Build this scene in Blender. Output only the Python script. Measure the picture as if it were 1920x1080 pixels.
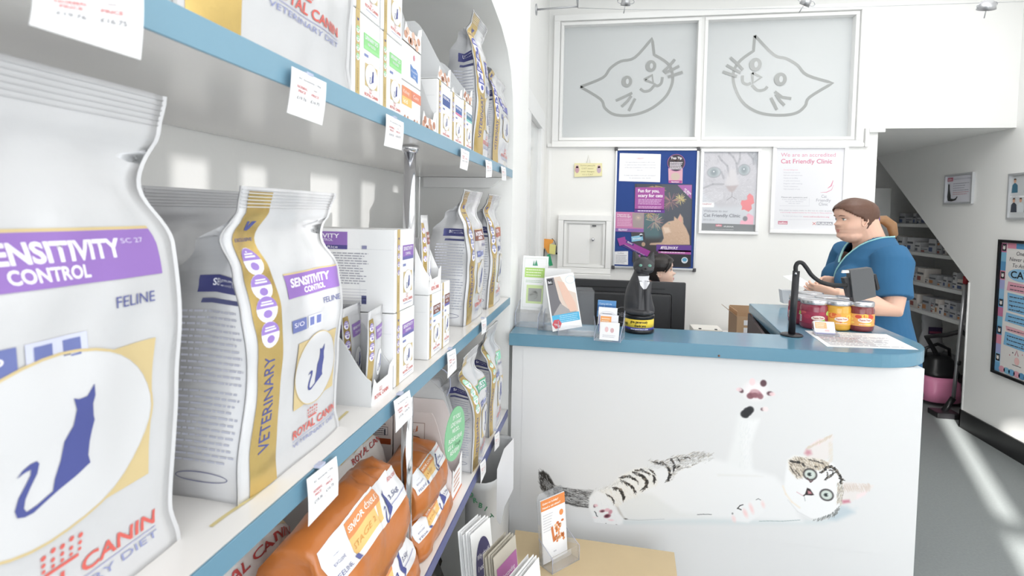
import bpy, bmesh, math, random
import numpy as np
from mathutils import Vector, Matrix, noise
random.seed(7); RNG = np.random.RandomState(7)
for o in list(bpy.data.objects): bpy.data.objects.remove(o)
scn = bpy.context.scene
COL = scn.collection
PI = math.pi

# ---------------------------------------------------------------- camera
CAM = Vector((0.0, 0.0, 1.55))
FPX, YAW, PITCH, ROLL, PX, PY = 1025.0, .1655, -.0455, .0193, 960.0, 447.0
cy, sy = math.cos(YAW), math.sin(YAW); cp, sp = math.cos(PITCH), math.sin(PITCH)
FWD = Vector((-sy*cp, cy*cp, sp)); R0 = Vector((cy, sy, 0)); U0 = R0.cross(FWD)
RGT = R0*math.cos(ROLL)+U0*math.sin(ROLL); UPV = -R0*math.sin(ROLL)+U0*math.cos(ROLL)
cd = bpy.data.cameras.new('camera'); cam = bpy.data.objects.new('camera', cd); COL.objects.link(cam)
cam.matrix_world = Matrix(((RGT.x, UPV.x, -FWD.x, CAM.x), (RGT.y, UPV.y, -FWD.y, CAM.y), (RGT.z, UPV.z, -FWD.z, CAM.z), (0, 0, 0, 1)))
cd.sensor_fit = 'HORIZONTAL'; cd.sensor_width = 36.0; cd.lens = FPX/1920*36
cd.shift_y = (PY-540)/1920; cd.clip_start = .02; cd.clip_end = 100
cd.dof.use_dof = True; cd.dof.focus_distance = 1.6; cd.dof.aperture_fstop = 9.0
scn.camera = cam

# ---------------------------------------------------------------- world, sun, daylight, fill lamps, exposure
scn.view_settings.view_transform = 'Standard'; scn.view_settings.look = 'None'
scn.view_settings.gamma = 1; scn.view_settings.use_curve_mapping = False
scn.view_settings.exposure = 0.16
w = bpy.data.worlds.new('daylight'); scn.world = w; w.use_nodes = True
bg = w.node_tree.nodes['Background']; bg.inputs[0].default_value = (.80, .90, 1.0, 1); bg.inputs[1].default_value = 2.0

def lamp(kind, name, loc, direc, energy, color=(1, 1, 1), **kw):
    l = bpy.data.lights.new(name, kind); o = bpy.data.objects.new(name, l); COL.objects.link(o)
    o.location = loc; o.rotation_euler = Vector(direc).to_track_quat('-Z', 'Y').to_euler()
    l.energy = energy; l.color = color
    for k, v in kw.items(): setattr(l, k, v)
    return o
SUN = lamp('SUN', 'sun', (0, -4, 4), (.35, .937, -.364), 20.0, (1, .97, .93), angle=math.radians(.9))
GLINT = lamp('SUN', 'sunlight_off_facing_windows', (4, -2, 2), (-1, .5, 0.0), 1.5, (1, .98, .96), angle=math.radians(.35))
WIN = lamp('AREA', 'shopfront_daylight', (.9, -1.5, 1.7), (.0, 1, -.03), 42, (.97, .985, 1), shape='RECTANGLE', size=3.0, size_y=2.2)
SIDE_FILL = lamp('AREA', 'side_fill_light', (2.66, 1.0, 1.75), (-1, .05, -.02), 27, (.99, .992, 1), shape='RECTANGLE', size=3.6, size_y=2.0)  # added fill to brighten the alcove evenly, the wall behind it is solid
TOP_FILL = lamp('AREA', 'overhead_fill_light', (1.2, 1.9, 3.15), (0, 0, -1), 24, (1, .995, .985), shape='RECTANGLE', size=2.6, size_y=4.2)  # added overhead fill for the whole room, stands for no known fitting
WALL_FILL = lamp('AREA', 'right_wall_fill_light', (1.7, 2.7, 3.15), (.66, .25, -1), 17, (1, .995, .985), shape='RECTANGLE', size=1.2, size_y=1.4)  # added fill aimed at the dim right wall and stair side

# ---------------------------------------------------------------- helpers
def at(axis, val, px, py):
    """world point where the sight line of a photo pixel meets the plane x/y/z = val (survey helper)"""
    d = RGT*((px-PX)/FPX) - UPV*((py-PY)/FPX) + FWD
    t = (val-CAM[axis])/d[axis]
    return CAM + d*t

def s2l(c): return c/12.92 if c <= .04045 else ((c+.055)/1.055)**2.4
def rgb(h):
    if isinstance(h, str): h = tuple(int(h[i:i+2], 16)/255 for i in (0, 2, 4))
    return tuple(s2l(c) for c in h)
MATS = {}
def mat(name, col, rough=.5, metal=0, spec=.5, bump=0, bscale=80, alpha=1, trans=0, ior=1.45, emit=0, coat=0, var=0, vscale=6, attr=False, sss=0):
    if name in MATS: return MATS[name]
    m = bpy.data.materials.new(name); m.use_nodes = True; nt = m.node_tree; b = nt.nodes['Principled BSDF']
    c = rgb(col)
    b.inputs['Base Color'].default_value = (*c, 1); b.inputs['Roughness'].default_value = rough
    b.inputs['Metallic'].default_value = metal; b.inputs['Specular IOR Level'].default_value = spec
    b.inputs['IOR'].default_value = ior
    if trans: b.inputs['Transmission Weight'].default_value = trans
    if alpha < 1: b.inputs['Alpha'].default_value = alpha
    if coat: b.inputs['Coat Weight'].default_value = coat; b.inputs['Coat Roughness'].default_value = .08
    if sss: b.inputs['Subsurface Weight'].default_value = sss; b.inputs['Subsurface Scale'].default_value = .01; b.inputs['Subsurface Radius'].default_value = (1, .35, .2)
    if emit: b.inputs['Emission Color'].default_value = (*c, 1); b.inputs['Emission Strength'].default_value = emit
    tc = nt.nodes.new('ShaderNodeTexCoord')
    if attr:
        a = nt.nodes.new('ShaderNodeAttribute'); a.attribute_name = 'print'; nt.links.new(a.outputs['Color'], b.inputs['Base Color'])
    if var:
        n = nt.nodes.new('ShaderNodeTexNoise'); n.inputs['Scale'].default_value = vscale; n.inputs['Detail'].default_value = 6
        nt.links.new(tc.outputs['Object'], n.inputs['Vector'])
        r = nt.nodes.new('ShaderNodeMapRange'); r.inputs[3].default_value = 1-var; r.inputs[4].default_value = 1+var
        nt.links.new(n.outputs['Fac'], r.inputs[0])
        mx = nt.nodes.new('ShaderNodeVectorMath'); mx.operation = 'SCALE'; mx.inputs[0].default_value = c
        nt.links.new(r.outputs[0], mx.inputs['Scale']); nt.links.new(mx.outputs[0], b.inputs['Base Color'])
    if bump:
        n2 = nt.nodes.new('ShaderNodeTexNoise'); n2.inputs['Scale'].default_value = bscale; n2.inputs['Detail'].default_value = 4
        nt.links.new(tc.outputs['Object'], n2.inputs['Vector'])
        bp = nt.nodes.new('ShaderNodeBump'); bp.inputs['Strength'].default_value = bump; bp.inputs['Distance'].default_value = .002
        nt.links.new(n2.outputs['Fac'], bp.inputs['Height']); nt.links.new(bp.outputs[0], b.inputs['Normal'])
    MATS[name] = m; return m

def ink(h): return mat('ink_'+h, h, rough=.45, spec=.35)
def plain(h, rough=.5): return mat('paint_%s_%d' % (h, rough*100), h, rough=rough, spec=.4)

class MB:
    def __init__(s): s.v = []; s.f = []; s.m = []; s.sm = []; s.mats = []; s.T = None
    def mi(s, m):
        if m not in s.mats: s.mats.append(m)
        return s.mats.index(m)
    def add(s, vs, fs, m, smooth=False):
        k = len(s.v); i = s.mi(m)
        if s.T is not None: vs = [s.T @ Vector(p) for p in vs]
        s.v += [tuple(p) for p in vs]
        for f in fs: s.f.append([a+k for a in f]); s.m.append(i); s.sm.append(smooth)
    def box(s, lo, hi, m):
        x0, y0, z0 = lo; x1, y1, z1 = hi
        s.add([(x0,y0,z0),(x1,y0,z0),(x1,y1,z0),(x0,y1,z0),(x0,y0,z1),(x1,y0,z1),(x1,y1,z1),(x0,y1,z1)],
              [(0,3,2,1),(4,5,6,7),(0,1,5,4),(1,2,6,5),(2,3,7,6),(3,0,4,7)], m)
    def rbox(s, lo, hi, m, r=.003, seg=2, smooth=False):
        bm = bmesh.new(); bmesh.ops.create_cube(bm, size=1)
        for v in bm.verts: v.co = Vector([(lo[i]+hi[i])/2+v.co[i]*(hi[i]-lo[i]) for i in range(3)])
        bmesh.ops.bevel(bm, geom=bm.edges[:], offset=r, segments=seg, profile=.7, affect='EDGES')
        s.bm(bm, m, smooth)
    def bm(s, bm, m, smooth=False):
        bm.verts.index_update(); s.add([v.co.copy() for v in bm.verts], [[v.index for v in f.verts] for f in bm.faces], m, smooth); bm.free()
    def prism(s, pts, d, m, smooth=False):
        """closed outline pts (3-D, planar) extruded by vector d"""
        n = len(pts); d = Vector(d); a = [Vector(p) for p in pts]; b = [p+d for p in a]
        s.add(a+b, [list(range(n))[::-1], [n+i for i in range(n)]]+[[i, (i+1) % n, n+(i+1) % n, n+i] for i in range(n)], m, smooth)
    def tube(s, path, r, m, n=12, cap=True, smooth=True, flat=1.0):
        path = [Vector(p) for p in path]; rs = r if isinstance(r, (list, tuple)) else [r]*len(path)
        vs = []; fs = []; prev = None
        for i, p in enumerate(path):
            t = (path[min(i+1, len(path)-1)]-path[max(i-1, 0)]).normalized()
            if prev is None: a = t.orthogonal().normalized()
            else: a = (prev-t*prev.dot(t)).normalized()
            prev = a; b = t.cross(a)
            for k in range(n):
                q = 2*PI*k/n; vs.append(p+(a*math.cos(q)+b*math.sin(q)*flat)*rs[i])
        for i in range(len(path)-1):
            for k in range(n): fs.append((i*n+k, i*n+(k+1) % n, (i+1)*n+(k+1) % n, (i+1)*n+k))
        if cap: fs.append(list(range(n))[::-1]); fs.append([(len(path)-1)*n+k for k in range(n)])
        s.add(vs, fs, m, smooth)
    def lathe(s, c, prof, m, n=32, smooth=True, axis='Z'):
        vs = []; fs = []; c = Vector(c)
        for r, h in prof:
            for k in range(n):
                q = 2*PI*k/n
                p = Vector((r*math.cos(q), r*math.sin(q), h))
                if axis == 'X': p = Vector((h, p.x, p.y))
                if axis == 'Y': p = Vector((p.x, h, p.y))
                vs.append(c+p)
        L = len(prof)
        for i in range(L-1):
            for k in range(n): fs.append((i*n+k, i*n+(k+1) % n, (i+1)*n+(k+1) % n, (i+1)*n+k))
        if prof[0][0] > 1e-5: fs.append(list(range(n))[::-1])
        if prof[-1][0] > 1e-5: fs.append([(L-1)*n+k for k in range(n)])
        s.add(vs, fs, m, smooth)
    def loft(s, rings, m, smooth=True, cap=True, closed=True):
        n = len(rings[0]); vs = [p for r in rings for p in r]; fs = []
        for i in range(len(rings)-1):
            for k in range(n if closed else n-1): fs.append((i*n+k, i*n+(k+1) % n, (i+1)*n+(k+1) % n, (i+1)*n+k))
        if cap: fs.append(list(range(n))[::-1]); fs.append([(len(rings)-1)*n+k for k in range(n)])
        s.add(vs, fs, m, smooth)
    def grid(s, P, m, smooth=True, flip=False):
        """P[i][j] of points"""
        a = len(P); b = len(P[0]); fs = []
        for i in range(a-1):
            for j in range(b-1):
                q = (i*b+j, i*b+j+1, (i+1)*b+j+1, (i+1)*b+j); fs.append(q[::-1] if flip else q)
        s.add([p for r in P for p in r], fs, m, smooth)
    def ell(s, c, r, m, n=16, k=10):
        prof = [(math.sin(PI*i/k), -math.cos(PI*i/k)) for i in range(k+1)]
        vs = []; fs = []
        for a, h in prof:
            for j in range(n):
                q = 2*PI*j/n; vs.append((c[0]+a*math.cos(q)*r[0], c[1]+a*math.sin(q)*r[1], c[2]+h*r[2]))
        for i in range(k):
            for j in range(n): fs.append((i*n+j, i*n+(j+1) % n, (i+1)*n+(j+1) % n, (i+1)*n+j))
        s.add(vs, fs, m, True)
    def build(s, name, parent=None, label=None, recalc=True, merge=False):
        me = bpy.data.meshes.new(name); off = WORLDOF(parent)
        me.from_pydata([(p[0]-off.x, p[1]-off.y, p[2]-off.z) for p in s.v], [], s.f)
        for m in s.mats: me.materials.append(m)
        me.polygons.foreach_set('material_index', s.m); me.polygons.foreach_set('use_smooth', s.sm)
        if recalc or merge:
            bm = bmesh.new(); bm.from_mesh(me)
            if merge: bmesh.ops.remove_doubles(bm, verts=bm.verts, dist=1e-5)
            if recalc: bmesh.ops.recalc_face_normals(bm, faces=bm.faces)
            bm.to_mesh(me); bm.free()
        me.update()
        o = bpy.data.objects.new(name, me); COL.objects.link(o)
        if parent: o.parent = parent
        if label: o['label'] = label
        return o

def WORLDOF(p):
    v = Vector((0, 0, 0))
    while p is not None: v += p.location; p = p.parent
    return v
def thing(name, label, cat, loc, group=None):
    o = bpy.data.objects.new(name, None); COL.objects.link(o); o.location = loc; o.empty_display_size = .05
    o['label'] = label; o['category'] = cat
    if group: o['group'] = group
    return o
def tag(o, label, cat, group=None, kind=None):
    o['label'] = label; o['category'] = cat
    if group: o['group'] = group
    if kind: o['kind'] = kind
    return o
def struct(o): o['kind'] = 'structure'; return o
def copy_tree(o, parent=None):
    c = o.copy(); COL.objects.link(c)
    if parent: c.parent = parent
    for ch in [x for x in bpy.data.objects if x.parent == o]: copy_tree(ch, c)
    return c

# ---- lettering: outlines of the built-in font as flat meshes, cached
_TX = {}
def glyphs(txt, bold=0.0, shear=0.0, space=1.0):
    key = (txt, bold, shear, space)
    if key in _TX: return _TX[key]
    cu = bpy.data.curves.new('t', 'FONT'); cu.body = txt; cu.size = 1; cu.offset = bold; cu.shear = shear; cu.space_character = space
    cu.resolution_u = 3; cu.fill_mode = 'FRONT'
    ob = bpy.data.objects.new('t', cu)
    me = bpy.data.meshes.new_from_object(ob)
    vs = [(v.co.x, v.co.y) for v in me.vertices]; fs = [list(p.vertices) for p in me.polygons]
    bpy.data.objects.remove(ob); bpy.data.curves.remove(cu); bpy.data.meshes.remove(me)
    if not vs: vs = [(0, 0)]
    x0 = min(v[0] for v in vs); x1 = max(v[0] for v in vs)
    _TX[key] = (vs, fs, x0, x1); return _TX[key]

class Art:
    """flat print laid on a surface: S(u, v, h) -> point; cuts polygons on the surface's grid when cu / cv are given"""
    def __init__(s, S, mb, cu=None, cv=None, step=.00022): s.S = S; s.mb = mb; s.cu = cu; s.cv = cv; s.step = step; s.k = 1
    def emit(s, vs, fs, m, lift=None):
        h = s.step*s.k if lift is None else lift*s.step
        if s.cu is not None or s.cv is not None:
            bm = bmesh.new(); bv = [bm.verts.new((a, b, 0)) for a, b in vs]
            for f in fs:
                try: bm.faces.new([bv[i] for i in f])
                except ValueError: pass
            us = [a for a, b in vs]; ws = [b for a, b in vs]
            for arr, ax in ((s.cu, 0), (s.cv, 1)):
                if arr is None: continue
                lo, hi = (min(us), max(us)) if ax == 0 else (min(ws), max(ws))
                for c in arr:
                    if lo < c < hi:
                        co = (c, 0, 0) if ax == 0 else (0, c, 0); no = (1, 0, 0) if ax == 0 else (0, 1, 0)
                        bmesh.ops.bisect_plane(bm, geom=bm.verts[:]+bm.edges[:]+bm.faces[:], plane_co=co, plane_no=no, dist=1e-7)
            bm.verts.index_update(); vs = [(v.co.x, v.co.y) for v in bm.verts]; fs = [[v.index for v in f.verts] for f in bm.faces]; bm.free()
        s.mb.add([s.S(a, b, h) for a, b in vs], fs, m, True)
    def nxt(s, n=1): s.k += n; return s
    def rect(s, u0, v0, u1, v1, m): s.emit([(u0, v0), (u1, v0), (u1, v1), (u0, v1)], [(0, 1, 2, 3)], m)
    def poly(s, pts, m):
        bm = bmesh.new(); bm.faces.new([bm.verts.new((p[0], p[1], 0)) for p in pts]); bmesh.ops.triangulate(bm, faces=bm.faces[:])
        bm.verts.index_update(); vs = [(v.co.x, v.co.y) for v in bm.verts]; fs = [[v.index for v in f.verts] for f in bm.faces]; bm.free()
        s.emit(vs, fs, m)
    def disc(s, u, v, ru, rv, m, n=24, a0=0, a1=2*PI):
        p = [(u+ru*math.cos(a0+(a1-a0)*i/n), v+rv*math.sin(a0+(a1-a0)*i/n)) for i in range(n if abs(a1-a0-2*PI) < 1e-6 else n+1)]
        s.emit(p, [list(range(len(p)))], m)
    def ring(s, u, v, ru, rv, t, m, n=28, a0=0, a1=2*PI):
        vs = []; fs = []
        for i in range(n+1):
            a = a0+(a1-a0)*i/n
            vs += [(u+(ru-t/2)*math.cos(a), v+(rv-t/2)*math.sin(a)), (u+(ru+t/2)*math.cos(a), v+(rv+t/2)*math.sin(a))]
        for i in range(n): fs.append((2*i, 2*i+1, 2*i+3, 2*i+2))
        s.emit(vs, fs, m)
    def stroke(s, pts, w, m, taper=None):
        vs = []; fs = []; n = len(pts)
        for i, p in enumerate(pts):
            a = pts[max(i-1, 0)]; b = pts[min(i+1, n-1)]; dx, dy = b[0]-a[0], b[1]-a[1]; L = math.hypot(dx, dy) or 1
            ww = w if taper is None else w*taper[i]
            nx, ny = -dy/L*ww/2, dx/L*ww/2; vs += [(p[0]+nx, p[1]+ny), (p[0]-nx, p[1]-ny)]
        for i in range(n-1): fs.append((2*i, 2*i+1, 2*i+3, 2*i+2))
        s.emit(vs, fs, m)
    def text(s, txt, u, v, h, m, align='L', width=None, bold=0.0, rot=0, shear=0.0, space=1.0):
        """h = cap height, v = baseline"""
        vs, fs, x0, x1 = glyphs(txt, bold, shear, space)
        k = h/.70; kx = k if width is None else width/max(x1-x0, 1e-6)
        W = (x1-x0)*kx; ou = {'L': 0, 'C': -W/2, 'R': -W}[align]
        c, sn = math.cos(rot), math.sin(rot); out = []
        for a, b in vs:
            X = (a-x0)*kx+ou; Y = b*k; out.append((u+X*c-Y*sn, v+X*sn+Y*c))
        s.emit(out, fs, m)
    def lines(s, u0, v0, u1, v1, n, m, fill=.45, rag=.3, seed=1, words=True):
        """n rows of small print as word-shaped dashes"""
        r = random.Random(seed); dv = (v1-v0)/n; vs = []; fs = []
        for i in range(n):
            b = v1-(i+1)*dv+dv*.25; t = b+dv*fill; e = u1-(u1-u0)*rag*r.random(); x = u0
            while x < e:
                wd = (u1-u0)*(r.uniform(.04, .14) if words else 2); x2 = min(x+wd, e); k = len(vs)
                vs += [(x, b), (x2, b), (x2, t), (x, t)]; fs.append((k, k+1, k+2, k+3)); x = x2+(u1-u0)*.018
        s.emit(vs, fs, m)

def plane_S(o, du, dv, n):
    o, du, dv, n = Vector(o), Vector(du), Vector(dv), Vector(n)
    return lambda u, v, h: o+du*u+dv*v+n*h
# facing +X (print read from near to far), facing -Y (towards the camera), facing -X
def S_px(x): return lambda u, v, h: Vector((x+h, u, v))
def S_ny(y): return lambda u, v, h: Vector((u, y-h, v))
def S_nx(x): return lambda u, v, h: Vector((x-h, -u, v))

# ---- painted prints: a fine grid whose vertices carry the colours of a picture
class Canvas:
    def __init__(s, w, h, col=(1, 1, 1)): s.w, s.h = w, h; s.a = np.empty((h, w, 3), np.float32); s.a[:] = col; s.Y, s.X = np.mgrid[0:h, 0:w].astype(np.float32)
    def mix(s, mask, col, sl=None):
        a = s.a if sl is None else s.a[sl]
        a += (np.asarray(col, np.float32)-a)*mask[..., None]
    def _sl(s, x0, y0, x1, y1, pad):
        x0 = int(max(0, math.floor(x0-pad))); y0 = int(max(0, math.floor(y0-pad))); x1 = int(min(s.w, math.ceil(x1+pad)+1)); y1 = int(min(s.h, math.ceil(y1+pad)+1))
        return (slice(y0, y1), slice(x0, x1)) if x1 > x0 and y1 > y0 else None
    def poly(s, pts, col, feather=1.0, alpha=1.0):
        p = np.array(pts, np.float32); sl = s._sl(p[:, 0].min(), p[:, 1].min(), p[:, 0].max(), p[:, 1].max(), feather*2)
        if sl is None: return
        X, Y = s.X[sl], s.Y[sl]; d = np.full(X.shape, 1e9, np.float32); ins = np.zeros(X.shape, bool)
        for i in range(len(p)):
            ax, ay = p[i]; bx, by = p[(i+1) % len(p)]; ex, ey = bx-ax, by-ay; L = ex*ex+ey*ey+1e-9
            t = np.clip(((X-ax)*ex+(Y-ay)*ey)/L, 0, 1); d = np.minimum(d, (X-ax-t*ex)**2+(Y-ay-t*ey)**2)
            c = ((ay > Y) != (by > Y)); xi = ax+(Y-ay)*ex/(ey if abs(ey) > 1e-9 else 1e-9); ins ^= c & (X < xi)
        sd = np.sqrt(d)*np.where(ins, 1, -1); k = np.clip(sd/feather*.5+.5, 0, 1); k = k*k*(3-2*k)
        s.mix(k*alpha, col, sl)
    def line(s, x0, y0, x1, y1, w0, w1, col, alpha=1.0, soft=.7):
        wm = max(w0, w1); sl = s._sl(min(x0, x1), min(y0, y1), max(x0, x1), max(y0, y1), wm+soft)
        if sl is None: return
        X, Y = s.X[sl], s.Y[sl]; ex, ey = x1-x0, y1-y0; L = ex*ex+ey*ey+1e-9
        t = np.clip(((X-x0)*ex+(Y-y0)*ey)/L, 0, 1); d = np.sqrt((X-x0-t*ex)**2+(Y-y0-t*ey)**2)
        s.mix(np.clip((w0+(w1-w0)*t-d)/soft+.5, 0, 1)*alpha, col, sl)
    def path(s, pts, w, col, alpha=1.0, soft=.7, w1=None):
        for i in range(len(pts)-1):
            a = i/(len(pts)-1); b = (i+1)/(len(pts)-1); e = w if w1 is None else w1
            s.line(*pts[i], *pts[i+1], w+(e-w)*a, w+(e-w)*b, col, alpha, soft)
    def ell(s, x, y, rx, ry, col, feather=1.0, alpha=1.0, rot=0):
        R = max(rx, ry); sl = s._sl(x-R, y-R, x+R, y+R, feather*2)
        if sl is None: return
        X, Y = s.X[sl]-x, s.Y[sl]-y; c, n = math.cos(rot), math.sin(rot); A = (X*c+Y*n)/rx; B = (-X*n+Y*c)/ry
        r = np.sqrt(A*A+B*B); k = np.clip((1-r)*min(rx, ry)/feather*.5+.5, 0, 1); s.mix(k*alpha, col, sl)
    def fur(s, poly, n, dirf, colf, ln=(5, 10), w=.7, alpha=.8, r=None):
        r = r or random; p = np.array(poly); x0, y0 = p.min(0); x1, y1 = p.max(0); k = 0; tries = 0
        while k < n and tries < n*12:
            tries += 1; x = r.uniform(x0, x1); y = r.uniform(y0, y1)
            if not inside(poly, x, y): continue
            k += 1; c = colf(x, y)
            if c is None: continue
            a = dirf(x, y)+r.gauss(0, .18); L = r.uniform(*ln)
            s.line(x, y, x+math.cos(a)*L, y+math.sin(a)*L, w, w*.3, c, alpha)
    def build(s, S, u0, v0, u1, v1, name, parent, rough=.35, label=None, coat=0):
        """row 0 of the canvas is the top edge (v1)"""
        w, h = s.w, s.h; off = WORLDOF(parent); u = np.linspace(u0, u1, w); v = np.linspace(v1, v0, h)
        o0 = Vector(S(0, 0, 0)); du = Vector(S(1, 0, 0))-o0; dv = Vector(S(0, 1, 0))-o0
        P = np.zeros((h, w, 3)); 
        for k in range(3): P[..., k] = o0[k]+du[k]*u[None, :]+dv[k]*v[:, None]-off[k]
        me = bpy.data.meshes.new(name); me.vertices.add(w*h); me.vertices.foreach_set('co', P.reshape(-1).astype(np.float32))
        i = np.arange((h-1)*(w-1)); r_, c_ = i//(w-1), i % (w-1); a = r_*w+c_
        Q = np.stack([a+w, a+w+1, a+1, a], 1).astype(np.int32); nf = len(Q)
        me.loops.add(nf*4); me.loops.foreach_set('vertex_index', Q.reshape(-1)); me.polygons.add(nf); me.polygons.foreach_set('loop_start', np.arange(nf, dtype=np.int32)*4)
        me.update(calc_edges=True)
        at_ = me.color_attributes.new('print', 'FLOAT_COLOR', 'POINT')
        c = np.clip(s.a, 0, 1); lin = np.where(c <= .04045, c/12.92, ((c+.055)/1.055)**2.4); lin = np.concatenate([lin, np.ones((h, w, 1))], 2)
        at_.data.foreach_set('color', lin.reshape(-1).astype(np.float32))
        me.materials.append(mat('printed_picture_%d_%d' % (rough*100, coat*10), 'ffffff', rough=rough, attr=True, coat=coat)); me.validate(); me.update()
        o = bpy.data.objects.new(name, me); COL.objects.link(o)
        if parent: o.parent = parent
        if label: o['label'] = label
        return o
def inside(p, x, y):
    c = False; n = len(p); j = n-1
    for i in range(n):
        if (p[i][1] > y) != (p[j][1] > y) and x < (p[j][0]-p[i][0])*(y-p[i][1])/(p[j][1]-p[i][1])+p[i][0]: c = not c
        j = i
    return c
def H(h): return tuple(int(h[i:i+2], 16)/255 for i in (0, 2, 4))
def smooth_path(pts, k=6, closed=False):
    P = [Vector(p) for p in pts]; n = len(P); out = []
    for i in range(n if closed else n-1):
        if closed: a, b, c, d = P[(i-1) % n], P[i], P[(i+1) % n], P[(i+2) % n]
        else: a, b, c, d = P[max(i-1, 0)], P[i], P[i+1], P[min(i+2, n-1)]
        for j in range(k):
            t = j/k; out.append(.5*((2*b)+(c-a)*t+(2*a-5*b+4*c-d)*t*t+(3*b-a-3*c+d)*t*t*t))
    if not closed: out.append(P[-1])
    return out
# ================================================================ the room
M_WALL = mat('white_wall_paint', 'f1f1ef', rough=.55, bump=.12, bscale=120)
M_TRIM = mat('white_gloss_paint', 'f4f4f3', rough=.3)
M_LAM = mat('white_laminate', 'ebe8e5', rough=.2)
M_BLUE = mat('blue_laminate', '648fa5', rough=.16, var=.03, vscale=30)
M_FLOOR = mat('grey_vinyl_floor', '8d9292', rough=.42, bump=.35, bscale=700, var=.16, vscale=90)
M_BLACKV = mat('black_vinyl', '1d1d1e', rough=.35)
M_CHROME = mat('chrome', 'd8d8dc', rough=.12, metal=1)
M_GREYP = mat('soft_grey_paint', 'e9e9e7', rough=.5)
XL, XN, YE = -.315, -.65, 1.875         # alcove mouth, alcove back, alcove far end
XR, YB, YS, ZC = 2.71, 4.2, 4.58, 3.22
def cells(mb, ax, c0, c1, us, zs, holes, m):
    us = sorted(set(us+[h[0] for h in holes]+[h[1] for h in holes])); zs = sorted(set(zs+[h[2] for h in holes]+[h[3] for h in holes]))
    for a, b in zip(us, us[1:]):
        for c, d in zip(zs, zs[1:]):
            mu, mz = (a+b)/2, (c+d)/2
            if any(h[0] < mu < h[1] and h[2] < mz < h[3] for h in holes): continue
            if ax == 0: mb.box((c0, a, c), (c1, b, d), m)
            else: mb.box((a, c0, c), (b, c1, d), m)
f = MB(); f.box((-1.0, -1.9, -.06), (4.6, 6.8, 0), M_FLOOR); struct(f.build('floor'))
f = MB(); f.box((-1.0, -1.9, ZC), (4.6, 6.8, ZC+.1), M_WALL); struct(f.build('ceiling'))
# right wall, unseen gaps added behind the camera to shape the alcove light patches; its lower far corner is cut by the stair slope
f = MB()
light_gaps = [(-1.0,-.864,1.40,1.627), (-.838,-.705,1.40,1.627), (-.62,-.41,1.40,1.627), (-.338,-.19,1.40,1.627), (-.11,-.01,1.46,1.627)]
cells(f, 0, XR, XR+.12, [-1.9, YS], [0, ZC], light_gaps, M_WALL)
f.prism([(XR, YS, 1.10), (XR, 6.12, 2.20), (XR, 6.8, 2.20), (XR, 6.8, ZC), (XR, YS, ZC)], (.12, 0, 0), M_WALL)
struct(f.build('wall_right'))
f = MB(); f.tube([(XR+.006, YS+.004, 0), (XR+.006, YS+.004, 1.1)], .012, M_TRIM, n=10); struct(f.build('trim_1'))
# shop front behind the camera, unseen gaps shaped to throw the sun stripes
f = MB()
cells(f, 1, -1.72, -1.6, [-1.0, XR+.12], [0, ZC], [(.25, .39, 1.86, 2.56), (.23, 1.5, .35, 1.83), (.545, .62, 2.28, 2.47)], M_WALL)
struct(f.build('wall_front'))
# left wall: solid with an arched alcove
arch = [(YE, .0), (YE, 1.74), (1.87, 1.86), (1.845, 1.95), (1.80, 2.02), (1.73, 2.07), (1.62, 2.105), (1.45, 2.13), (1.2, 2.145), (.6, 2.15), (0, 2.14), (-.4, 2.1), (-.62, 1.95), (-.7, 1.74), (-.7, 0)]
f = MB()
yl, yh = -1.9, 2.23
out = [(yh, 0), (yh, ZC), (1.87, ZC), (1.84, ZC), (1.80, ZC), (1.73, ZC), (1.62, ZC), (1.45, ZC), (1.2, ZC), (.6, ZC), (0, ZC), (-.4, ZC), (-.62, ZC), (yl, ZC), (yl, 0)]
out[1] = (yh, ZC)
n = len(arch); vs = [(XL, a, b) for a, b in arch]+[(XL, a, b) for a, b in out]
f.add(vs, [(i, i+1, n+i+1, n+i) for i in range(n-1)], M_WALL)
f.add([(XL, a, b) for a, b in arch]+[(XN, a, b) for a, b in arch], [(i, i+1, n+i+1, n+i) for i in range(n-1)], M_WALL, True)
f.add([(XN-.002, -1.9, 0), (XN-.002, 2.2, 0), (XN-.002, 2.2, 2.3), (XN-.002, -1.9, 2.3)], [(0, 1, 2, 3)], M_WALL)
f.box((-.5, 2.13, 0), (-.316, 2.229, ZC), M_WALL)
f.box((-.56, 2.2, 0), (-.446, YB+.1, ZC), M_WALL)
struct(f.build('wall_left'))
# back wall, with the glazed office window above
YW = YB
f = MB(); cells(f, 1, YB, YB+.13, [-.56, 1.866], [0, ZC], [(-.333, .641, 2.133, 2.975), (.707, 1.69, 2.133, 2.975)], M_WALL); struct(f.build('wall_back'))
f = MB(); f.box((1.866, YB, 2.19), (XR, YB+.13, ZC), M_WALL); f.box((1.866, YB+.13, 2.19), (4.6, 6.8, 2.30), M_WALL); struct(f.build('wall_bulkhead'))
f = MB(); f.box((1.80, YB+.13, 0), (1.866, 6.5, ZC), M_WALL); f.box((1.8, 6.4, 0), (4.6, 6.5, 2.2), M_WALL); f.box((3.45, YS, 0), (3.55, 6.5, 2.2), M_WALL)
f.box((XR+.121, YS-.08, 0), (3.55, YS, 2.2), M_WALL); struct(f.build('wall_store'))
f = MB(); f.prism([(XR+.12, YS, 1.10), (XR+.12, 6.12, 2.19), (XR+.12, 6.12, 2.24), (XR+.12, YS, 1.15)], (.7, 0, 0), M_WALL); struct(f.build('trim_2'))
# skirting, coved vinyl
f = MB(); f.box((XR-.012, -1.6, 0), (XR+.001, YS+.012, .135), M_BLACKV); f.box((XR-.012, YS, 0), (XR+.12, YS+.012, .135), M_BLACKV); struct(f.build('baseboard_right'))
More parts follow.
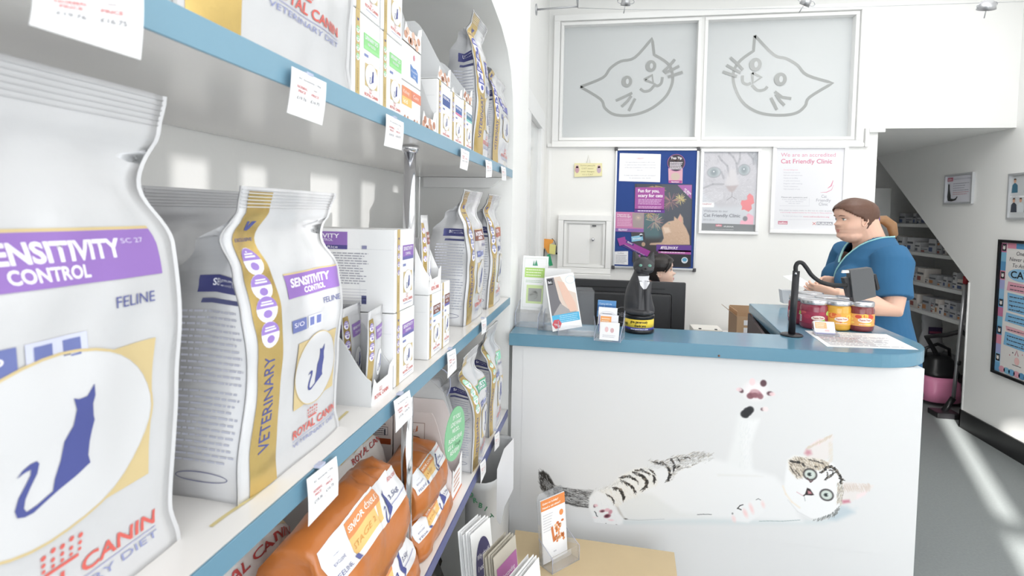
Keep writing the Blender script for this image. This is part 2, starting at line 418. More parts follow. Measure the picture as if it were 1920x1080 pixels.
# window frames and mouldings of the back wall
def frame(mb, u0, u1, z0, z1, t, y0, y1, m):
    mb.rbox((u0-t, y0, z1), (u1+t, y1, z1+t), m, .004); mb.rbox((u0-t, y0, z0-t), (u1+t, y1, z0), m, .004)
    mb.rbox((u0-t, y0, z0), (u0, y1, z1), m, .004); mb.rbox((u1, y0, z0), (u1+t, y1, z1), m, .004)
M_FROST = mat('frosted_glass', 'cfd2d3', rough=.42, spec=.5)
M_ETCH = mat('clear_cut_lines_in_frosting', 'a3a5a4', rough=.15)
def cat_face(A, px):
    """single-line cat drawing, traced in photo pixels from the zoomed view (2.8235 x)"""
    P = lambda x, y: tuple(at(1, YB+.05, 960+x/2.8235, y/2.8235)[i] for i in (0, 2))
    return [[P(*q) for q in line] for line in px]
CATL = [
 [(362,460),(480,412),(520,362),(575,325),(650,305),(742,203),(752,290),(800,318),(835,350),(850,400),(845,450),(815,510),(760,560),(700,592),(640,608),(580,612),(530,602),(490,570),(468,525),(362,460)],
 [(678,470),(700,484),(730,478),(750,455)], [(750,445),(770,455),(790,440),(796,408)], [(700,422),(742,398),(748,440),(705,424)],
 [(550,533),(600,510),(636,492)], [(580,565),(612,535),(632,508)], [(618,588),(634,555),(652,522)],
 [(800,380),(835,348),(862,315)], [(808,388),(850,368),(885,350)], [(826,408),(865,395),(903,382)]]
CATR = [
 [(1285,188),(1278,270),(1215,315),(1180,360),(1170,410),(1182,470),(1220,540),(1280,585),(1350,606),(1440,610),(1510,596),(1552,560),(1575,515),(1698,440),(1562,398),(1510,345),(1450,310),(1385,290),(1285,188)],
 [(1220,400),(1222,435),(1245,447),(1265,440)], [(1270,450),(1300,478),(1335,475),(1352,458)], [(1272,385),(1320,410),(1275,440),(1272,385)],
 [(1390,485),(1430,515),(1478,522)], [(1395,500),(1420,535),(1442,558)], [(1370,518),(1388,552),(1402,582)],
 [(1222,370),(1190,335),(1155,305)], [(1210,385),(1170,365),(1135,345)], [(1190,405),(1150,392),(1115,380)]]
EYES = {0: [((735,350),28), ((608,432),28)], 1: [((1288,342),31), ((1420,420),31)]}
for wi, (u0, u1, zt, lines) in enumerate(((-.333, .641, 2.975, CATL), (.707, 1.69, 2.975, CATR))):
    f = MB(); frame(f, u0+.0015, u1-.0015, 2.1345, zt-.0015, .022, YB-.012, YB+.07, M_TRIM)
    win = struct(f.build('window_%d' % (wi+1)))
    g = MB(); g.box((u0, YB+.05, 2.133), (u1, YB+.056, zt), M_FROST); pane = g.build('frosted_pane', win, 'frosted pane with a cat face drawn in clear line')
    a = MB(); A = Art(S_ny(YB+.0495), a, step=.0004)
    def corners(ln):
        out, seg = [], [ln[0]]
        for i in range(1, len(ln)-1):
            seg.append(ln[i]); v1 = Vector((ln[i][0]-ln[i-1][0], ln[i][1]-ln[i-1][1])); v2 = Vector((ln[i+1][0]-ln[i][0], ln[i+1][1]-ln[i][1]))
            if v1.angle(v2) > .62: out.append(seg); seg = [ln[i]]
        out.append(seg+[ln[-1]]); return out
    for k, ln in enumerate(cat_face(A, lines)):
        sm = [tuple(p) for p in smooth_path([(x, y, 0) for x, y in ln], 5)] if k in (1, 2) else ln
        if k == 0:
            pth = []
            for sg in corners(ln): pth += [(p[0], p[1]) for p in smooth_path([(x, y, 0) for x, y in sg], 4)]
            pth = [p for i, p in enumerate(pth) if i == 0 or math.hypot(p[0]-pth[i-1][0], p[1]-pth[i-1][1]) > 1e-5]
            A.stroke(pth, .021, M_ETCH)
        else: A.stroke([(p[0], p[1]) for p in sm], .020, M_ETCH)
        A.nxt(1)
    for (ex, ey), r in EYES[wi]:
        c = at(1, YB+.05, 960+ex/2.8235, ey/2.8235); rr = r/2.8235/FPX*4.2
        A.disc(c.x, c.z, rr*.95, rr*1.05, M_ETCH); A.nxt(); A.disc(c.x+.004, c.z, rr*.28, rr*.5, M_FROST)
    a.build('cat_outline', pane)
f = MB()
# outer architrave, sill moulding
frame(f, -.36, 1.717, 2.106, 3.002, .045, YB-.028, YB+.002, M_TRIM)
struct(f.build('trim_3'))
f = MB(); f.rbox((-.44, YB-.02, 2.063), (1.774, YB+.002, 2.091), M_TRIM, .006); f.rbox((1.80, YB-.03, 2.16), (1.90, YB+.002, 2.19), M_TRIM, .006); f.rbox((1.775, YB-.03, 2.060), (1.7995, YB+.002, 2.19), M_TRIM, .006)
f.box((-.43, YB-.006, 1.0), (-.405, YB+.002, 2.04), M_TRIM); struct(f.build('trim_4'))
# tall glazed frame on the left wall past the alcove
f = MB(); x0, x1 = -.447, -.405
f.rbox((x0, 2.86, 1.0), (x1, 3.0, 2.12), M_TRIM, .005); f.rbox((x0, 3.52, 1.0), (x1, 3.66, 2.12), M_TRIM, .005); f.rbox((x0, 2.85, 2.1), (x1+.002, 3.67, 2.215), M_TRIM, .005); f.rbox((x0, 2.85, .9), (x1+.002, 3.67, 1.02), M_TRIM, .005)
wf = struct(f.build('window_3'))
g = MB(); g.box((-.44, 3.0, 1.02), (-.432, 3.52, 2.1), mat('reflecting_glass', 'dcdedd', rough=.05, spec=.9)); g.build('pane', wf)
# ================================================================ reception counter
ZT = 1.14
c = thing('reception_counter', 'white reception counter with a blue worktop and a reaching kitten printed across its front', 'counter', (.35, 2.1, 0))
arc = [(1.063-.235+.235*math.sin(a), 2.06-.235*math.cos(a)) for a in [PI/2*i/14 for i in range(15)]]
outl = [(-.309, 1.832), (.5, 1.826)]+arc+[(1.063, 2.79), (.70, 2.765), (.636, 2.05), (-.309, 2.05)]
t = MB(); bm = bmesh.new(); vs = [bm.verts.new((a, b, 1.098)) for a, b in outl]; fc = bm.faces.new(vs)
r = bmesh.ops.extrude_face_region(bm, geom=[fc]); bmesh.ops.translate(bm, verts=[v for v in r['geom'] if isinstance(v, bmesh.types.BMVert)], vec=(0, 0, .042))
bmesh.ops.recalc_face_normals(bm, faces=bm.faces)
bmesh.ops.bevel(bm, geom=[e for e in bm.edges if abs(e.verts[0].co.z-e.verts[1].co.z) < 1e-4], offset=.0018, segments=2, affect='EDGES')
t.bm(bm, M_BLUE); t.build('worktop', c, 'blue laminate worktop with a rounded corner', recalc=False)
M_PANEL = mat('white_panel_gloss', 'dededf', rough=.3)
b = MB(); b.box((-.30, 1.85, .04), (.985, 1.868, 1.0975), M_PANEL)
b.box((.967, 1.869, .04), (.985, 2.74, 1.0975), M_PANEL); b.box((.71, 2.72, .04), (.966, 2.74, 1.0975), M_PANEL)
b.box((-.295, 1.90, 0), (.96, 1.99, .04), M_BLACKV); b.build('front_panel', c, 'white panel')
d = MB(); d.prism([(.60, 2.07, .72), (.69, 2.74, .72), (.70, 2.74, .72), (.612, 2.07, .72)], (0, 0, .377), mat('dark_brown_board', '3a2420', rough=.5)); d.box((-.29, 1.869, .74), (.60, 2.03, .76), M_PANEL)
d.build('inner_panel', c, 'dark brown inner panel')
bk = MB(); bk.tube([(.377, 1.8245, 1.106), (.377, 1.829, 1.106)], .0035, mat('worn_brown', '7a5a4a')); bk.build('screw_hole', c)

# desk behind the counter
dk = MB(); dk.rbox((-.30, 2.08, .70), (.585, 2.70, .73), M_LAM, .003); dk.box((-.28, 2.1, 0), (-.26, 2.66, .70), M_LAM); dk.box((.55, 2.1, 0), (.57, 2.66, .70), M_LAM)
tag(dk.build('desk'), 'white desk behind the reception counter carrying the monitor', 'desk')

# ---------------------------------------------------------------- kitten print on the counter front
U0, U1, V0, V1 = -.262, .925, .50, 1.09
CW, CH = 790, 394
def Kp(px, py):
    p = at(1, 1.85, px, py); return ((p.x-U0)/(U1-U0)*(CW-1), (V1-p.z)/(V1-V0)*(CH-1))
BASE = H('dededf')
cv = Canvas(CW, CH, BASE)
zA = lambda P: [Kp(1000+x/5.333, 820+y/5.333) for x, y in P]
zH = lambda P: [Kp(1440+x/5.4, 800+y/5.4) for x, y in P]
zP = lambda P: [Kp(1340+x/3.484, 690+y/3.484) for x, y in P]
z5 = lambda P: [Kp(950+x*.4259, 620+y*.4259) for x, y in P]
R = random.Random(3)
W_, G1, G2, DK, BR, CR = H('ececed'), H('d3d5d6'), H('9a9a98'), H('2c2a2a'), H('8e8478'), H('ddd6ca')
# soft print shadow under the body
cv.poly(z5([(380,760),(520,835),(900,822),(1300,840),(1480,815),(1540,780),(1500,800),(1400,850),(900,850),(520,850)]), H('c4d2d6'), 9, .5)
cv.poly(z5([(1440,760),(1500,775),(1530,800),(1450,835),(1420,830)]), H('b2c2cc'), 8, .7)
cv.poly(z5([(520,640),(700,600),(900,560),(1180,640),(1240,700),(1300,840),(900,826),(520,826),(480,760)]), W_, 9, .8)
cv.poly(z5([(520,700),(640,720),(760,800),(900,815),(700,826),(530,826),(500,790)]), H('dfe0df'), 8, .7)
cv.poly(z5([(930,632),(1100,637),(1130,642),(930,638)]), H('dedcd8'), 4, .6)
cv.poly(z5([(1020,380),(1000,480),(960,600),(1080,625),(1070,500),(1110,390)]), H('e9eaea'), 9, .8)
cv.poly(z5([(1060,400),(1040,500),(1050,620),(1080,620),(1075,500),(1110,395)]), W_, 6, .6)
# tail
tail = zA([(57,350),(100,338),(150,375),(210,480),(300,500),(430,520),(600,530),(560,600),(555,700),(450,695),(340,665),(230,640),(130,590),(75,510),(60,420)])
cv.poly(tail, H('97989a'), 3, .95)
def tdir(x, y):
    return -2.0 if x < Kp(1035, 900)[0] else PI+.12
def tcol(x, y):
    q = R.random(); return DK if q < .3 else (H('6b6a6b') if q < .6 else (H('dcdcdc') if q < .85 else G2))
cv.fur(tail, 1000, tdir, tcol, (5, 11), .55, .75, R)
cv.poly(zA([(57,350),(100,338),(150,375),(212,480),(180,470),(130,440),(90,460),(65,430)]), DK, 3, .95)
cv.fur(zA([(57,360),(160,380),(212,480),(170,560),(80,510)]), 160, lambda x, y: 1.2, lambda x, y: DK if R.random() < .7 else G1, (5, 9), .6, .8, R)
cv.path(zA([(270,650),(350,660),(450,685),(548,700)]), 1.0, DK, .9)
# haunch and striped side
haunch = zA([(560,620),(640,540),(780,470),(860,390),(1000,320),(1120,300),(1200,330),(1240,400),(1230,480),(1100,540),(1000,600),(900,640),(840,700),(740,620),(620,600)])
cv.poly(haunch, H('e9e7e3'), 4, .95)
cv.fur(haunch, 500, lambda x, y: .9, lambda x, y: CR if R.random() < .5 else W_, (4, 9), .6, .5, R)
back = zA([(1120,235),(1180,225),(1300,240),(1370,190),(1500,175),(1640,140),(1790,170),(1700,230),(1560,300),(1420,350),(1390,420),(1330,450),(1360,350),(1300,290),(1200,270)])
cv.fur(back, 520, lambda x, y: -.5, lambda x, y: (G2 if R.random() < .5 else CR) if R.random() < .6 else H('6d655c'), (4, 9), .55, .6, R)
for P, wd in (([(800,508),(840,505),(880,540),(903,590),(903,628)], 4.4), ([(720,560),(775,590),(802,625),(808,660)], 1.5), ([(870,425),(930,455),(975,480),(1010,520),(1018,552)], 3.4), ([(865,410),(920,388),(980,395),(1020,420),(1045,445)], 3.0), ([(985,345),(1060,370),(1110,400),(1135,440),(1125,490),(1095,525)], 4.0), ([(1010,330),(1070,325),(1120,345),(1160,365)], 3.0), ([(1150,320),(1190,335),(1215,365)], 1.8), ([(1195,375),(1215,410),(1205,450)], 3.2),
              ([(1270,245),(1330,280),(1360,320),(1368,370),(1350,420),(1335,440)], 3.4), ([(1375,210),(1400,250),(1415,290),(1410,330)], 3.0), ([(1440,205),(1460,230)], 1.5), ([(1500,200),(1560,200)], 1.6), ([(1470,280),(1450,300)], 1.2), ([(1180,240),(1240,250),(1290,270)], 1.2)):
    Q = zA(P)
    for i in range(len(Q)-1):
        (ax, ay), (bx, by) = Q[i], Q[i+1]; L = math.hypot(bx-ax, by-ay); k = max(2, int(L*1.3))
        for j in range(k):
            tt = j/k; e = math.sin(PI*min(max((i+tt)/(len(Q)-1), .08), .95))*.7+.35
            x = ax+(bx-ax)*tt+R.gauss(0, wd*.35); y = ay+(by-ay)*tt+R.gauss(0, wd*.35)
            a = math.atan2(by-ay, bx-ax)+R.gauss(.25, .25); l = R.uniform(3, 7)
            cv.line(x, y, x+math.cos(a)*l, y+math.sin(a)*l, wd*.5*e, .4, DK if R.random() < .85 else BR, .85)
for k in range(420):   # fuzz along the upper outline of the back
    t_ = R.random(); x = 640+1150*t_; y = 545-230*min(1, t_*2.1)-(95*max(0, t_-.45)/.55)-60*max(0, .3-abs(t_-.45)); a_ = -.9+R.gauss(0, .3)
    X_, Y_ = zA([(x+R.gauss(0, 14), y+R.gauss(0, 12))])[0]; cv.line(X_, Y_, X_+math.cos(a_)*R.uniform(3, 8), Y_+math.sin(a_)*R.uniform(3, 8), .55, .2, R.choice([H('c9c9c7'), H('b2b0ac'), G1, W_]), .5)
# hind leg and foot
cv.poly(zA([(560,600),(640,530),(720,570),(790,650),(830,720),(905,800),(890,860),(830,895),(700,905),(620,880),(590,780),(555,700)]), W_, 4, 1)
cv.fur(zA([(560,600),(640,530),(720,570),(790,650),(905,800),(830,895),(620,880),(555,700)]), 160, lambda x, y: 1.2, lambda x, y: H('e4e6e8'), (4, 8), .5, .5, R)
cv.poly(zA([(830,690),(850,700),(900,790),(930,815),(905,810),(860,760)]), H('b9b5ae'), 3, .8); cv.ell(*zA([(925,815)])[0], 3, 1, DK, 1)
cv.path(zA([(930,820),(1050,828),(1180,822),(1310,816)]), .5, H('a9aeb0'), .7); cv.path(zA([(1640,772),(1700,768),(1780,770)]), .9, H('6f7274'), .8)
for x, y, rx, ry, c_, ro in ((690,735,24,12,'c78d9a',-.3),(740,725,20,14,'e3b5bf',-.3),(690,738,15,8,'5d3440',-.3),(740,785,28,16,'8b4a5b',-.4),(735,785,16,8,'4a2630',-.4),(770,745,14,20,'c78d9a',.5),(612,686,9,12,'5d3440',0),(625,680,16,12,'e7c3ca',0),(720,885,24,13,'3a2226',0),(655,890,15,6,'8d7478',0),(830,880,8,8,'4a3030',0),(775,825,22,8,'f0cfd5',0),(615,800,16,6,'f0dde0',0)):
    cv.ell(*zA([(x, y)])[0], rx/3.6, ry/3.6, H(c_), 1.2, .9, ro)
cv.path(zA([(612,740),(625,755),(632,782),(642,790)]), 1.0, H('3a3f42'), .9); cv.path(zA([(725,860),(745,890)]), 1.0, DK, .9)
# raised paw
cv.ell(*zP([(265,150)])[0], 22, 18, H('f6ecee'), 8, .8)
for x, y, rx, ry, c_, ro in ((265,170,30,20,'a8747e',0),(232,182,17,15,'7a4c55',0),(262,150,20,10,'c9a4aa',0),(298,185,14,14,'8f626b',0),(262,176,16,12,'8a5c65',0),(318,99,15,17,'4f3038',.1),(172,147,13,10,'4a2f36',.8),(361,166,15,11,'4f2f38',0),(312,269,9,8,'6d5258',0),(245,90,14,18,'f1d3d6',0),(375,170,14,10,'efd3d6',0),(330,268,14,12,'f1dfe0',0),(160,140,14,10,'e9cfd3',0)):
    cv.ell(*zP([(x, y)])[0], rx/2.35, ry/2.35, H(c_), 1.4, .9, ro)
for x, y, r_ in ((195,300,20),(215,285,22),(232,272,18),(205,308,14)): cv.ell(*zP([(x, y)])[0], r_/2.4, r_/2.4, H('26262a'), 1.6, .95)
for i in range(120):
    x, y = zP([(R.uniform(160, 260), R.uniform(340, 640))])[0]; cv.line(x, y, x-R.uniform(0, 2), y+R.uniform(4, 9), .5, .3, H('dddfe0'), .5)
# resting fore paw
cv.poly(zP([(110,960),(150,900),(260,860),(330,870),(320,940),(220,1010),(120,1000)]), W_, 4, .9)
cv.path(zP([(148,918),(165,898),(185,892)]), 1.0, DK, .9); cv.path(zP([(150,915),(172,925)]), 1.3, DK, .8); cv.path(zP([(270,860),(285,853),(300,862)]), .8, H('77787a'), .9); cv.ell(*zP([(116,950)])[0], 1.6, 2, H('77787a'), 1)
for x, y in ((125,985),(205,955),(245,930),(315,890),(235,905),(195,940)): cv.ell(*zP([(x, y)])[0], 3, 6, H('f1c9c9'), 3, .7, -.3)
cv.path(zP([(290,1000),(350,998),(440,1000),(557,992)]), .8, H('8fa0a2'), .7)
# head
headp = zH([(200,330),(260,290),(380,300),(560,330),(640,360),(720,450),(760,540),(760,640),(740,760),(700,860),(600,920),(440,940),(300,860),(200,740),(160,620),(175,480)])
cv.poly(headp, W_, 4, 1); cv.path(zH([(200,740),(300,860),(440,935),(600,918)]), 1.0, H('cfcfd0'), .5, 2)
cv.path(zH([(150,600),(180,680),(240,760),(320,820)]), 1.6, H('e9dccb'), .7, 3)
cv.poly(zH([(380,300),(360,260),(400,200),(500,140),(650,75),(665,100),(640,200),(600,330),(560,330),(480,330)]), H('e2dcda'), 3, 1)
cv.poly(zH([(400,290),(370,270),(390,230),(430,240),(440,275)]), H('c98b97'), 5, .9); cv.poly(zH([(440,180),(520,130),(560,130),(520,180)]), H('eed3d6'), 5, .8)
cv.poly(zH([(760,560),(850,560),(1070,590),(1060,620),(960,690),(830,770),(740,790),(745,680)]), H('e2dcda'), 3, 1)
cv.poly(zH([(745,745),(820,740),(830,765),(760,775)]), H('c06f83'), 4, .9); cv.poly(zH([(900,690),(1000,650),(980,690),(900,730)]), H('f1dadd'), 5, .8)
for i in range(150):
    t_ = R.random(); x, y = zH([(650-250*t_+R.gauss(0, 6), 80+130*t_+R.gauss(0, 6))])[0]; cv.line(x, y, x-2, y+5, .5, .3, H('d3c6b8'), .6)
    x, y = zH([(760+R.random()*270, 570+R.random()*60)])[0]; cv.line(x, y, x+3, y+7, .5, .3, H('cfc0b6'), .6)
    x, y = zH([(620+R.random()*40, 150+R.random()*200)])[0]; cv.line(x, y, x-3, y+5, .5, .3, H('ddd5cc'), .6)
tab = zH([(205,340),(270,300),(400,310),(560,335),(620,370),(600,420),(500,430),(380,420),(360,500),(290,520),(215,430)])
cv.poly(tab, H('dcd2c4'), 5, .8); cv.fur(tab, 520, lambda x, y: .9, lambda x, y: R.choice([CR, H('a8967e'), H('b8a892'), H('d8cdbd'), BR, H('6a5e54')]), (4, 8), .6, .75, R)
cv.fur(zH([(700,560),(760,560),(765,660),(740,780),(690,760),(700,680)]), 170, lambda x, y: 1.6, lambda x, y: R.choice([CR, H('b5a99a'), H('8b857d')]), (4, 8), .6, .75, R)
cv.fur(zH([(640,880),(720,800),(740,800),(700,880),(600,930),(450,945),(500,925)]), 150, lambda x, y: 2.0, lambda x, y: R.choice([G2, H('5d6162'), H('7d8182'), G1]), (3, 6), .7, .9, R)
for P, wd in (([(225,345),(280,355),(340,368),(375,400)], 3.0), ([(220,400),(250,450),(290,495)], .8), ([(280,440),(320,490)], .8), ([(470,400),(500,405)], 2.0), ([(530,465),(570,440),(600,405),(640,400)], 3.2), ([(640,400),(690,440),(720,490),(745,540),(735,575)], 3.6), ([(600,460),(605,500),(580,530)], 1.6), ([(610,440),(660,440),(650,480),(610,500)], 1.1), ([(570,540),(640,500),(680,460)], 1.0), ([(730,520),(770,540)], 1.2), ([(410,330),(560,370)], .9)):
    Q = zH(P)
    for i in range(len(Q)-1):
        (ax, ay), (bx, by) = Q[i], Q[i+1]; k = max(2, int(math.hypot(bx-ax, by-ay)*1.6))
        for j in range(k):
            tt = j/k; x = ax+(bx-ax)*tt+R.gauss(0, wd*.3); y = ay+(by-ay)*tt+R.gauss(0, wd*.3); a = math.atan2(by-ay, bx-ax)+R.gauss(0, .4)
            cv.line(x, y, x+math.cos(a)*3, y+math.sin(a)*3, wd*.5, .3, DK if R.random() < .7 else BR, .85)
for x, y in ((425, 482), (592, 690)):
    q = zH([(x, y)])[0]; k = .215
    cv.ell(*q, 66*k, 60*k, H('2c2628'), 1.3, 1, .35); cv.ell(*q, 52*k, 46*k, H('b4bdb6'), 1.2, 1, .35); cv.ell(*q, 44*k, 38*k, H('dce4de'), 4, .9); cv.ell(q[0]-1, q[1], 20*k, 17*k, H('1e2828'), 1.5, 1); cv.ell(q[0]+2.5, q[1]-.5, 1.3, 1.3, H('e8f0f0'), 1)
cv.path(zH([(400,520),(430,560),(450,545)]), 1.5, H('5a4246'), .8)
cv.poly(zH([(395,618),(425,630),(465,690),(440,695),(370,690),(385,650)]), H('2f2628'), 1.2, 1); cv.poly(zH([(400,645),(430,655),(445,678),(405,680)]), H('cf8c94'), 1.6, .9)
cv.path(zH([(375,690),(350,697),(290,660)]), .9, H('d8b9c0'), .9); cv.path(zH([(372,690),(360,697)]), 1.3, DK, .9); cv.path(zH([(365,700),(375,750)]), .8, H('9ea4a8'), .7)
mural = cv.build(S_ny(1.8492), U0, V0, U1, V1, 'kitten_print', c, rough=.3)
# edges of the print fade into the plain panel by sharing its colour

# ---------------------------------------------------------------- bench of pale wood in front
M_WOOD = mat('pale_birch', 'cdb791', rough=.4, var=.05, vscale=14)
b = thing('low_bench', 'pale birch bench top standing against the counter front at the bottom of the photo', 'bench', (0, 1.6, 0))
q = [(-.262, 1.752), (.245, 1.73), (.222, 1.25), (-.235, 1.25)]
m = MB(); m.prism([(x, y, .475) for x, y in q], (0, 0, .025), M_WOOD); m.build('bench_top', b)
for x, y in ((-.235, 1.71), (.19, 1.69), (.18, 1.28), (-.21, 1.28)):
    m = MB(); m.box((x-.02, y-.02, 0), (x+.02, y+.02, .475), M_WOOD); m.build('leg', b)
# ================================================================ alcove shelving
ZU, ZM, ZL = 1.700, 1.257, .860
M_NAVYE = mat('navy_edging', '5a6190', rough=.3); M_EDGE = mat('blue_edging', '7a9fb3', rough=.3); M_EDGE2 = mat('blue_edging_mid', '638ca2', rough=.3)
def shelf(zt, th, me, label):
    t = thing('display_shelf', label, 'shelf', (-.48, .6, zt-th))
    m = MB(); m.box((XN+.001, -.69, zt-th), (XL-.003, YE-.004, zt), M_LAM); m.build('board', t)
    m = MB(); m.rbox((XL-.003, -.69, zt-th), (XL, YE-.004, zt), me, .0006, 1); m.build('edging', t)
    m = MB(); m.prism([(XN+.02, YE-.022, zt-th-.036), (XN+.02, YE-.022, zt-th-.001), (XL-.03, YE-.022, zt-th-.001), (XL-.075, YE-.022, zt-th-.036)], (0, .02, 0), M_TRIM); m.build('batten', t)
    return t
shelf(ZU, .027, M_EDGE, 'upper white alcove shelf with a pale blue front edge, loaded with cartons and upright bags')
mid = shelf(ZM, .024, M_EDGE2, 'middle white alcove shelf with a blue front edge under the upright white bags')
low = shelf(ZL, .024, M_NAVYE, 'lowest alcove shelf with a navy front edge under the orange bags')
tp = MB(); pts = [at(2, ZM+.0006, *q) for q in ((395, 987), (420, 968), (470, 934), (520, 893), (580, 838), (640, 782), (652, 771))]
vs = []; 
for i, p in enumerate(pts): vs += [(p.x-.0022, p.y, p.z), (p.x+.0022, p.y, p.z)]
tp.add(vs, [(2*i, 2*i+1, 2*i+3, 2*i+2) for i in range(len(pts)-1)], mat('worn_yellow_tape', 'd3c38e', rough=.6)); tp.build('tape_line', mid)
pc = at(2, ZU-.028, 769, 274)
pole = thing('chrome_pole', 'chrome tube holding up the alcove shelves with flanges under each board', 'pole', (pc.x, pc.y, ZL))
for z0, z1 in ((ZL+.001, ZM-.025), (ZM+.001, ZU-.028)):
    m = MB(); m.lathe((pc.x, pc.y, 0), [(.0112, z0), (.0112, z1-.004)], M_CHROME); m.build('tube', pole)
    m = MB(); m.lathe((pc.x, pc.y, 0), [(.013, z1-.012), (.0175, z1-.006), (.0175, z1-.001)], M_CHROME); m.build('flange', pole)

# ---------------------------------------------------------------- print colours
PUR, NAVY, RED, GOLDI, GRN, BRN, LBL = '9270b6', '4d5490', 'd2645c', 'cdb98b', '8fd08a', '86594e', '9fc7de'
M_GOLD = mat('gold_foil', 'd2b673', rough=.27, metal=.75, bump=.35, bscale=45)
M_BAGW = mat('white_bag_film', 'c8c8ca', rough=.24, coat=.4, bump=.55, bscale=26)
M_BAGB = mat('silver_grey_bag_film', 'cfd0d3', rough=.3, coat=.3, bump=.2, bscale=60)
M_BAGO = mat('orange_bag_film', 'b96c2e', rough=.3, coat=.3, bump=.6, bscale=30)
M_CARD = mat('white_card', 'ededed', rough=.5); M_CARDG = mat('grey_card', 'd6d7d8', rough=.6); M_KRAFT = mat('kraft_card', 'b09a84', rough=.7)
CATP = [(330,403),(350,413),(385,412),(415,372),(421,420),(413,450),(421,500),(428,520),(420,560),(414,600),(412,655),(424,690),(400,700),(370,715),(300,740),(250,762),(215,778),(185,778),(160,768),(150,740),(160,700),(180,665),(195,635),(195,615),(172,618),(150,628),(165,608),(190,594),(212,592),(222,605),(218,640),(198,680),(183,715),(180,745),(190,762),(225,756),(280,733),(284,690),(300,630),(308,560),(338,510),(345,450)]
def cat_sil(A, cx, cyy, h, m, flip=1):
    k = h/418.0; A.poly([(cx+flip*(x-290)*k, cyy-(y-580)*k) for x, y in CATP], m)
def crown(A, cx, v, w, m):
    for i in range(5):
        x = cx+(i-2)*w*.2; A.disc(x, v+w*.42+(.04 if i % 2 else .0)*w, w*.055, w*.055, m, 8)
        A.disc(x*.98+cx*.02, v+w*.27, w*.045, w*.045, m, 8); A.disc(x*.96+cx*.04, v+w*.14, w*.04, w*.04, m, 8)
    A.rect(cx-w*.36, v, cx+w*.36, v+w*.07, m)
def vlogo(A, u, v, w, m):
    A.poly([(u-w*.5, v+w*.45), (u-w*.2, v+w*.45), (u, v+w*.05), (u+w*.05, v+w*.45), (u+w*.55, v+w*.45), (u+w*.35, v), (u+w*.15, v-w*.12), (u-w*.15, v-w*.1)], m)
def emblem(A, cx, cyy, w, h, sq=True, bg='d0d0d2'):
    if sq:
        A.rect(cx-w*.5, cyy-h*.46, cx+w*.5, cyy+h*.46, ink(GOLDI)); A.nxt()
    A.disc(cx, cyy, w*.5, h*.52, ink(bg), 32); A.nxt()
    A.ring(cx, cyy, w*.5, h*.52, w*.012, ink(GOLDI), 40); A.nxt()
    cat_sil(A, cx, cyy-.01*h, h*.62, ink(NAVY)); A.k -= 3 if sq else 2
def brand(A, u0, u1, v, h, crownw=None, sub=True):
    W = u1-u0
    A.text('ROYAL CANIN', u0, v, h, ink(RED), width=W, bold=.02)
    crown(A, u0+W*.42, v+h*1.3, W*.24, ink(RED))
    if sub:
        A.rect(u0, v-h*.35, u1, v-h*.28, ink('9b9dc0')); A.text('VETERINARY DIET', u0, v-h*1.15, h*.55, ink('8f95bd'), width=W)
def badges(A, u, vs_, r, col):
    for v in vs_:
        A.disc(u, v, r, r, ink('e8e6f0'), 18); A.nxt(); A.disc(u, v+r*.1, r*.96, r*.86, ink(col), 16, 0, PI); A.disc(u, v-r*.35, r*.42, r*.3, ink(col), 10); A.nxt(); A.rect(u-r*.6, v+r*.3, u+r*.6, v+r*.42, ink('e8e6f0')); A.rect(u-r*.5, v+r*.5, u+r*.5, v+r*.6, ink('e8e6f0')); A.k -= 2

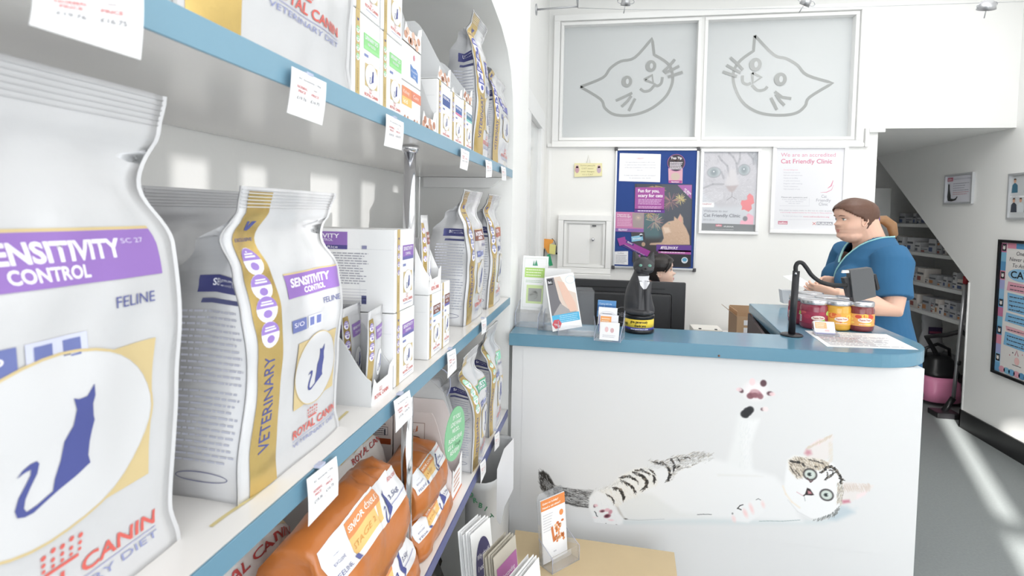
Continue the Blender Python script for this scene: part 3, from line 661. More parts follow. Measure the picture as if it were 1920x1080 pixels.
def front_print(A, W, Hh, d):
    """print of an upright food bag or carton; u 0..W, v 0..Hh"""
    X = lambda s: s*W; Z = lambda t: t*Hh
    gs = d.get('gold', (.06, .27))
    if gs:
        A.rect(X(gs[0]), Z(0.004), X(gs[1]), Z(d.get('gtop', .985)), M_GOLD); A.nxt(); gm = X((gs[0]+gs[1])/2); gw = X(gs[1]-gs[0])
        vlogo(A, gm, Z(.865), gw*.42, ink(NAVY)); A.text('EXCLUSIVE', gm, Z(.825), gw*.09, ink(NAVY), 'C', width=gw*.8)
        badges(A, gm, [Z(t) for t in (.76, .675, .60, .515)], gw*.36, d['bcol'])
        A.text('VETERINARY', gm+gw*.18, Z(.13), gw*.40, ink(NAVY), width=Z(.31), rot=PI/2)
        A.k -= 1
    b0, b1 = d.get('band', (.35, .99)); t0, t1 = d.get('bt', (.615, .70))
    A.rect(X(b0), Z(t0), X(b1), Z(t1), ink(d['col'])); A.rect(X(b0), Z(t1), X(b1), Z(t1+.006), ink(GOLDI)); A.nxt()
    bh = Z(t1-t0); tw = d.get('tw', .74); A.text(d['t1'], X(b0+.04+(b1-b0)*(.72-tw)*(tw < .7)), Z(t0)+bh*.46, bh*.36, ink('eeeaf4'), width=X((b1-b0)*tw), bold=.035)
    A.text(d['t2'], X(b0+(b1-b0)*.28), Z(t0)+bh*.12, bh*.24, ink('eeeaf4'), width=X((b1-b0)*tw*.56), bold=.03)
    if tw < .7: A.text('SC 27', X(b0+.04+(b1-b0)*.73), Z(t0)+bh*.72, bh*.10, ink('d8cfe6'), width=X((b1-b0)*.13)); A.k -= 1
    if d.get('fel', 1): A.text('FELINE', X(.74), Z(.565), Z(.022), ink('5a5f96'), width=X(d.get('fw', .2)))
    if not d.get('nobox'):
        A.rect(X(b0+.02), Z(.49), X(b0+.17), Z(.535), ink('6b74a8')); A.rect(X(b0+.19), Z(.49), X(b0+.36), Z(.535), ink('c9cce0')); A.nxt()
        A.text('S/O', X(b0+.04), Z(.508), Z(.016), ink('eeeaf4'), width=X(.1)); A.rect(X(b0+.21), Z(.497), X(b0+.26), Z(.528), ink('6b74a8')); A.rect(X(b0+.29), Z(.497), X(b0+.34), Z(.528), ink('6b74a8')); A.k -= 1
    ec = d.get('em', (.68, .325)); es = d.get('es', (.5, .26)); emblem(A, X(ec[0]), Z(ec[1]), X(es[0]), Z(es[1]))
    br = d.get('br', (.44, .98, .10)); brand(A, X(br[0]), X(br[1]), Z(br[2]), Z(.030))
def side_print(A, W, Hh, col=NAVY, word='SENSITIVITY', seed=1, t0=.66, dens=24):
    A.rect(W*.30, Hh*(t0), W*.98, Hh*(t0+.055), ink('47497c')); A.nxt(); A.text(word, W*.45, Hh*(t0+.022), Hh*.022, ink('e6e6ee'), width=W*.5, bold=.02); A.k -= 1
    A.rect(W*.38, Hh*(t0-.035), W*.96, Hh*(t0-.02), ink('55587f'))
    A.lines(W*.22, Hh*.36, W*.95, Hh*(t0-.05), dens//2, ink('bfc0cc'), .34, .12, seed); A.lines(W*.10, Hh*.12, W*.95, Hh*.35, dens//2, ink('bcbecb'), .34, .12, seed+1)
    A.ring(W*.6, Hh*.075, W*.28, Hh*.016, Hh*.003, ink('6a6c90'))

def lerp_tab(tab, t):
    for (a, x), (b, y) in zip(tab, tab[1:]):
        if t <= b: k = (t-a)/(b-a) if b > a else 0; k = k*k*(3-2*k); return x+(y-x)*k
    return tab[-1][1]
def food_bag(label, group, xf, y0, y1, z0, Hh, D, d, lean=0, topback=0.0, seed=1, side=True, back_mat=None, name='food_bag', amp=1.0, film=None, twist=0):
    W = y1-y0; t = thing(name, label, 'pet food bag', (xf-D/2, (y0+y1)/2, z0), group)
    rr = random.Random(seed); off = Vector((rr.random()*50, rr.random()*50, seed*3.1)); NU, NV = 22, 60
    j = lambda: rr.uniform(.75, 1.25)
    el = [(0, .012*j()), (.12, .010*j()), (.42, -.002), (.60, .004), (.74, .022*j()), (.83, .026*j()), (.93, .0), (1, .002)]
    er = [(0, .006*j()), (.10, -.006), (.35, .0), (.55, .004*j()), (.68, .002), (.80, -.028*j()), (.92, -.010), (1, -.004)]
    sc = Hh/.32*amp
    dep = [(0, D*.80), (.05, D), (.55, D*.96), (.70, D*.72), (.82, D*.30), (.885, .006), (1, .003)]
    gin = [(0, .004), (.4, .008), (.6, .016), (.75, .035), (.86, .05), (.9, .0), (1, 0)]
    xof = [(0, .0), (.5, .004), (.72, .0), (.86, -.012), (.93, -.006), (1, topback)]
    rows = []; FR = []; SL = []
    film = film or M_BAGW
    for i in range(NV+1):
        tt = i/NV; z = z0+Hh*tt; dd = lerp_tab(dep, tt); L = lerp_tab(el, tt)*sc; Rr = lerp_tab(er, tt)*sc; xo = xf+lerp_tab(xof, tt)*sc; sh = lean*tt*tt
        wn = .0042*sc*(.4+1.6*tt)*(1 if tt < .9 else .35)
        fr = []
        for k in range(NU+1):
            s_ = k/NU; y = y0-L+(W+L+Rr)*s_+sh; b = math.sin(PI*s_)**.6*.007*(1-min(1, max(0, (tt-.6)/.28)))*sc
            nz = noise.noise(Vector((y*9, z*9, 0))+off)*wn*1.6+noise.noise(Vector((y*26, z*22, 5))+off)*wn*.9
            if k in (0, NU): nz *= .5
            fr.append(Vector((xo+b+nz+twist*(s_-.5)*tt, y, z)))
        g = min(lerp_tab(gin, tt)*sc, W*.4); xb = xo-dd
        A_, B_ = fr[0], fr[-1]; mr = Vector((xo-dd*.5, B_.y-g, z)); br_ = Vector((xb, B_.y-.004, z)); bl = Vector((xb, A_.y+.004, z)); ml = Vector((xo-dd*.5+noise.noise(Vector((z*20, 1, 2))+off)*.003, A_.y+g, z))
        bk = [br_.lerp(bl, q/4) for q in range(5)]
        rows.append(fr+[mr]+bk+[ml]); FR.append(fr); SL.append((A_, ml, bl))
    m = MB(); n = len(rows[0])
    fs_front = []; fs_rest = []
    m.loft(rows, film, True, True)
    # folded ridges along the two front edges, heat-sealed lines across the top
    for side_, idx in ((-1, 0), (1, NU)):
        P = [[r[idx]+Vector((0, 0, 0)), r[idx]+Vector((.001, side_*.0045*sc, 0))] for r in rows]
        P2 = [[p[0]+Vector((-.0008, 0, 0)), p[1]+Vector((-.0012, 0, 0))] for p in P]
        m.grid(P, film); m.grid(P2, film)
    for k in range(6):
        tt = .935+k*.011; i = int(tt*NV); f_ = tt*NV-i; i = min(i, NV-1)
        path = [FR[i][q].lerp(FR[i+1][q], f_)+Vector((.0006, 0, 0)) for q in range(NU+1)]; m.tube(path, .0007, film, 5)
    m.build('bag_body', t, recalc=True)
    def SF(u, v, h):
        s_ = min(max(u/W, 0), 1)*NU; q = min(max(v/Hh, 0), 1)*NV; a = min(int(s_), NU-1); b = min(int(q), NV-1); fa, fb = s_-a, q-b
        p = (FR[b][a]*(1-fa)+FR[b][a+1]*fa)*(1-fb)+(FR[b+1][a]*(1-fa)+FR[b+1][a+1]*fa)*fb
        return p+Vector((h+.0006, 0, 0))
    if d:
        a = MB(); A = Art(SF, a, [W*k/NU for k in range(1, NU)], [Hh*k/NV for k in range(1, NV)], .00025); front_print(A, W, Hh, d); a.build('front_print', t, recalc=False)
    if side and d:
        def SS(u, v, h):
            s_ = 1-min(max(u/D, 0), 1); q = min(max(v/Hh, 0), 1)*NV; b = min(int(q), NV-1); fb = q-b
            def cr(r): return r[0].lerp(r[1], s_*2) if s_ < .5 else r[1].lerp(r[2], s_*2-1)
            return cr(SL[b])*(1-fb)+cr(SL[b+1])*fb+Vector((0, -h-.0008, 0))
        a = MB(); A = Art(SS, a, [D*.5], [Hh*k/NV for k in range(1, NV)], .00025); side_print(A, D, Hh, word=d.get('side', d['t1']), seed=seed); a.build('side_print', t, recalc=False)
    return t

SENS = dict(col=PUR, bcol='9a7fc4', t1='SENSITIVITY', t2='CONTROL')
INTE = dict(col=BRN, bcol='8a90b8', t1='INTESTINAL', t2='GASTRO', side='INTESTINAL')
SATG = dict(col='4fa07f', bcol='9fd2b8', t1='SATIETY', t2='SUPPORT', side='SATIETY')
SATP = dict(col='8cd0b4', bcol='9fd2b8', t1='DIET', t2='SUPPORT', side='SATIETY')
URIN = dict(col='6a6ca8', bcol='5d62a8', t1='URINARY', t2='S/O', side='URINARY')
GM = 'upright bags of dry cat food on the middle shelf'
food_bag('largest white cat food bag, nearest the camera at the left edge, broad purple band', GM, -.362, .165, .408, ZM, .385, .11, dict(SENS, gold=(.03, .20), band=(.28, .93), bt=(.62, .715), tw=.58, fw=.15, em=(.56, .345), es=(.66, .31), br=(.36, .93, .085)), seed=4, topback=-.004, amp=.62)
food_bag('white bag with a gold VETERINARY stripe and purple band standing beside the display cartons', GM, -.348, .485, .672, ZM, .315, .105, SENS, seed=9, amp=.85)
food_bag('shaded bag half hidden behind the two big purple-banded bags', GM, -.475, .505, .70, ZM, .315, .075, dict(SENS, band=(.12, .9), gold=None), seed=12)
food_bag('white bag with a brown band, its navy-banded side turned to the camera', GM, -.348, 1.365, 1.565, ZM, .352, .115, dict(INTE, band=(.42, 1.0)), seed=21, lean=-.02)
food_bag('last white bag on the middle shelf, reddish band, against the alcove end', GM, -.345, 1.635, 1.825, ZM, .352, .085, dict(INTE, col='b0705c'), seed=25)
GU = 'upright bags of dry cat food on the upper shelf'
food_bag('big white bag at the top left, its gold stripe and red brand name showing', GU, -.338, .405, .685, ZU, .39, .10, dict(SENS, gold=(.02, .23), br=(.36, .86, .16), bt=(.7, .78), em=(.6, .5)), seed=31, side=False)
food_bag('tall white bag with a shiny gold stripe and folded-back top on the upper shelf', GU, -.336, 1.392, 1.54, ZU, .360, .085, dict(URIN, gold=(.03, .42), band=(.5, 1.0)), seed=37, lean=-.03)
food_bag('slumped white bag with a cat silhouette at the far end of the upper shelf', GU, -.326, 1.585, 1.815, ZU, .285, .10, dict(URIN, gold=(.0, .22), em=(.72, .42), band=(.3, 1.0)), seed=41, lean=-.02, topback=-.06)
food_bag('crumpled grey bag behind the cartons of the upper shelf', GU, -.525, 1.22, 1.37, ZU, .31, .065, dict(URIN, gold=None), seed=44, film=M_BAGB, amp=1.4)
GL = 'upright bags of dry cat food on the lowest shelf'
food_bag('white bag with a dark green band leaning forward on the lowest shelf', GL, -.328, 1.395, 1.545, ZL, .335, .11, dict(SATG, gold=(.03, .30)), seed=51, lean=-.11)
food_bag('white bag with a pale green band behind the dark green one on the lowest shelf', GL, -.330, 1.63, 1.80, ZL, .345, .10, dict(SATP, gold=(.02, .18)), seed=55, lean=-.08)

# ---------------------------------------------------------------- cartons
def box_front(A, W, Hh, d):
    X = lambda s: s*W; Z = lambda t: t*Hh
    A.rect(X(.10), 0, X(.24), Hh, ink('c2ab76')); A.nxt(); vlogo(A, X(.17), Z(.88), X(.07), ink(NAVY)); badges(A, X(.17), [Z(t) for t in (.78, .68, .58, .48)], X(.055), d['bcol']); A.text('VETERINARY', X(.185), Z(.1), X(.04), ink('8d7d5a'), width=Z(.26), rot=PI/2); A.k -= 1
    A.rect(X(.38), Z(.66), X(.96), Z(.80), ink(d['col']))
    if d.get('col2'): A.rect(X(.38), Z(.62), X(.96), Z(.66), ink(d['col2']))
    A.nxt(); A.text(d['t1'], X(.42), Z(.735), Z(.045), ink('efecf4'), width=X(.48), bold=.02); A.text(d['t2'], X(.52), Z(.68), Z(.03), ink('efecf4'), width=X(.28), bold=.02); A.k -= 1
    A.rect(X(.40), Z(.54), X(.55), Z(.57), ink('7f88b8')); emblem(A, X(.66), Z(.34), X(.46), Z(.28), bg='ededed'); brand(A, X(.42), X(.92), Z(.10), Z(.035), sub=False); A.lines(X(.45), Z(.06), X(.9), Z(.085), 1, ink('b9bace'), .5, .1, 3)
def side_panel_print(A, x0, x1, z0, z1, seed=1, band=PUR):
    """rear text panel of the big cartons"""
    W = x1-x0; Hh = z1-z0; X = lambda s: x0+s*W; Z = lambda t: z0+t*Hh
    A.rect(X(.12), Z(.80), X(.48), Z(.96), ink(band)); A.nxt(); A.text('SENSITIVITY', X(.16), Z(.885), Z(.05)-z0, ink('eeeaf4'), width=W*.27, bold=.02); A.text('CONTROL', X(.27), Z(.845), Z(.03)-z0, ink('eeeaf4'), width=W*.12); A.k -= 1
    A.rect(X(.12), Z(.75), X(.48), Z(.80), ink('55508a')); A.nxt(); A.text('Chicken & Rice', X(.18), Z(.762), Z(.03)-z0, ink('eeeaf4'), width=W*.24); A.k -= 1
    A.disc(X(.22), Z(.64), W*.055, Hh*.06, ink('8f7fa6')); A.disc(X(.22), Z(.42), W*.055, Hh*.06, ink('8f7fa6')); A.nxt(); A.disc(X(.22), Z(.62), W*.035, Hh*.03, ink('e4e2ea')); A.disc(X(.22), Z(.40), W*.035, Hh*.03, ink('e4e2ea')); A.k -= 1
    A.lines(X(.30), Z(.33), X(.62), Z(.72), 13, ink('a3a3ad'), .4, .25, seed); A.lines(X(.17), Z(.14), X(.34), Z(.29), 7, ink('a3a3ad'), .4, .2, seed+1)
    for q in range(5): A.rect(X(.36), Z(.13+q*.035), X(.60), Z(.134+q*.035), ink('b5b5c0'))
    A.rect(X(.57), Z(.10), X(.60), Z(.2), ink('55587f')); A.lines(X(.32), Z(.02), X(.58), Z(.09), 4, ink('a3a3ad'), .4, .2, seed+2); A.rect(X(.57), Z(.76), X(.60), Z(.80), ink('8f8fae'))
def carton(label, group, y0, y1, z0, z1, d, depth=.20, xf=-.335, sidep=False, tabs=True):
    t = thing('food_carton', label, 'carton', (xf-depth/2, (y0+y1)/2, z0), group)
    m = MB(); m.rbox((xf-depth, y0+.0006, z0+.0004), (xf, y1-.0006, z1-.0006), M_CARD, .0012, 1)
    if tabs: m.box((xf-depth*.86, y0+.0002, z1-.034), (xf-.006, y0+.0008, z1-.0335), M_CARDG); m.box((xf-depth*.32, y0+.0002, z0+.01), (xf-depth*.318, y0+.0008, z1-.035), M_CARDG)
    m.build('box', t)
    a = MB(); A = Art(lambda u, v, h: Vector((xf+h+.0002, y0+u, z0+v)), a); box_front(A, y1-y0, z1-z0, d); a.build('front_print', t, recalc=False)
    if sidep:
        a = MB(); A = Art(lambda u, v, h: Vector((u, y0-h-.0002, v)), a); side_panel_print(A, xf-depth-.03, xf+.065, z0, z1); a.build('side_print', t, recalc=False)
    return t
SB = dict(col=PUR, col2='6d6aa6', bcol='8f7fb8', t1='SENSITIVITY', t2='CONTROL')
UB = dict(col=GRN, col2='9bd896', bcol='8fd08a', t1='URINARY S/O', t2='HIGH DILUTION')
GC = 'cartons of cat food sachets'
carton('upper of the two stacked purple-label cartons, its printed side panel facing the camera', GC, .848, .938, 1.3815, 1.520, SB, .19, sidep=True)
carton('lower stacked purple-label carton standing on the shelf behind the open tray', GC, .848, .945, ZM, 1.381, SB, .19)
carton('brown-label carton under the tray with one sachet poking out, middle shelf', GC, 1.025, 1.108, ZM, 1.386, dict(SB, col=BRN, col2=LBL, bcol='9a9ac0', t1='GASTRO', t2='INTESTINAL'), .17)
carton('slim brown-label carton on the middle shelf, shortest and last before the upright bags', GC, 1.112, 1.176, ZM, 1.400, dict(SB, col=BRN, bcol='9a9ac0', t1='GASTRO', t2='INTESTINAL'), .14)
carton('green-label carton at the left of the upper shelf row', GC, .690, .781, ZU, 1.822, UB, .17)
carton('green-label carton second from the left on the upper shelf', GC, .784, .871, ZU, 1.822, UB, .17)
carton('carton on top of the left green-label carton, cut by the top of the photo', GC, .692, .779, 1.8225, 1.945, UB, .17, tabs=False)
carton('carton with a blue band on top of the second green-label carton', GC, .786, .870, 1.8225, 1.945, dict(UB, col='6a7cb4', col2='9fc0de'), .17, tabs=False)
carton('navy-label carton in the middle of the upper shelf', GC, 1.066, 1.160, ZU, 1.818, dict(SB, col='4d5f98', col2='4d5f98', t1='RENAL', t2=' '), .16)
carton('navy and pink label carton on the upper shelf', GC, 1.166, 1.260, ZU, 1.815, dict(SB, col='4d6aa4', col2='d884a0', t1='RENAL', t2=' '), .16)
carton('teal label carton next to the upper shelf bags', GC, 1.266, 1.358, ZU, 1.818, dict(SB, col='4f7f98', col2='8fd0c4', t1='RENAL', t2=' '), .16)
def plain_carton(label, y0, y1, z0, z1, top, bot, words, depth=.15, xf=-.336, pic=True):
    t = thing('food_carton', label, 'carton', (xf-depth/2, (y0+y1)/2, z0), GC)
    m = MB(); m.rbox((xf-depth, y0+.0006, z0+.0004), (xf, y1-.0006, z1-.0006), M_CARD, .001, 1); m.build('box', t)
    a = MB(); A = Art(lambda u, v, h: Vector((xf+h+.0002, y0+u, z0+v)), a); W, Hh = y1-y0, z1-z0
    if top: A.rect(0, Hh*.62, W, Hh*.86, ink(top)); A.nxt(); A.text(words[0], W*.12, Hh*.70, Hh*.09, ink('f2e6de'), width=W*.6); A.k -= 1
    if bot: A.rect(0, Hh*.42, W, Hh*.62, ink(bot)); A.nxt(); A.text(words[1], W*.14, Hh*.47, Hh*.1, ink('f6efdf'), width=W*.4, bold=.02); A.k -= 1
    if pic:
        for k in range(7): A.disc(W*(.2+.1*k), Hh*(.08+.05*math.sin(k*2)), W*.09, Hh*.07, ink(random.choice(('b98a72', 'a37460', 'cba48c'))), 9); A.nxt(0)
    a.build('front_print', t, recalc=False); return t
plain_carton('small carton with an orange and yellow panel', .874, .921, ZU, 1.770, 'dc8f6c', 'f2bd72', ('Kidney', 'k/d'))
plain_carton('small carton with a plain orange panel beside the orange and yellow one', .922, .968, ZU, 1.770, 'dc8a72', None, ('Care', ''))
t = plain_carton('carton with a blue wave logo on top of the two small orange ones', .874, .968, 1.7705, 1.835, None, None, ('', ''), pic=False)
a = MB(); A = Art(lambda u, v, h: Vector((-.3357+h, .874+u, 1.7705+v)), a); A.poly([(.040, .012), (.038, .034), (.052, .030), (.066, .031), (.076, .026), (.076, .008), (.062, .012)], ink('6688c0')); A.nxt(); A.text('Prescription', .042, .022, .004, ink('eef2fa'), width=.030); A.text('Diet', .052, .014, .004, ink('eef2fa'), width=.012); A.disc(.056, .048, .004, .005, ink('d98a9a')); a.build('logo_print', t, recalc=False)
# ---------------------------------------------------------------- open display trays
def tray(label, y0, y1, z0, zl, zb, depth, xf=-.335, near=True, far_h=None, inner=None, art=None, curve=.55, name='display_tray', card=None):
    """open-fronted counter tray: low lip facing the room, side walls sweeping up to the back"""
    card = card or M_CARDG; inner = inner or M_CARD
    t = thing(name, label, 'display tray', (xf-depth/2, (y0+y1)/2, z0), 'open card display trays'); th = .0012
    def sidep(zt):
        P = [(xf, z0), (xf, zl)]; n = 8
        for i in range(1, n+1):
            k = i/n; x = xf-depth*curve*k; e = .35*k+.65*k*k*(3-2*k); P.append((x, zl+(zt-zl)*e))
        return P+[(xf-depth, zt), (xf-depth, z0)]
    m = MB()
    if near: m.prism([(x, y0, z) for x, z in sidep(zb)], (0, th, 0), card)
    m.prism([(x, y1-th, z) for x, z in sidep(far_h or zb)], (0, th, 0), card)
    m.box((xf-depth, y0+th, z0), (xf-depth+th, y1-th, zb), inner); m.box((xf-depth, y0+th, z0+.0002), (xf-.002, y1-th, z0+.0015), inner)
    m.build('tray', t)
    m = MB(); W = y1-y0; m.prism([(xf-.001, y0, z0), (xf-.001, y1, z0), (xf-.001, y1, zl+.012), (xf-.001, y1-W*.16, zl+.006), (xf-.001, y1-W*.24, zl-.008), (xf-.001, y0+W*.25, zl-.010), (xf-.001, y0+W*.14, zl)], (.001, 0, 0), M_CARD)
    m.build('lip', t)
    if art:
        a = MB(); A = Art(lambda u, v, h: Vector((xf+h+.0002, y0+u, z0+v)), a); art(A, W, zl-z0); a.build('front_print', t, recalc=False)
    return t
def sachet(label, c, W, Hh, D, d, rz=0, tip=0, group='cat food sachets standing in the trays'):
    """slim pouch; c = bottom centre of its front face"""
    t = thing('sachet', label, 'sachet', c, group); NU, NV = 6, 12; FR = []; m = MB(); rows = []
    cr, sr = math.cos(rz), math.sin(rz)
    def X(x, y, z): x += tip*z/Hh; return Vector((c[0]+x*cr-y*sr, c[1]+x*sr+y*cr, c[2]+z))
    for i in range(NV+1):
        tt = i/NV; dd = D*max(.02, math.sin(PI*min(tt/.9, 1))**.5) if tt < .88 else .001; w = W*(.5+.02*math.sin(tt*9))
        fr = [X(dd*.5*math.sin(PI*k/NU)**.5+.0002, -w+2*w*k/NU, Hh*tt) for k in range(NU+1)]; FR.append(fr)
        rows.append(fr+[X(-dd*.5*math.sin(PI*k/NU)**.5-.0002, w-2*w*k/NU, Hh*tt) for k in range(1, NU)])
    m.loft(rows, M_BAGW); m.build('pouch', t)
    def S(u, v, h):
        s_ = min(max(u/W, 0), 1)*NU; q = min(max(v/Hh, 0), 1)*NV; a = min(int(s_), NU-1); b = min(int(q), NV-1); fa, fb = s_-a, q-b
        p = (FR[b][a]*(1-fa)+FR[b][a+1]*fa)*(1-fb)+(FR[b+1][a]*(1-fa)+FR[b+1][a+1]*fa)*fb
        return p+Vector(((h+.0004)*cr, (h+.0004)*sr, 0))
    a = MB(); A = Art(S, a, [W*k/NU for k in range(1, NU)], [Hh*k/NV for k in range(1, NV)]); A.rect(W*.04, 0, W*.27, Hh*.9, M_GOLD); A.nxt(); badges(A, W*.15, [Hh*t_ for t_ in (.8, .68, .56, .44)], W*.09, d['bcol']); A.k -= 1
    A.rect(W*.38, Hh*.62, W*.96, Hh*.78, ink(d['col'])); A.nxt(); A.text(d['t1'], W*.42, Hh*.71, Hh*.03, ink('efecf4'), width=W*.5, bold=.02); A.text(d['t2'], W*.5, Hh*.65, Hh*.03, ink('efecf4'), width=W*.35); A.k -= 1
    A.disc(W*.66, Hh*.3, W*.22, Hh*.17, ink('f2f2f2')); A.nxt(); cat_sil(A, W*.66, Hh*.3, Hh*.22, ink(NAVY)); a.build('front_print', t, recalc=False)
    return t
tray('open white tray of purple sachets between the gold-striped bag and the stacked cartons', .758, .845, ZM, 1.296, 1.366, .20, art=lambda A, W, h: brand(A, W*.15, W*.75, h*.18, h*.16, sub=False), curve=.3)
for k, (x, tip) in enumerate(((-.352, .004), (-.385, -.004), (-.412, -.01), (-.44, -.014), (-.466, -.018))):
    sachet('front purple sachet leaning out of the open tray' if k == 0 else 'purple sachet %s in the open tray' % ('second from the front', 'in the middle of the row', 'second from the back', 'at the back of the row')[k-1], (x, .802, ZM+.016), .074, .125+.002*k, .012, SB, rz=.12-.05*(k % 3), tip=tip)
tray('small tray with one sachet poking out, on top of the brown-label carton', 1.026, 1.107, 1.3865, 1.425, 1.495, .16, art=lambda A, W, h: brand(A, W*.2, W*.8, h*.18, h*.2, sub=False), curve=.25, card=M_CARD)
sachet('single white and gold sachet sticking up from the small tray', (-.352, 1.062, 1.3885), .066, .155, .014, dict(SB, col=BRN, t1='GASTRO', t2='INTESTINAL'), rz=.1, tip=-.006)
def meat(A, W, h):
    for k in range(8): A.disc(W*(.12+.1*k), h*(.35+.25*math.sin(k*1.9)), W*.09, h*.2, ink(random.choice(('c99a84', 'b9836c', 'dcb8a4'))), 9); A.nxt(0)
tray('empty tray with a kraft interior on the upper shelf', .972, 1.062, ZU, 1.738, 1.80, .17, inner=M_KRAFT, art=meat, near=False, far_h=1.985)
tray('empty cut-open tray on top of the blue logo carton', .875, .967, 1.8355, 1.868, 1.93, .14, inner=M_KRAFT, art=meat, far_h=1.945)
tray('empty tray on top of the navy-label carton', 1.067, 1.159, 1.8185, 1.846, 1.865, .15, art=meat, near=False, far_h=1.965)
tray('empty tray on top of the teal-label carton', 1.267, 1.357, 1.8185, 1.846, 1.86, .15, art=meat, near=False, far_h=1.93)
tray('low empty tray on top of the navy and pink carton', 1.167, 1.259, 1.8155, 1.826, 1.85, .15, near=False, far_h=1.93)
# lowest shelf cartons
def text_panel(A, W, h):
    A.lines(W*.1, h*.1, W*.9, h*.5, 5, ink('c98a80'), .4, .2, 4)
y1_ = tray('pinkish white tray with a cat picture on its side, behind the orange bags', 1.225, 1.32, ZL, .935, 1.075, .145, xf=-.338, art=lambda A, W, h: (A.lines(W*.2, h*.2, W*.8, h*.8, 4, ink('d8a590'), .4, .2, 4), A.rect(0, 0, W, h*.07, ink('d8743f'))), card=mat('pinkish_card', 'e6dcda', rough=.6), curve=.35)
a = MB(); A = Art(lambda u, v, h: Vector((u, 1.225-h-.0002, v)), a); A.rect(-.452, .985, -.405, 1.05, ink('b9a6a0')); A.nxt(); A.rect(-.450, .987, -.407, 1.048, ink('ebe3e0')); A.nxt(); cat_sil(A, -.428, 1.034, .018, ink('c07c60')); A.disc(-.43, 1.012, .014, .005, ink('9c6a58')); A.text('ROYAL CANIN', -.444, .994, .004, ink(RED), width=.032); A.rect(-.48, .862, -.34, .872, ink('c5713f')); a.build('side_print', y1_, recalc=False)
t = thing('food_carton', 'carton with a printed feeding table behind the top orange bag', 'carton', (-.545, 1.3, ZL), GC)
m = MB(); m.rbox((-.62, 1.225, ZL), (-.487, 1.40, 1.10), mat('pinkish_card', 'e6dcda'), .001, 1); m.build('box', t)
a = MB(); A = Art(lambda u, v, h: Vector((u, 1.225-h-.0002, v)), a); A.rect(-.619, .862, -.488, 1.098, ink('e3d9d7')); A.nxt(); A.rect(-.615, .99, -.49, 1.004, ink('a5512f')); A.text('SENSORY', -.545, 1.062, .006, ink('c07c60'), width=.045); A.lines(-.548, 1.035, -.495, 1.058, 3, ink('8c7f84')); A.rect(-.548, 1.012, -.497, 1.033, ink('a79ca0')); A.nxt(); A.rect(-.546, 1.014, -.499, 1.031, ink('e8e2e2')); A.nxt(); A.lines(-.545, 1.015, -.5, 1.030, 3, ink('6f6a70')); A.rect(-.507, 1.012, -.503, 1.026, ink('4c4a58')); a.build('side_print', t, recalc=False)
tray('tall grey tray standing behind the cat picture tray', 1.3215, 1.345, ZL, 1.0, 1.125, .13, xf=-.352, curve=.4)
# clear acrylic scoop hanging under the middle shelf
M_ACR = mat('clear_acrylic', 'f4f6fa', rough=.04, trans=.92, ior=1.3, alpha=.55)
M_ACRE = mat('acrylic_edge', 'c5cbe2', rough=.15, alpha=.85)
m = MB(); P = [at(1, 1.30, *q) for q in ((805, 712), (806, 697), (818, 691), (832, 694), (842, 706), (844, 725), (838, 742))]; m.tube([tuple(p) for p in smooth_path([tuple(p) for p in P], 4)], .0035, M_ACRE, 8, flat=.4); P2 = [(p.x, p.y+.002, p.z) for p in P]; m.prism(P2, (0, .002, 0), M_ACR)
tag(m.build('acrylic_scoop'), 'clear acrylic half-round holder just under the middle shelf edge', 'holder')
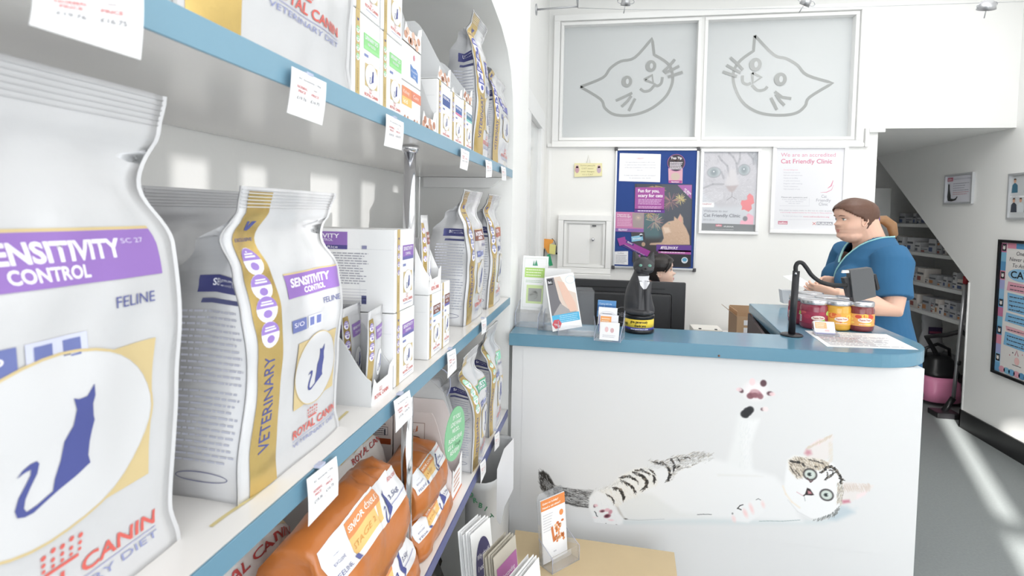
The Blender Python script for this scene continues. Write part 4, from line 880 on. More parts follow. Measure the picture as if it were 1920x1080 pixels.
# ================================================================ lying bags on the lowest shelf
def lying_bag(label, group, xf, y0, y1, z0, T, L, film, kind, seed=1, tilt=.0, slope=.035):
    """bag on its back, its bottom end (with the printed strip) facing the room"""
    t = thing('food_bag', label, 'pet food bag', (xf-L/2, (y0+y1)/2, z0), group)
    rr = random.Random(seed); off = Vector((seed*7.3, seed*1.7, 2)); N = 44
    prof = [(0, .02), (.005, .20), (.003, .52), (-slope*.35, .67), (-slope*.68, .82), (-slope, .97), (-slope-.018, 1.03), (-.55*L, 1.06), (-.72*L, 1.0), (-.88*L, .80), (-L, .45), (-L, .20), (-.8*L, .05), (-.4*L, 0), (-.02, 0)]
    rows = []
    for i in range(N+1):
        k = i/N; y = y0+(y1-y0)*k; e = abs(2*k-1); sc = 1-.26*e**5; ins = .016*e**6
        ring = []
        for j, (x, h) in enumerate(prof):
            nz = noise.noise(Vector((y*14, x*12, h*3))+off); nz2 = noise.noise(Vector((y*34, x*30, h*7))+off)+.5*noise.noise(Vector((y*75+x*40, x*60, h*14))+off)
            ring.append(Vector((xf+x-ins+nz*.007+nz2*.0025, y+tilt*h*T+nz2*.0045, z0+.001+max(0, (h*T*sc+(1-sc)*T*.30*(0 if h < .05 else 1))+(nz*.011+nz2*.0065)*(0 if h < .05 else 1)))))
        rows.append(ring)
    m = MB(); m.loft(rows, film, True, False)
    for e, s_ in ((0, -1), (N, 1)):
        r = rows[e]; c = sum((Vector(p) for p in r), Vector())/len(r); inner = [p.lerp(c, .55)+Vector((0, -s_*.022, 0)) for p in r]
        m.loft([r, inner] if s_ > 0 else [inner, r], film, True, False); m.add(inner, [list(range(len(inner)))], film, True)
    m.build('bag_body', t, merge=True)
    W = y1-y0
    def S(a, b):
        def f(u, v, h):
            k = min(max(u/W, 0), 1)*N; i = min(int(k), N-1); fk = k-i; q = a+(b-a)*v; j = min(int(q), b-1); fq = q-j
            p = (rows[i][j]*(1-fk)+rows[i+1][j]*fk)*(1-fq)+(rows[i][j+1]*(1-fk)+rows[i+1][j+1]*fk)*fq
            return p+Vector((h+.0006, 0, (h+.0006)*.8))
        return f
    cu = [W*i/N for i in range(1, N)]
    if kind == 'strip':
        a = MB(); A = Art(S(2, 5), a, cu, [1/3, 2/3], .0003); s3 = ink('e6e6e8')
        A.rect(W*.03, .12, W*.985, .98, s3); A.nxt()
        A.poly([(W*.22, .25), (W*.56, .25), (W*.56, .92), (W*.22, .92)], ink('e8c07c')); A.nxt(); A.poly([(W*.22, .60), (W*.56, .60), (W*.56, .92), (W*.22, .92)], ink('d98e5a')); A.nxt()
        A.text('SENIOR CONSULT', W*.235, .70, .115, ink('f4ece2'), width=W*.31, bold=.02); A.text('STAGE 2', W*.25, .36, .11, ink('d9a25c'), width=W*.2)
        vlogo(A, W*.10, .62, W*.055, ink(NAVY)); 
        for q in range(1): A.text('EXCLUSIVE', W*.06, .42, .07, ink('6a6d98'), width=W*.09); A.text('FELINE', W*.05, .18, .09, ink('6a6d98'), width=W*.10)
        A.rect(W*.19, .14, W*.235, .26, ink('5f66a0'))
        A.poly([(W*.635+(x-290)*.00012, .42-(y-580)*.0016) for x, y in CATP], ink(NAVY))
        A.text('3,5kg', W*.72, .40, .125, ink('54597f'), width=W*.115); A.text('ROYAL CANIN', W*.76, .74, .09, ink(RED), width=W*.17, bold=.012); A.rect(W*.70, .28, W*.93, .30, ink('9b9dc0'))
        a.build('end_label', t, recalc=False)
    if kind == 'top':
        a = MB(); A = Art(S(4, 8), a, cu, [.25, .5, .75], .0003)
        A.rect(W*.25, .36, W*.97, .95, ink('cdb98b')); A.nxt(); A.disc(W*.6, .66, W*.26, .19, ink('e8e6e2'), 30); A.nxt(); k = 1; A.poly([(W*.6+(y-580)*.0008*W, .66+(x-290)*.0009) for x, y in CATP], ink(NAVY)); A.k -= 1
        A.text('ROYAL CANIN', W*.96, .16, .11, ink('b04a4a'), 'R', width=W*.62, bold=.015); a.build('top_print', t, recalc=False)
    return t
GO = 'orange bags lying on the lowest shelf'
z1 = ZL+.001
lying_bag('orange bag with a big white printed strip, on top of the nearer orange stack', GO, -.318, .635, .905, z1+.124, .138, .115, M_BAGO, 'strip', 3, slope=.03)
lying_bag('orange bag under the big one, its strip at the bottom edge of the photo', GO, -.315, .70, .958, z1, .116, .12, M_BAGO, 'strip', 5, slope=.03)
lying_bag('orange bag on top of the farther stack beside the chrome pole', GO, -.336, 1.0, 1.205, z1+.080, .092, .12, M_BAGO, 'strip', 8, slope=.024)
lying_bag('orange bag at the bottom of the farther stack beside the chrome pole', GO, -.329, .992, 1.225, z1, .074, .12, M_BAGO, 'strip', 11, slope=.022)
M_BAGW2 = mat('white_bag_film_matte', 'dcdad9', rough=.35, coat=.2, bump=.15, bscale=60)
GW = 'white bags lying on the lowest shelf'
lying_bag('white bag behind the big orange one, red brand name and gold patch on top', GW, -.447, .44, .80, z1, .205, .19, M_BAGW2, 'top', 14, slope=.03)
lying_bag('white bag with a cat emblem lying behind the nearer orange stack, beside the pole', GW, -.462, .93, 1.19, z1, .185, .18, M_BAGW2, 'top', 19, slope=.03)

# ---------------------------------------------------------------- hanging price tickets
def bil(P, s, t): return (P[0]*(1-s)+P[1]*s)*t+(P[3]*(1-s)+P[2]*s)*(1-t)   # P: tl tr br bl
def ticket(label, tl, tr, br, bl, x=-.309):
    P = [at(0, x, *tl), at(0, x, *tr), at(0, x+.004, *br), at(0, x+.004, *bl)]
    c = (P[0]+P[1])/2; t = thing('price_ticket', label, 'price ticket', c, 'price tickets hanging from the shelf edges')
    n = (P[1]-P[0]).cross(P[3]-P[0]).normalized(); n = -n if n.x < 0 else n
    m = MB(); N = 6; rows = [[bil(P, 0, 1-k/N)+n*(.0012*math.sin(PI*k/N)), bil(P, 1, 1-k/N)+n*(.0012*math.sin(PI*k/N))] for k in range(N+1)]
    rows2 = [[p-n*.0004 for p in r] for r in rows]
    m.grid(rows, M_TICK); m.grid(rows2, M_TICK, flip=True); m.build('card', t, recalc=False)
    m = MB(); m.box((XL-.0012, c.y-.006, P[0].z-.001), (x+.0006, c.y+.006, P[0].z+.002), M_ACRE); m.build('clip', t)
    a = MB(); A = Art(lambda u, v, h: bil(P, u, v)+n*(.0012*math.sin(PI*(1-v))+h+.0002), a, None, [k/6 for k in range(1, 6)])
    r = ink('cf7f80'); g = ink('77777f')
    A.text('RC Sensitivity 1.5kg', .2, .80, .045, g, width=.62); A.text('NORMAL', .16, .60, .055, r, width=.28, bold=.02); A.text('PRICE', .2, .51, .055, r, width=.2, bold=.02)
    A.text('our', .62, .66, .04, g, width=.1); A.text('PRICE', .56, .53, .055, r, width=.22, bold=.02)
    A.text('\u00a319.76', .18, .36, .07, g, width=.25); A.text('\u00a316.75', .56, .38, .07, g, width=.26)
    for u0_ in (.12, .52):
        A.stroke([(u0_, .30), (u0_+.34, .30), (u0_+.34, .66), (u0_, .66), (u0_, .30)], .006, ink('e2b4b4'))
    a.build('ticket_print', t, recalc=False)
M_TICK = mat('ticket_card', 'ededee', rough=.4)
ticket('biggest price ticket, cut by the top left edge of the photo', (60, -30), (269, -30), (264, 112), (55, 46), x=-.285)
ticket('price ticket under the big top left bag', (547, 124), (612, 155), (604, 235), (538, 211))
ticket('price ticket just left of the chrome pole under the upper shelf', (724, 213), (757, 230), (753, 282), (720, 273))
ticket('narrow price ticket under the upper shelf, below the shiny gold bag', (864, 277), (880, 285), (876, 320), (862, 315))
ticket('second to last price ticket along the upper shelf edge', (910, 299), (922, 303), (922, 332), (911, 333))
ticket('last price ticket along the upper shelf edge', (939, 311), (948, 314), (949, 339), (941, 338))
ticket('price ticket hanging over the orange bag from the middle shelf', (575, 899), (631, 855), (634, 928), (578, 988))
ticket('price ticket by the chrome pole under the middle shelf', (738, 752), (768, 731), (773, 779), (742, 812))
ticket('price ticket over the dark green banded bag, middle shelf edge', (838, 661), (854, 653), (856, 692), (839, 710))
ticket('small price ticket near the end of the middle shelf edge', (902, 601), (912, 596), (911, 622), (903, 628))
ticket('price ticket on the navy shelf edge in front of the bin', (900, 870), (910, 859), (911, 885), (901, 908), x=-.306)
ticket('small last price ticket on the navy shelf edge', (927, 816), (936, 808), (936, 836), (927, 847), x=-.306)

# green oval review sign on a thin rod
t = thing('review_sign', 'green oval shelf sign asking customers to leave a review', 'sign', tuple(at(0, -.300, 853, 812)))
Pc = at(0, -.300, 853, 812); e1 = at(0, -.300, 870, 800)-Pc; e2 = at(0, -.300, 856, 762)-Pc
out_ = [Pc+e1*math.cos(2*PI*k/40)+e2*math.sin(2*PI*k/40) for k in range(40)]
m = MB(); m.prism(out_, (.0015, 0, 0), mat('sign_green', '7dbd8e', rough=.45)); m.build('oval_card', t)
n_ = Vector((1, 0, 0)); e1u = Vector((0, e1.length, -.012))
a = MB(); A = Art(lambda u, v, h: Pc+e1*u+e2*v+Vector((.0017+h, 0, 0)), a)
for k, (s_, w_) in enumerate((('IF YOU', .75), ('LOVE WHAT', 1.1), ('WE DO...', .8), ('PLEASE LEAVE', 1.35), ('US A', .5), ('REVIEW!', .9))):
    A.text(s_, (0 if s_ != 'US A' else -.45), .55-k*.24-(.08 if k > 2 else 0), .16, ink('eef6ee'), 'C', width=w_, bold=.02)
A.text('Google', .28, .55-4*.24-.08, .15, ink('5f8f6c'), 'C', width=.6)
a.build('lettering', t, recalc=False)
m = MB(); m.tube([Pc+e1*.5+e2*.1+Vector((-.002, 0, 0)), at(0, -.316, 880, 785)], .0012, mat('grey_wire', '77777a', rough=.4), 6); m.build('rod', t)

# ---------------------------------------------------------------- bin, bin bag, papers, leaflets under the shelf end
M_BIN = mat('grey_plastic_bin', 'bfc0c1', rough=.42)
t = thing('waste_bin', 'tall grey plastic bin with green lettering between the shelves and the counter', 'bin', (-.315, 1.62, 0))
def rr_ring(cx, cy_, hx, hy, z, r=.35, n=28):
    P = []
    for k in range(n):
        a_ = 2*PI*k/n; c, s_ = math.cos(a_), math.sin(a_); e = .62
        P.append(Vector((cx+hx*abs(c)**e*(1 if c > 0 else -1), cy_+hy*abs(s_)**e*(1 if s_ > 0 else -1), z)))
    return P
m = MB(); prof = [(0, .78), (.02, .8), (.55, .9), (.76, .97), (.775, 1.04), (.795, 1.06), (.80, 1.04), (.79, .99), (.77, .94), (.5, .86), (.05, .76)]
m.loft([rr_ring(-.328, 1.625, .058*s_, .165*s_, z) for z, s_ in prof], M_BIN, True, True); m.build('bin_body', t)
a = MB(); A = Art(S_ny(1.460), a)
for ch, px_, py_, ro in (('O', 880, 934, .5), ('R', 888, 943, .2), ('B', 897, 951, -.2), ('I', 908, 957, -.5), ('T', 914, 968, -.8)):
    q_ = at(1, 1.46, px_, py_); A.text(ch, q_.x, q_.z, .014, ink('4f8a67'), bold=.03, rot=ro)
a.build('bin_lettering', t, recalc=False)
mM = MB(); Pp = [at(1, 1.43, *q) for q in ((945, 842), (963, 822), (962, 918), (946, 950), (938, 985), (931, 975), (932, 880))]
mM.prism([tuple(p) for p in Pp], (0, .003, 0), mat('note_paper', 'e4e4e6', rough=.6)); o = tag(mM.build('paper_notes'), 'bunch of white handwritten notes hanging between the bin and the counter', 'notes')
M_BB = mat('black_bin_bag', '141416', rough=.28, bump=.8, bscale=22)
m = MB(); rows = []
for i in range(17):
    k = i/16; z = .012+k*.76; r0_ = .145*(math.sin(PI*min(k*.62+.19, 1)))**.6*(1-.35*k)
    rows.append([Vector((-.475+min(r0_*math.cos(2*PI*j/30)*1.1+noise.noise(Vector((math.cos(2*PI*j/30)*2.4, math.sin(2*PI*j/30)*2.4, z*7)))*.05, .175), 1.25+r0_*1.45*math.sin(2*PI*j/30)+noise.noise(Vector((math.cos(2*PI*j/30)*3, 4+math.sin(2*PI*j/30)*3, z*9)))*.05, z)) for j in range(30)])
m.loft(rows, M_BB); tag(m.build('bin_bag'), 'black crinkled bin bag standing under the navy-edged shelf', 'bin bag')

def leaflet_fan(label, grp, base, w, h, n, colr, artf, tilt=.12, step=.006, mcol='efefef', skew=.35):
    """upright leaflets facing the room, front one printed; base = near lower corner of the front leaflet"""
    du = Vector((skew, 1, 0)).normalized(); up = Vector((-tilt, .05, 1)).normalized(); nn = du.cross(up).normalized()
    for k in range(n):
        b = Vector(base)-Vector((step*k, 0, 0))+Vector((0, .003*((k*5) % 3-1), .003*((k*7) % 3-1) if k else 0)); lb = label[0] if k == 0 else label[1]
        m = MB(); m.prism([b, b+du*w, b+du*w+up*h, b+up*h], -nn*.0012, mat('leaflet_'+mcol, mcol, rough=.4)); o = m.build('leaflet'); tag(o, lb, 'leaflet', grp)
        o.location = b
        for v in o.data.vertices: v.co -= b
        if k == 0:
            a = MB(); A = Art(lambda u, v, hh: b+du*u+up*v+nn*(.0004+hh), a); artf(A, w, h); a.build('leaflet_print', o, recalc=False)
def art_vacc(A, w, h):
    A.disc(w*.52, h*.55, w*.40, h*.33, ink('3f3c66'), 36); A.nxt()
    for k, s_ in enumerate(('Why should', 'I vaccinate', 'my pet?')): A.text(s_, w*.52, h*(.68-.12*k), h*.055, ink('e9e8f0'), 'C', width=w*(.6, .6, .4)[k], shear=.25)
def art_purple(A, w, h):
    A.rect(w*.08, h*.12, w*.97, h*.86, ink('a8639a')); A.nxt(); A.text('Understanding', w*.14, h*.70, h*.05, ink('f0e4ee'), width=w*.7, rot=.0); A.text('your pet\u2019s', w*.14, h*.60, h*.05, ink('f0e4ee'), width=w*.5); A.text('health plan', w*.14, h*.50, h*.05, ink('f0e4ee'), width=w*.6); A.lines(w*.14, h*.2, w*.9, h*.45, 5, ink('dcb9d4'))
def art_teal(A, w, h):
    A.disc(w*.55, h*.42, w*.36, h*.38, ink('4fb3a4'), 36); A.nxt(); A.text('Vets', w*.55, h*.55, h*.06, ink('eaf4f2'), 'C', shear=.25)
t = thing('leaflet_rack', 'clear stepped leaflet rack at the bottom edge of the photo left of the bench', 'rack', (-.24, 1.2, 0))
m = MB(); m.box((-.32, 1.05, 0), (-.12, 1.22, .012), M_ACRE); m.box((-.30, 1.12, .012), (-.16, 1.15, .593), M_ACRE); m.build('stand', t)
for k, (x, y_) in enumerate(((-.256, 1.18), (-.188, 1.11), (-.128, 1.055))):
    m = MB(); dq = Vector((.35, 1, 0)).normalized(); nq = Vector((1, -.35, 0)).normalized(); b = Vector((x, y_, .592)); m.prism([b+nq*.008-dq*.004, b+nq*.008+dq*.104, b-nq*.045+dq*.104, b-nq*.045-dq*.004], (0, 0, .004), M_ACRE); m.prism([b+nq*.006-dq*.004, b+nq*.008-dq*.004, b+nq*.008+dq*.104, b+nq*.006+dq*.104], (0, 0, .045), M_ACR); m.build('pocket', t)
GLf = 'leaflets in the rack below the shelf'
leaflet_fan(('white leaflet with a navy speech bubble, Why should I vaccinate my pet', 'plain-backed leaflet behind the vaccination leaflet in the rack'), GLf, (-.256, 1.18, .600), .086, .215, 6, None, art_vacc)
leaflet_fan(('purple leaflet in the middle of the rack', 'leaflet edge behind the purple leaflet in the rack'), GLf, (-.188, 1.11, .600), .098, .215, 5, None, art_purple, mcol='b9b3a6')
leaflet_fan(('white leaflet with a teal circle nearest the bench', 'white leaflet behind the teal circle leaflet'), GLf, (-.128, 1.055, .600), .098, .205, 5, None, art_teal)
# leaflet holder on the bench
def acr_holder(label, c, w, h, d, yaw, cat='leaflet holder', name='leaflet_holder', grp=None, lean=.25):
    t = thing(name, label, cat, c, grp); du = Vector((math.cos(yaw), math.sin(yaw), 0)); nf = Vector((math.sin(yaw), -math.cos(yaw), 0)); c = Vector(c); up = Vector((0, 0, 1))
    m = MB(); b = c-nf*d*.2; top = b-nf*lean*h*.5+up*h
    q = [b-du*w/2, b+du*w/2, top+du*w/2, top-du*w/2]
    m.prism([q[0], q[1], q[2]*.92+q[1]*.08, q[2]-du*w*.08, q[3]+du*w*.08, q[3]*.92+q[0]*.08], nf*.0022, M_ACR); m.build('back_panel', t)
    m = MB(); m.prism([c-du*w/2-nf*d*.5, c+du*w/2-nf*d*.5, c+du*w/2+nf*d*.5, c-du*w/2+nf*d*.5], up*.0025, M_ACR); m.build('base_plate', t)
    m = MB(); f0 = c+nf*d*.5; m.prism([f0-du*w/2, f0+du*w/2, f0+du*w/2+up*h*.22-nf*.006, f0-du*w/2+up*h*.22-nf*.006], -nf*.002, M_ACR); m.build('front_lip', t)
    for s_ in (-1, 1):
        m = MB(); e = du*(s_*w/2); m.prism([f0+e, f0+e+up*h*.22, b+e-nf*lean*h*.2+up*h*.38, b+e], du*(-s_*.002), M_ACR); m.build('side_wall', t)
        m = MB(); m.tube([f0+e, f0+e+up*h*.22, b+e-nf*lean*h*.2+up*h*.38], .0009, M_ACRE, 6); m.build('edge', t)
    return t, b, du, nf, up
hc = at(2, .503, 1045, 1050)
_, b, du, nf, up = acr_holder('clear acrylic holder with an orange-topped flyer standing on the pale bench', (hc.x, hc.y, .5005), .112, .205, .075, .85)
fl = b+nf*.004+up*.004; lv = (up-nf*.11).normalized(); w_, h_ = .100, .185; o0 = fl-du*w_/2
m = MB(); m.prism([o0, o0+du*w_, o0+du*w_+lv*h_, o0+lv*h_], nf*.004, mat('leaflet_efefef', 'efefef', rough=.4)); o = tag(m.build('leaflet'), 'white flyer with an orange heading and an orange cat picture in the bench holder', 'leaflet')
a = MB(); A = Art(lambda u, v, h: o0+du*u+lv*v+nf*(.0044+h), a); A.rect(0, 0, w_, h_, ink('ececee')); A.nxt(); A.rect(0, h_*.83, w_, h_, ink('e08a4e')); A.nxt(); A.text('Going on holiday?', w_*.06, h_*.925, h_*.032, ink('f6efe6'), width=w_*.66, bold=.02); A.text('Need a cat sitter?', w_*.06, h_*.86, h_*.032, ink('f6efe6'), width=w_*.74, bold=.02)
A.lines(w_*.06, h_*.48, w_*.5, h_*.78, 7, ink('c9c9cf'), .3, .3, 3); A.disc(w_*.82, h_*.70, w_*.085, w_*.09, ink('e39055'), 18)
for k in range(26):
    r = random.Random(k); A.disc(w_*(.5+.38*r.random()), h_*(.26+.32*r.random()*(.3+.7*(k % 2))), w_*.05*r.uniform(.6, 1.3), w_*.05*r.uniform(.6, 1.5), ink(r.choice(('dd8a55', 'e6a06e', 'cf7440', 'efbf98'))), 10); A.nxt(0)
A.stroke([(w_*.40, h_*.53), (w_*.43, h_*.42), (w_*.47, h_*.28)], w_*.09, ink('d07c4c')); A.text('cats', w_*.42, h_*.12, h_*.03, ink('9a9aa2')); a.build('flyer_print', o, recalc=False)
# ================================================================ things on the back wall
M_ALU = mat('silver_frame', 'd5d7da', rough=.35, metal=.6); M_WFR = mat('white_frame', 'f2f2f3', rough=.35)
def ipx(px, py, y=YB-.02): p = at(1, y, px, py); return p.x, p.z
# noticeboard
NB = thing('noticeboard', 'blue felt noticeboard with an aluminium frame and grey corner caps on the back wall', 'noticeboard', (.37, YB-.015, 1.15))
BL, BR = (.075, .672), (1.155, 2.05)
m = MB(); m.box((.085, YB-.012, 1.168), (.662, YB-.004, 2.040), mat('blue_felt', '2f4a8c', rough=.9, bump=.4, bscale=400)); m.build('felt', NB)
m = MB()
for lo, hi in (((.075, 1.155), (.088, 2.05)), ((.659, 1.155), (.672, 2.05)), ((.088, 1.155), (.659, 1.170)), ((.088, 2.035), (.659, 2.05))): m.rbox((lo[0], YB-.020, lo[1]), (hi[0], YB-.001, hi[1]), M_ALU, .002, 1)
m.build('frame', NB)
for x, z in ((.079, 1.159), (.668, 1.159), (.079, 2.046), (.668, 2.046)):
    m = MB(); m.rbox((x-.012, YB-.023, z-.014), (x+.012, YB-.0005, z+.014), mat('dark_grey_plastic', '4c4c50', rough=.4), .006, 2); m.build('corner_cap', NB)
yb = YB-.0125
zN = lambda x, y: ipx(1140+x/4.406, 270+y/4.406, yb)
M_PAP = mat('white_paper', 'efeff2', rough=.55); 
def pinned(name, label, pts, cat='poster', m_=None, lift=.001, grp='notices pinned to the board'):
    P = [zN(*q) for q in pts]; y = yb-lift
    m = MB(); m.prism([(a_, y, b_) for a_, b_ in P], (0, -.0006, 0), m_ or M_PAP); o = m.build(name); tag(o, label, cat, grp); return o, P, y-.0008
def nart(y): a = MB(); return a, Art(lambda u, v, h: Vector((u, y-h, v)), a, step=.0003)
o, P, y = pinned('notice', 'white notice in a plastic sleeve at the top left of the noticeboard', [(98, 75), (437, 84), (430, 316), (90, 306)], 'notice', mat('sleeved_paper', 'eff0f4', rough=.15))
a, A = nart(y); u0, v0 = zN(100, 306); u1, v1 = zN(430, 80); W, h_ = u1-u0, v1-v0; A.text('CREDIT', u0+W*.5, v1-h_*.20, h_*.05, ink('c98a90'), 'C', width=W*.18)
for k, (s_, w_) in enumerate((('We regret that we are unable to offer credit', .76), ('on veterinary fees. Please settle your account', .8), ('at the time of treatment, or when collecting', .78), ('your cat.', .15), ('', 0), ('Credit and Debit cards are accepted', .8), ('for all amounts over \u00a35.00', .55))):
    if s_: A.text(s_, u0+W*.5, v1-h_*(.33+k*.095), h_*.035, ink('9b9ba6'), 'C', width=W*w_)
a.build('notice_print', o, recalc=False)
# top tip tag
o, P, y = pinned('top_tip_card', 'round-topped dark and pink card at the top right of the noticeboard', [(498, 200), (500, 322), (614, 325), (617, 200)], 'card', mat('pinkish_print', 'd9a7b8', rough=.4))
m = MB(); cx, cz = zN(563, 155); r_ = zN(637, 155)[0]-cx; m.prism([(cx+r_*math.cos(2*PI*k/32), yb-.0018, cz+r_*math.sin(2*PI*k/32)) for k in range(32)], (0, -.0006, 0), mat('dark_card', '3a3340', rough=.4)); m.build('round_top', o)
a, A = nart(yb-.0027); A.ring(cx, cz, r_*.97, r_*.97, r_*.06, ink('a7679a')); A.nxt(); A.text('Top Tip', cx, cz+r_*.42, r_*.26, ink('f2eef2'), 'C', width=r_*1.25, bold=.03); A.lines(cx-r_*.7, cz-r_*.8, cx+r_*.75, cz+.1*r_, 5, ink('e6dfe6'), .6, .15)
for k in range(14): q = k*.9; A.stroke([(cx-r_*.1, cz+r_*.25), (cx-r_*.1+math.cos(q)*r_*.6, cz+r_*.3+math.sin(q)*r_*.2)], r_*.02, ink('c9a070')); A.nxt(0)
a.build('card_print', o, recalc=False)
a, A = nart(yb-.0018); e0, e1 = zN(500, 322), zN(614, 215); A.disc((e0[0]+e1[0])/2, e0[1]+(e1[1]-e0[1])*.5, (e1[0]-e0[0])*.33, (e1[1]-e0[1])*.3, ink('cbb9ae')); A.rect(e0[0], e0[1], e1[0], e0[1]+(e1[1]-e0[1])*.2, ink('b25598')); A.nxt(); A.text('FELIWAY', (e0[0]+e1[0])/2, e0[1]+.003, .009, ink('f4eef4'), 'C', width=(e1[0]-e0[0])*.6, bold=.03); a.build('card_foot_print', o, recalc=False)
# big fireworks poster, painted
o = tag(MB().build('x'), 'x', 'x'); bpy.data.objects.remove(o)
pu0, pv0 = zN(215, 1010); pu1, pv1 = zN(697, 330); 
o, P, y = pinned('fireworks_poster', 'large purple and dark poster with a ginger cat and fireworks', [(222, 328), (697, 335), (683, 1015), (210, 1000)], 'poster', mat('night_print', '2c2a33', rough=.3), .002)
cvp = Canvas(200, 280, H('3b3d48')); R = random.Random(5)
Q = lambda x, y_: ((zN(x, y_)[0]-pu0)/(pu1-pu0)*199, (pv1-zN(x, y_)[1])/(pv1-pv0)*279)
cvp.poly([Q(440, 330), Q(697, 330), Q(690, 700), Q(440, 760)], H('474c58'), 12); cvp.poly([Q(215, 560), Q(440, 560), Q(440, 850), Q(215, 850)], H('4d6a70'), 16); cvp.poly([Q(215, 780), Q(440, 780), Q(400, 1010), Q(215, 1010)], H('3a3436'), 12); cvp.poly([Q(400, 905), Q(690, 905), Q(690, 1015), Q(400, 1015)], H('28262c'), 4)
for cx, cy_, r_, c1, c2 in ((380, 640, 85, 'd9b9a0', 'b07a80'), (520, 470, 85, 'cf9a86', '9a6a78'), (600, 455, 55, 'e8dca0', 'c9b070'), (340, 570, 60, 'd8b070', 'b08a60'), (380, 340, 120, 'c9a46a', '8f7f60')):
    for k in range(46):
        q = R.uniform(0, 2*PI) if cy_ > 345 else R.uniform(.1, PI-.1); l = r_*R.uniform(.5, 1); x0, y0 = Q(cx+math.cos(q)*l*.15, cy_+math.sin(q)*l*.15); x1, y1 = Q(cx+math.cos(q)*l, cy_+math.sin(q)*l)
        cvp.line(x0, y0, x1, y1, .35, .8, H(R.choice((c1, c2))), .75, .8)
cvp.poly([Q(*q) for q in ((575, 335), (697, 335), (692, 455))], H('a661a6'), 1.2); 
body = [(440,690),(470,660),(500,640),(545,632),(548,598),(575,620),(598,575),(622,610),(625,660),(650,700),(675,760),(680,835),(560,835),(470,838),(345,835),(350,820),(440,815),(460,780),(450,730)]
cvp.poly([Q(*q) for q in body], H('c9aa92'), 2.2)
for k in range(260):
    x, yy = R.uniform(440, 680), R.uniform(600, 835)
    if inside(body, x, yy): X_, Y_ = Q(x, yy); cvp.line(X_, Y_, X_+R.uniform(1, 3), Y_+R.uniform(1, 3), .5, .4, H(R.choice(('a98570', 'dcc6b2', 'b8957c', 'e6d6c6'))), .55)
cvp.poly([Q(585, 625), Q(598, 585), Q(612, 650)], H('d99f94'), 1.5); cvp.ell(*Q(505, 657), 3.2, 2.2, H('8fa08c'), 1); cvp.ell(*Q(446, 690), 1.6, 1.6, H('a0645c'), 1); cvp.poly([Q(455, 690), Q(500, 690), Q(520, 730), Q(470, 740)], H('ead8c8'), 4, .7)
cvp.path([Q(347, 830), Q(420, 828), Q(480, 810)], 2.2, H('c4a58e'), .9)
cvp.build(lambda u, v, h: Vector((u, y-.0002-h, v)), pu0+.003, pv0+.004, pu1-.003, pv1-.003, 'poster_picture', o, rough=.35)
a, A = nart(y-.0006); R4 = lambda x0, y0_, x1, y1, m_: A.rect(zN(x0, y1)[0], zN(x0, y1)[1], zN(x1, y0_)[0], zN(x1, y0_)[1], m_)
R4(220, 360, 468, 540, ink('a557a0')); R4(218, 540, 468, 566, ink('6b3f93')); R4(398, 838, 688, 885, ink('6a4596')); R4(415, 880, 685, 905, ink('b25aa6')); A.nxt()
for s_, x, yy, hh, ww in (('Fun for you,', 248, 398, .023, 165), ('scary for cats', 248, 437, .023, 192), ('FELIWAY', 450, 868, .021, 120)): A.text(s_, *zN(x, yy), hh, ink('f1e8f1'), width=ww/4.406/FPX*4.2, bold=.03)
for yy, n_ in ((500, 4), (533, 2)): A.lines(zN(248, yy)[0], zN(248, yy)[1], zN(445, yy)[0], zN(248, yy-48 if n_ == 4 else yy-22)[1], n_, ink('dcb6da'), .5, .12)
A.lines(zN(245, 560)[0], zN(245, 560)[1], zN(435, 560)[0], zN(245, 545)[1], 1, ink('e3d6ea'), .6, .02); A.lines(zN(435, 900)[0], zN(435, 900)[1], zN(635, 885)[0], zN(435, 886)[1], 1, ink('ead0e6'), .6, .02)
A.poly([zN(432, 866), zN(440, 845), zN(450, 845), zN(446, 866)], ink('f1e8f1')); a.build('poster_lettering', o, recalc=False); a, A = nart(y-.0009); A.text('AS SEEN', *zN(628, 372), .012, ink('f1e8f1'), width=.062, rot=-.75, bold=.03); A.text('ON TV', *zN(622, 392), .012, ink('f1e8f1'), width=.045, rot=-.75, bold=.03)
a.build('poster_lettering', o, recalc=False); a, A = nart(y-.0009); cx, cz = zN(632, 960); A.disc(cx, cz, .023, .023, ink('dfe6ee')); A.nxt(); A.disc(cx, cz+.004, .017, .013, ink('5fa3c8')); A.text('MVM', cx, cz-.014, .006, ink('5b5f80'), 'C'); a.build('poster_badge', o, recalc=False)
# small pink flyer
o, P, y = pinned('pink_flyer', 'small pink and purple flyer at the left edge of the noticeboard', [(65, 560), (298, 565), (293, 730), (60, 722)], 'poster', mat('pink_print', 'c877a8', rough=.35), .0028)
a, A = nart(y); A.poly([zN(200, 568), zN(296, 568), zN(292, 695), zN(205, 690)], ink('a99a9a')); A.poly([zN(62, 695), zN(294, 702), zN(292, 728), zN(60, 721)], ink('8d6ab0')); A.nxt(); A.text('FELIWAY', *zN(85, 716), .014, ink('f1e8f1'), width=.068, bold=.03); A.text('Prepare your cat', *zN(75, 588), .011, ink('f3e2ee'), width=.09, bold=.03); A.text('for fireworks night!', *zN(75, 604), .011, ink('f3e2ee'), width=.10, bold=.03); A.lines(zN(75, 680)[0], zN(75, 680)[1], zN(200, 680)[0], zN(75, 612)[1], 5, ink('e6b8d6'), .5, .2)
for k in range(16): q = k*.4; c = zN(250, 610); A.stroke([c, (c[0]+math.cos(q)*.022, c[1]+math.sin(q)*.022)], .0012, ink('e0cdbd')); A.nxt(0)
a.build('flyer_print', o, recalc=False)
o, P, y = pinned('photo_flyer', 'small dark flyer with a light blue heading behind the rocket card', [(190, 730), (300, 728), (318, 850), (320, 975), (200, 975), (205, 850)], 'poster', mat('dark_flyer', '3b3a40', rough=.35), .0030)
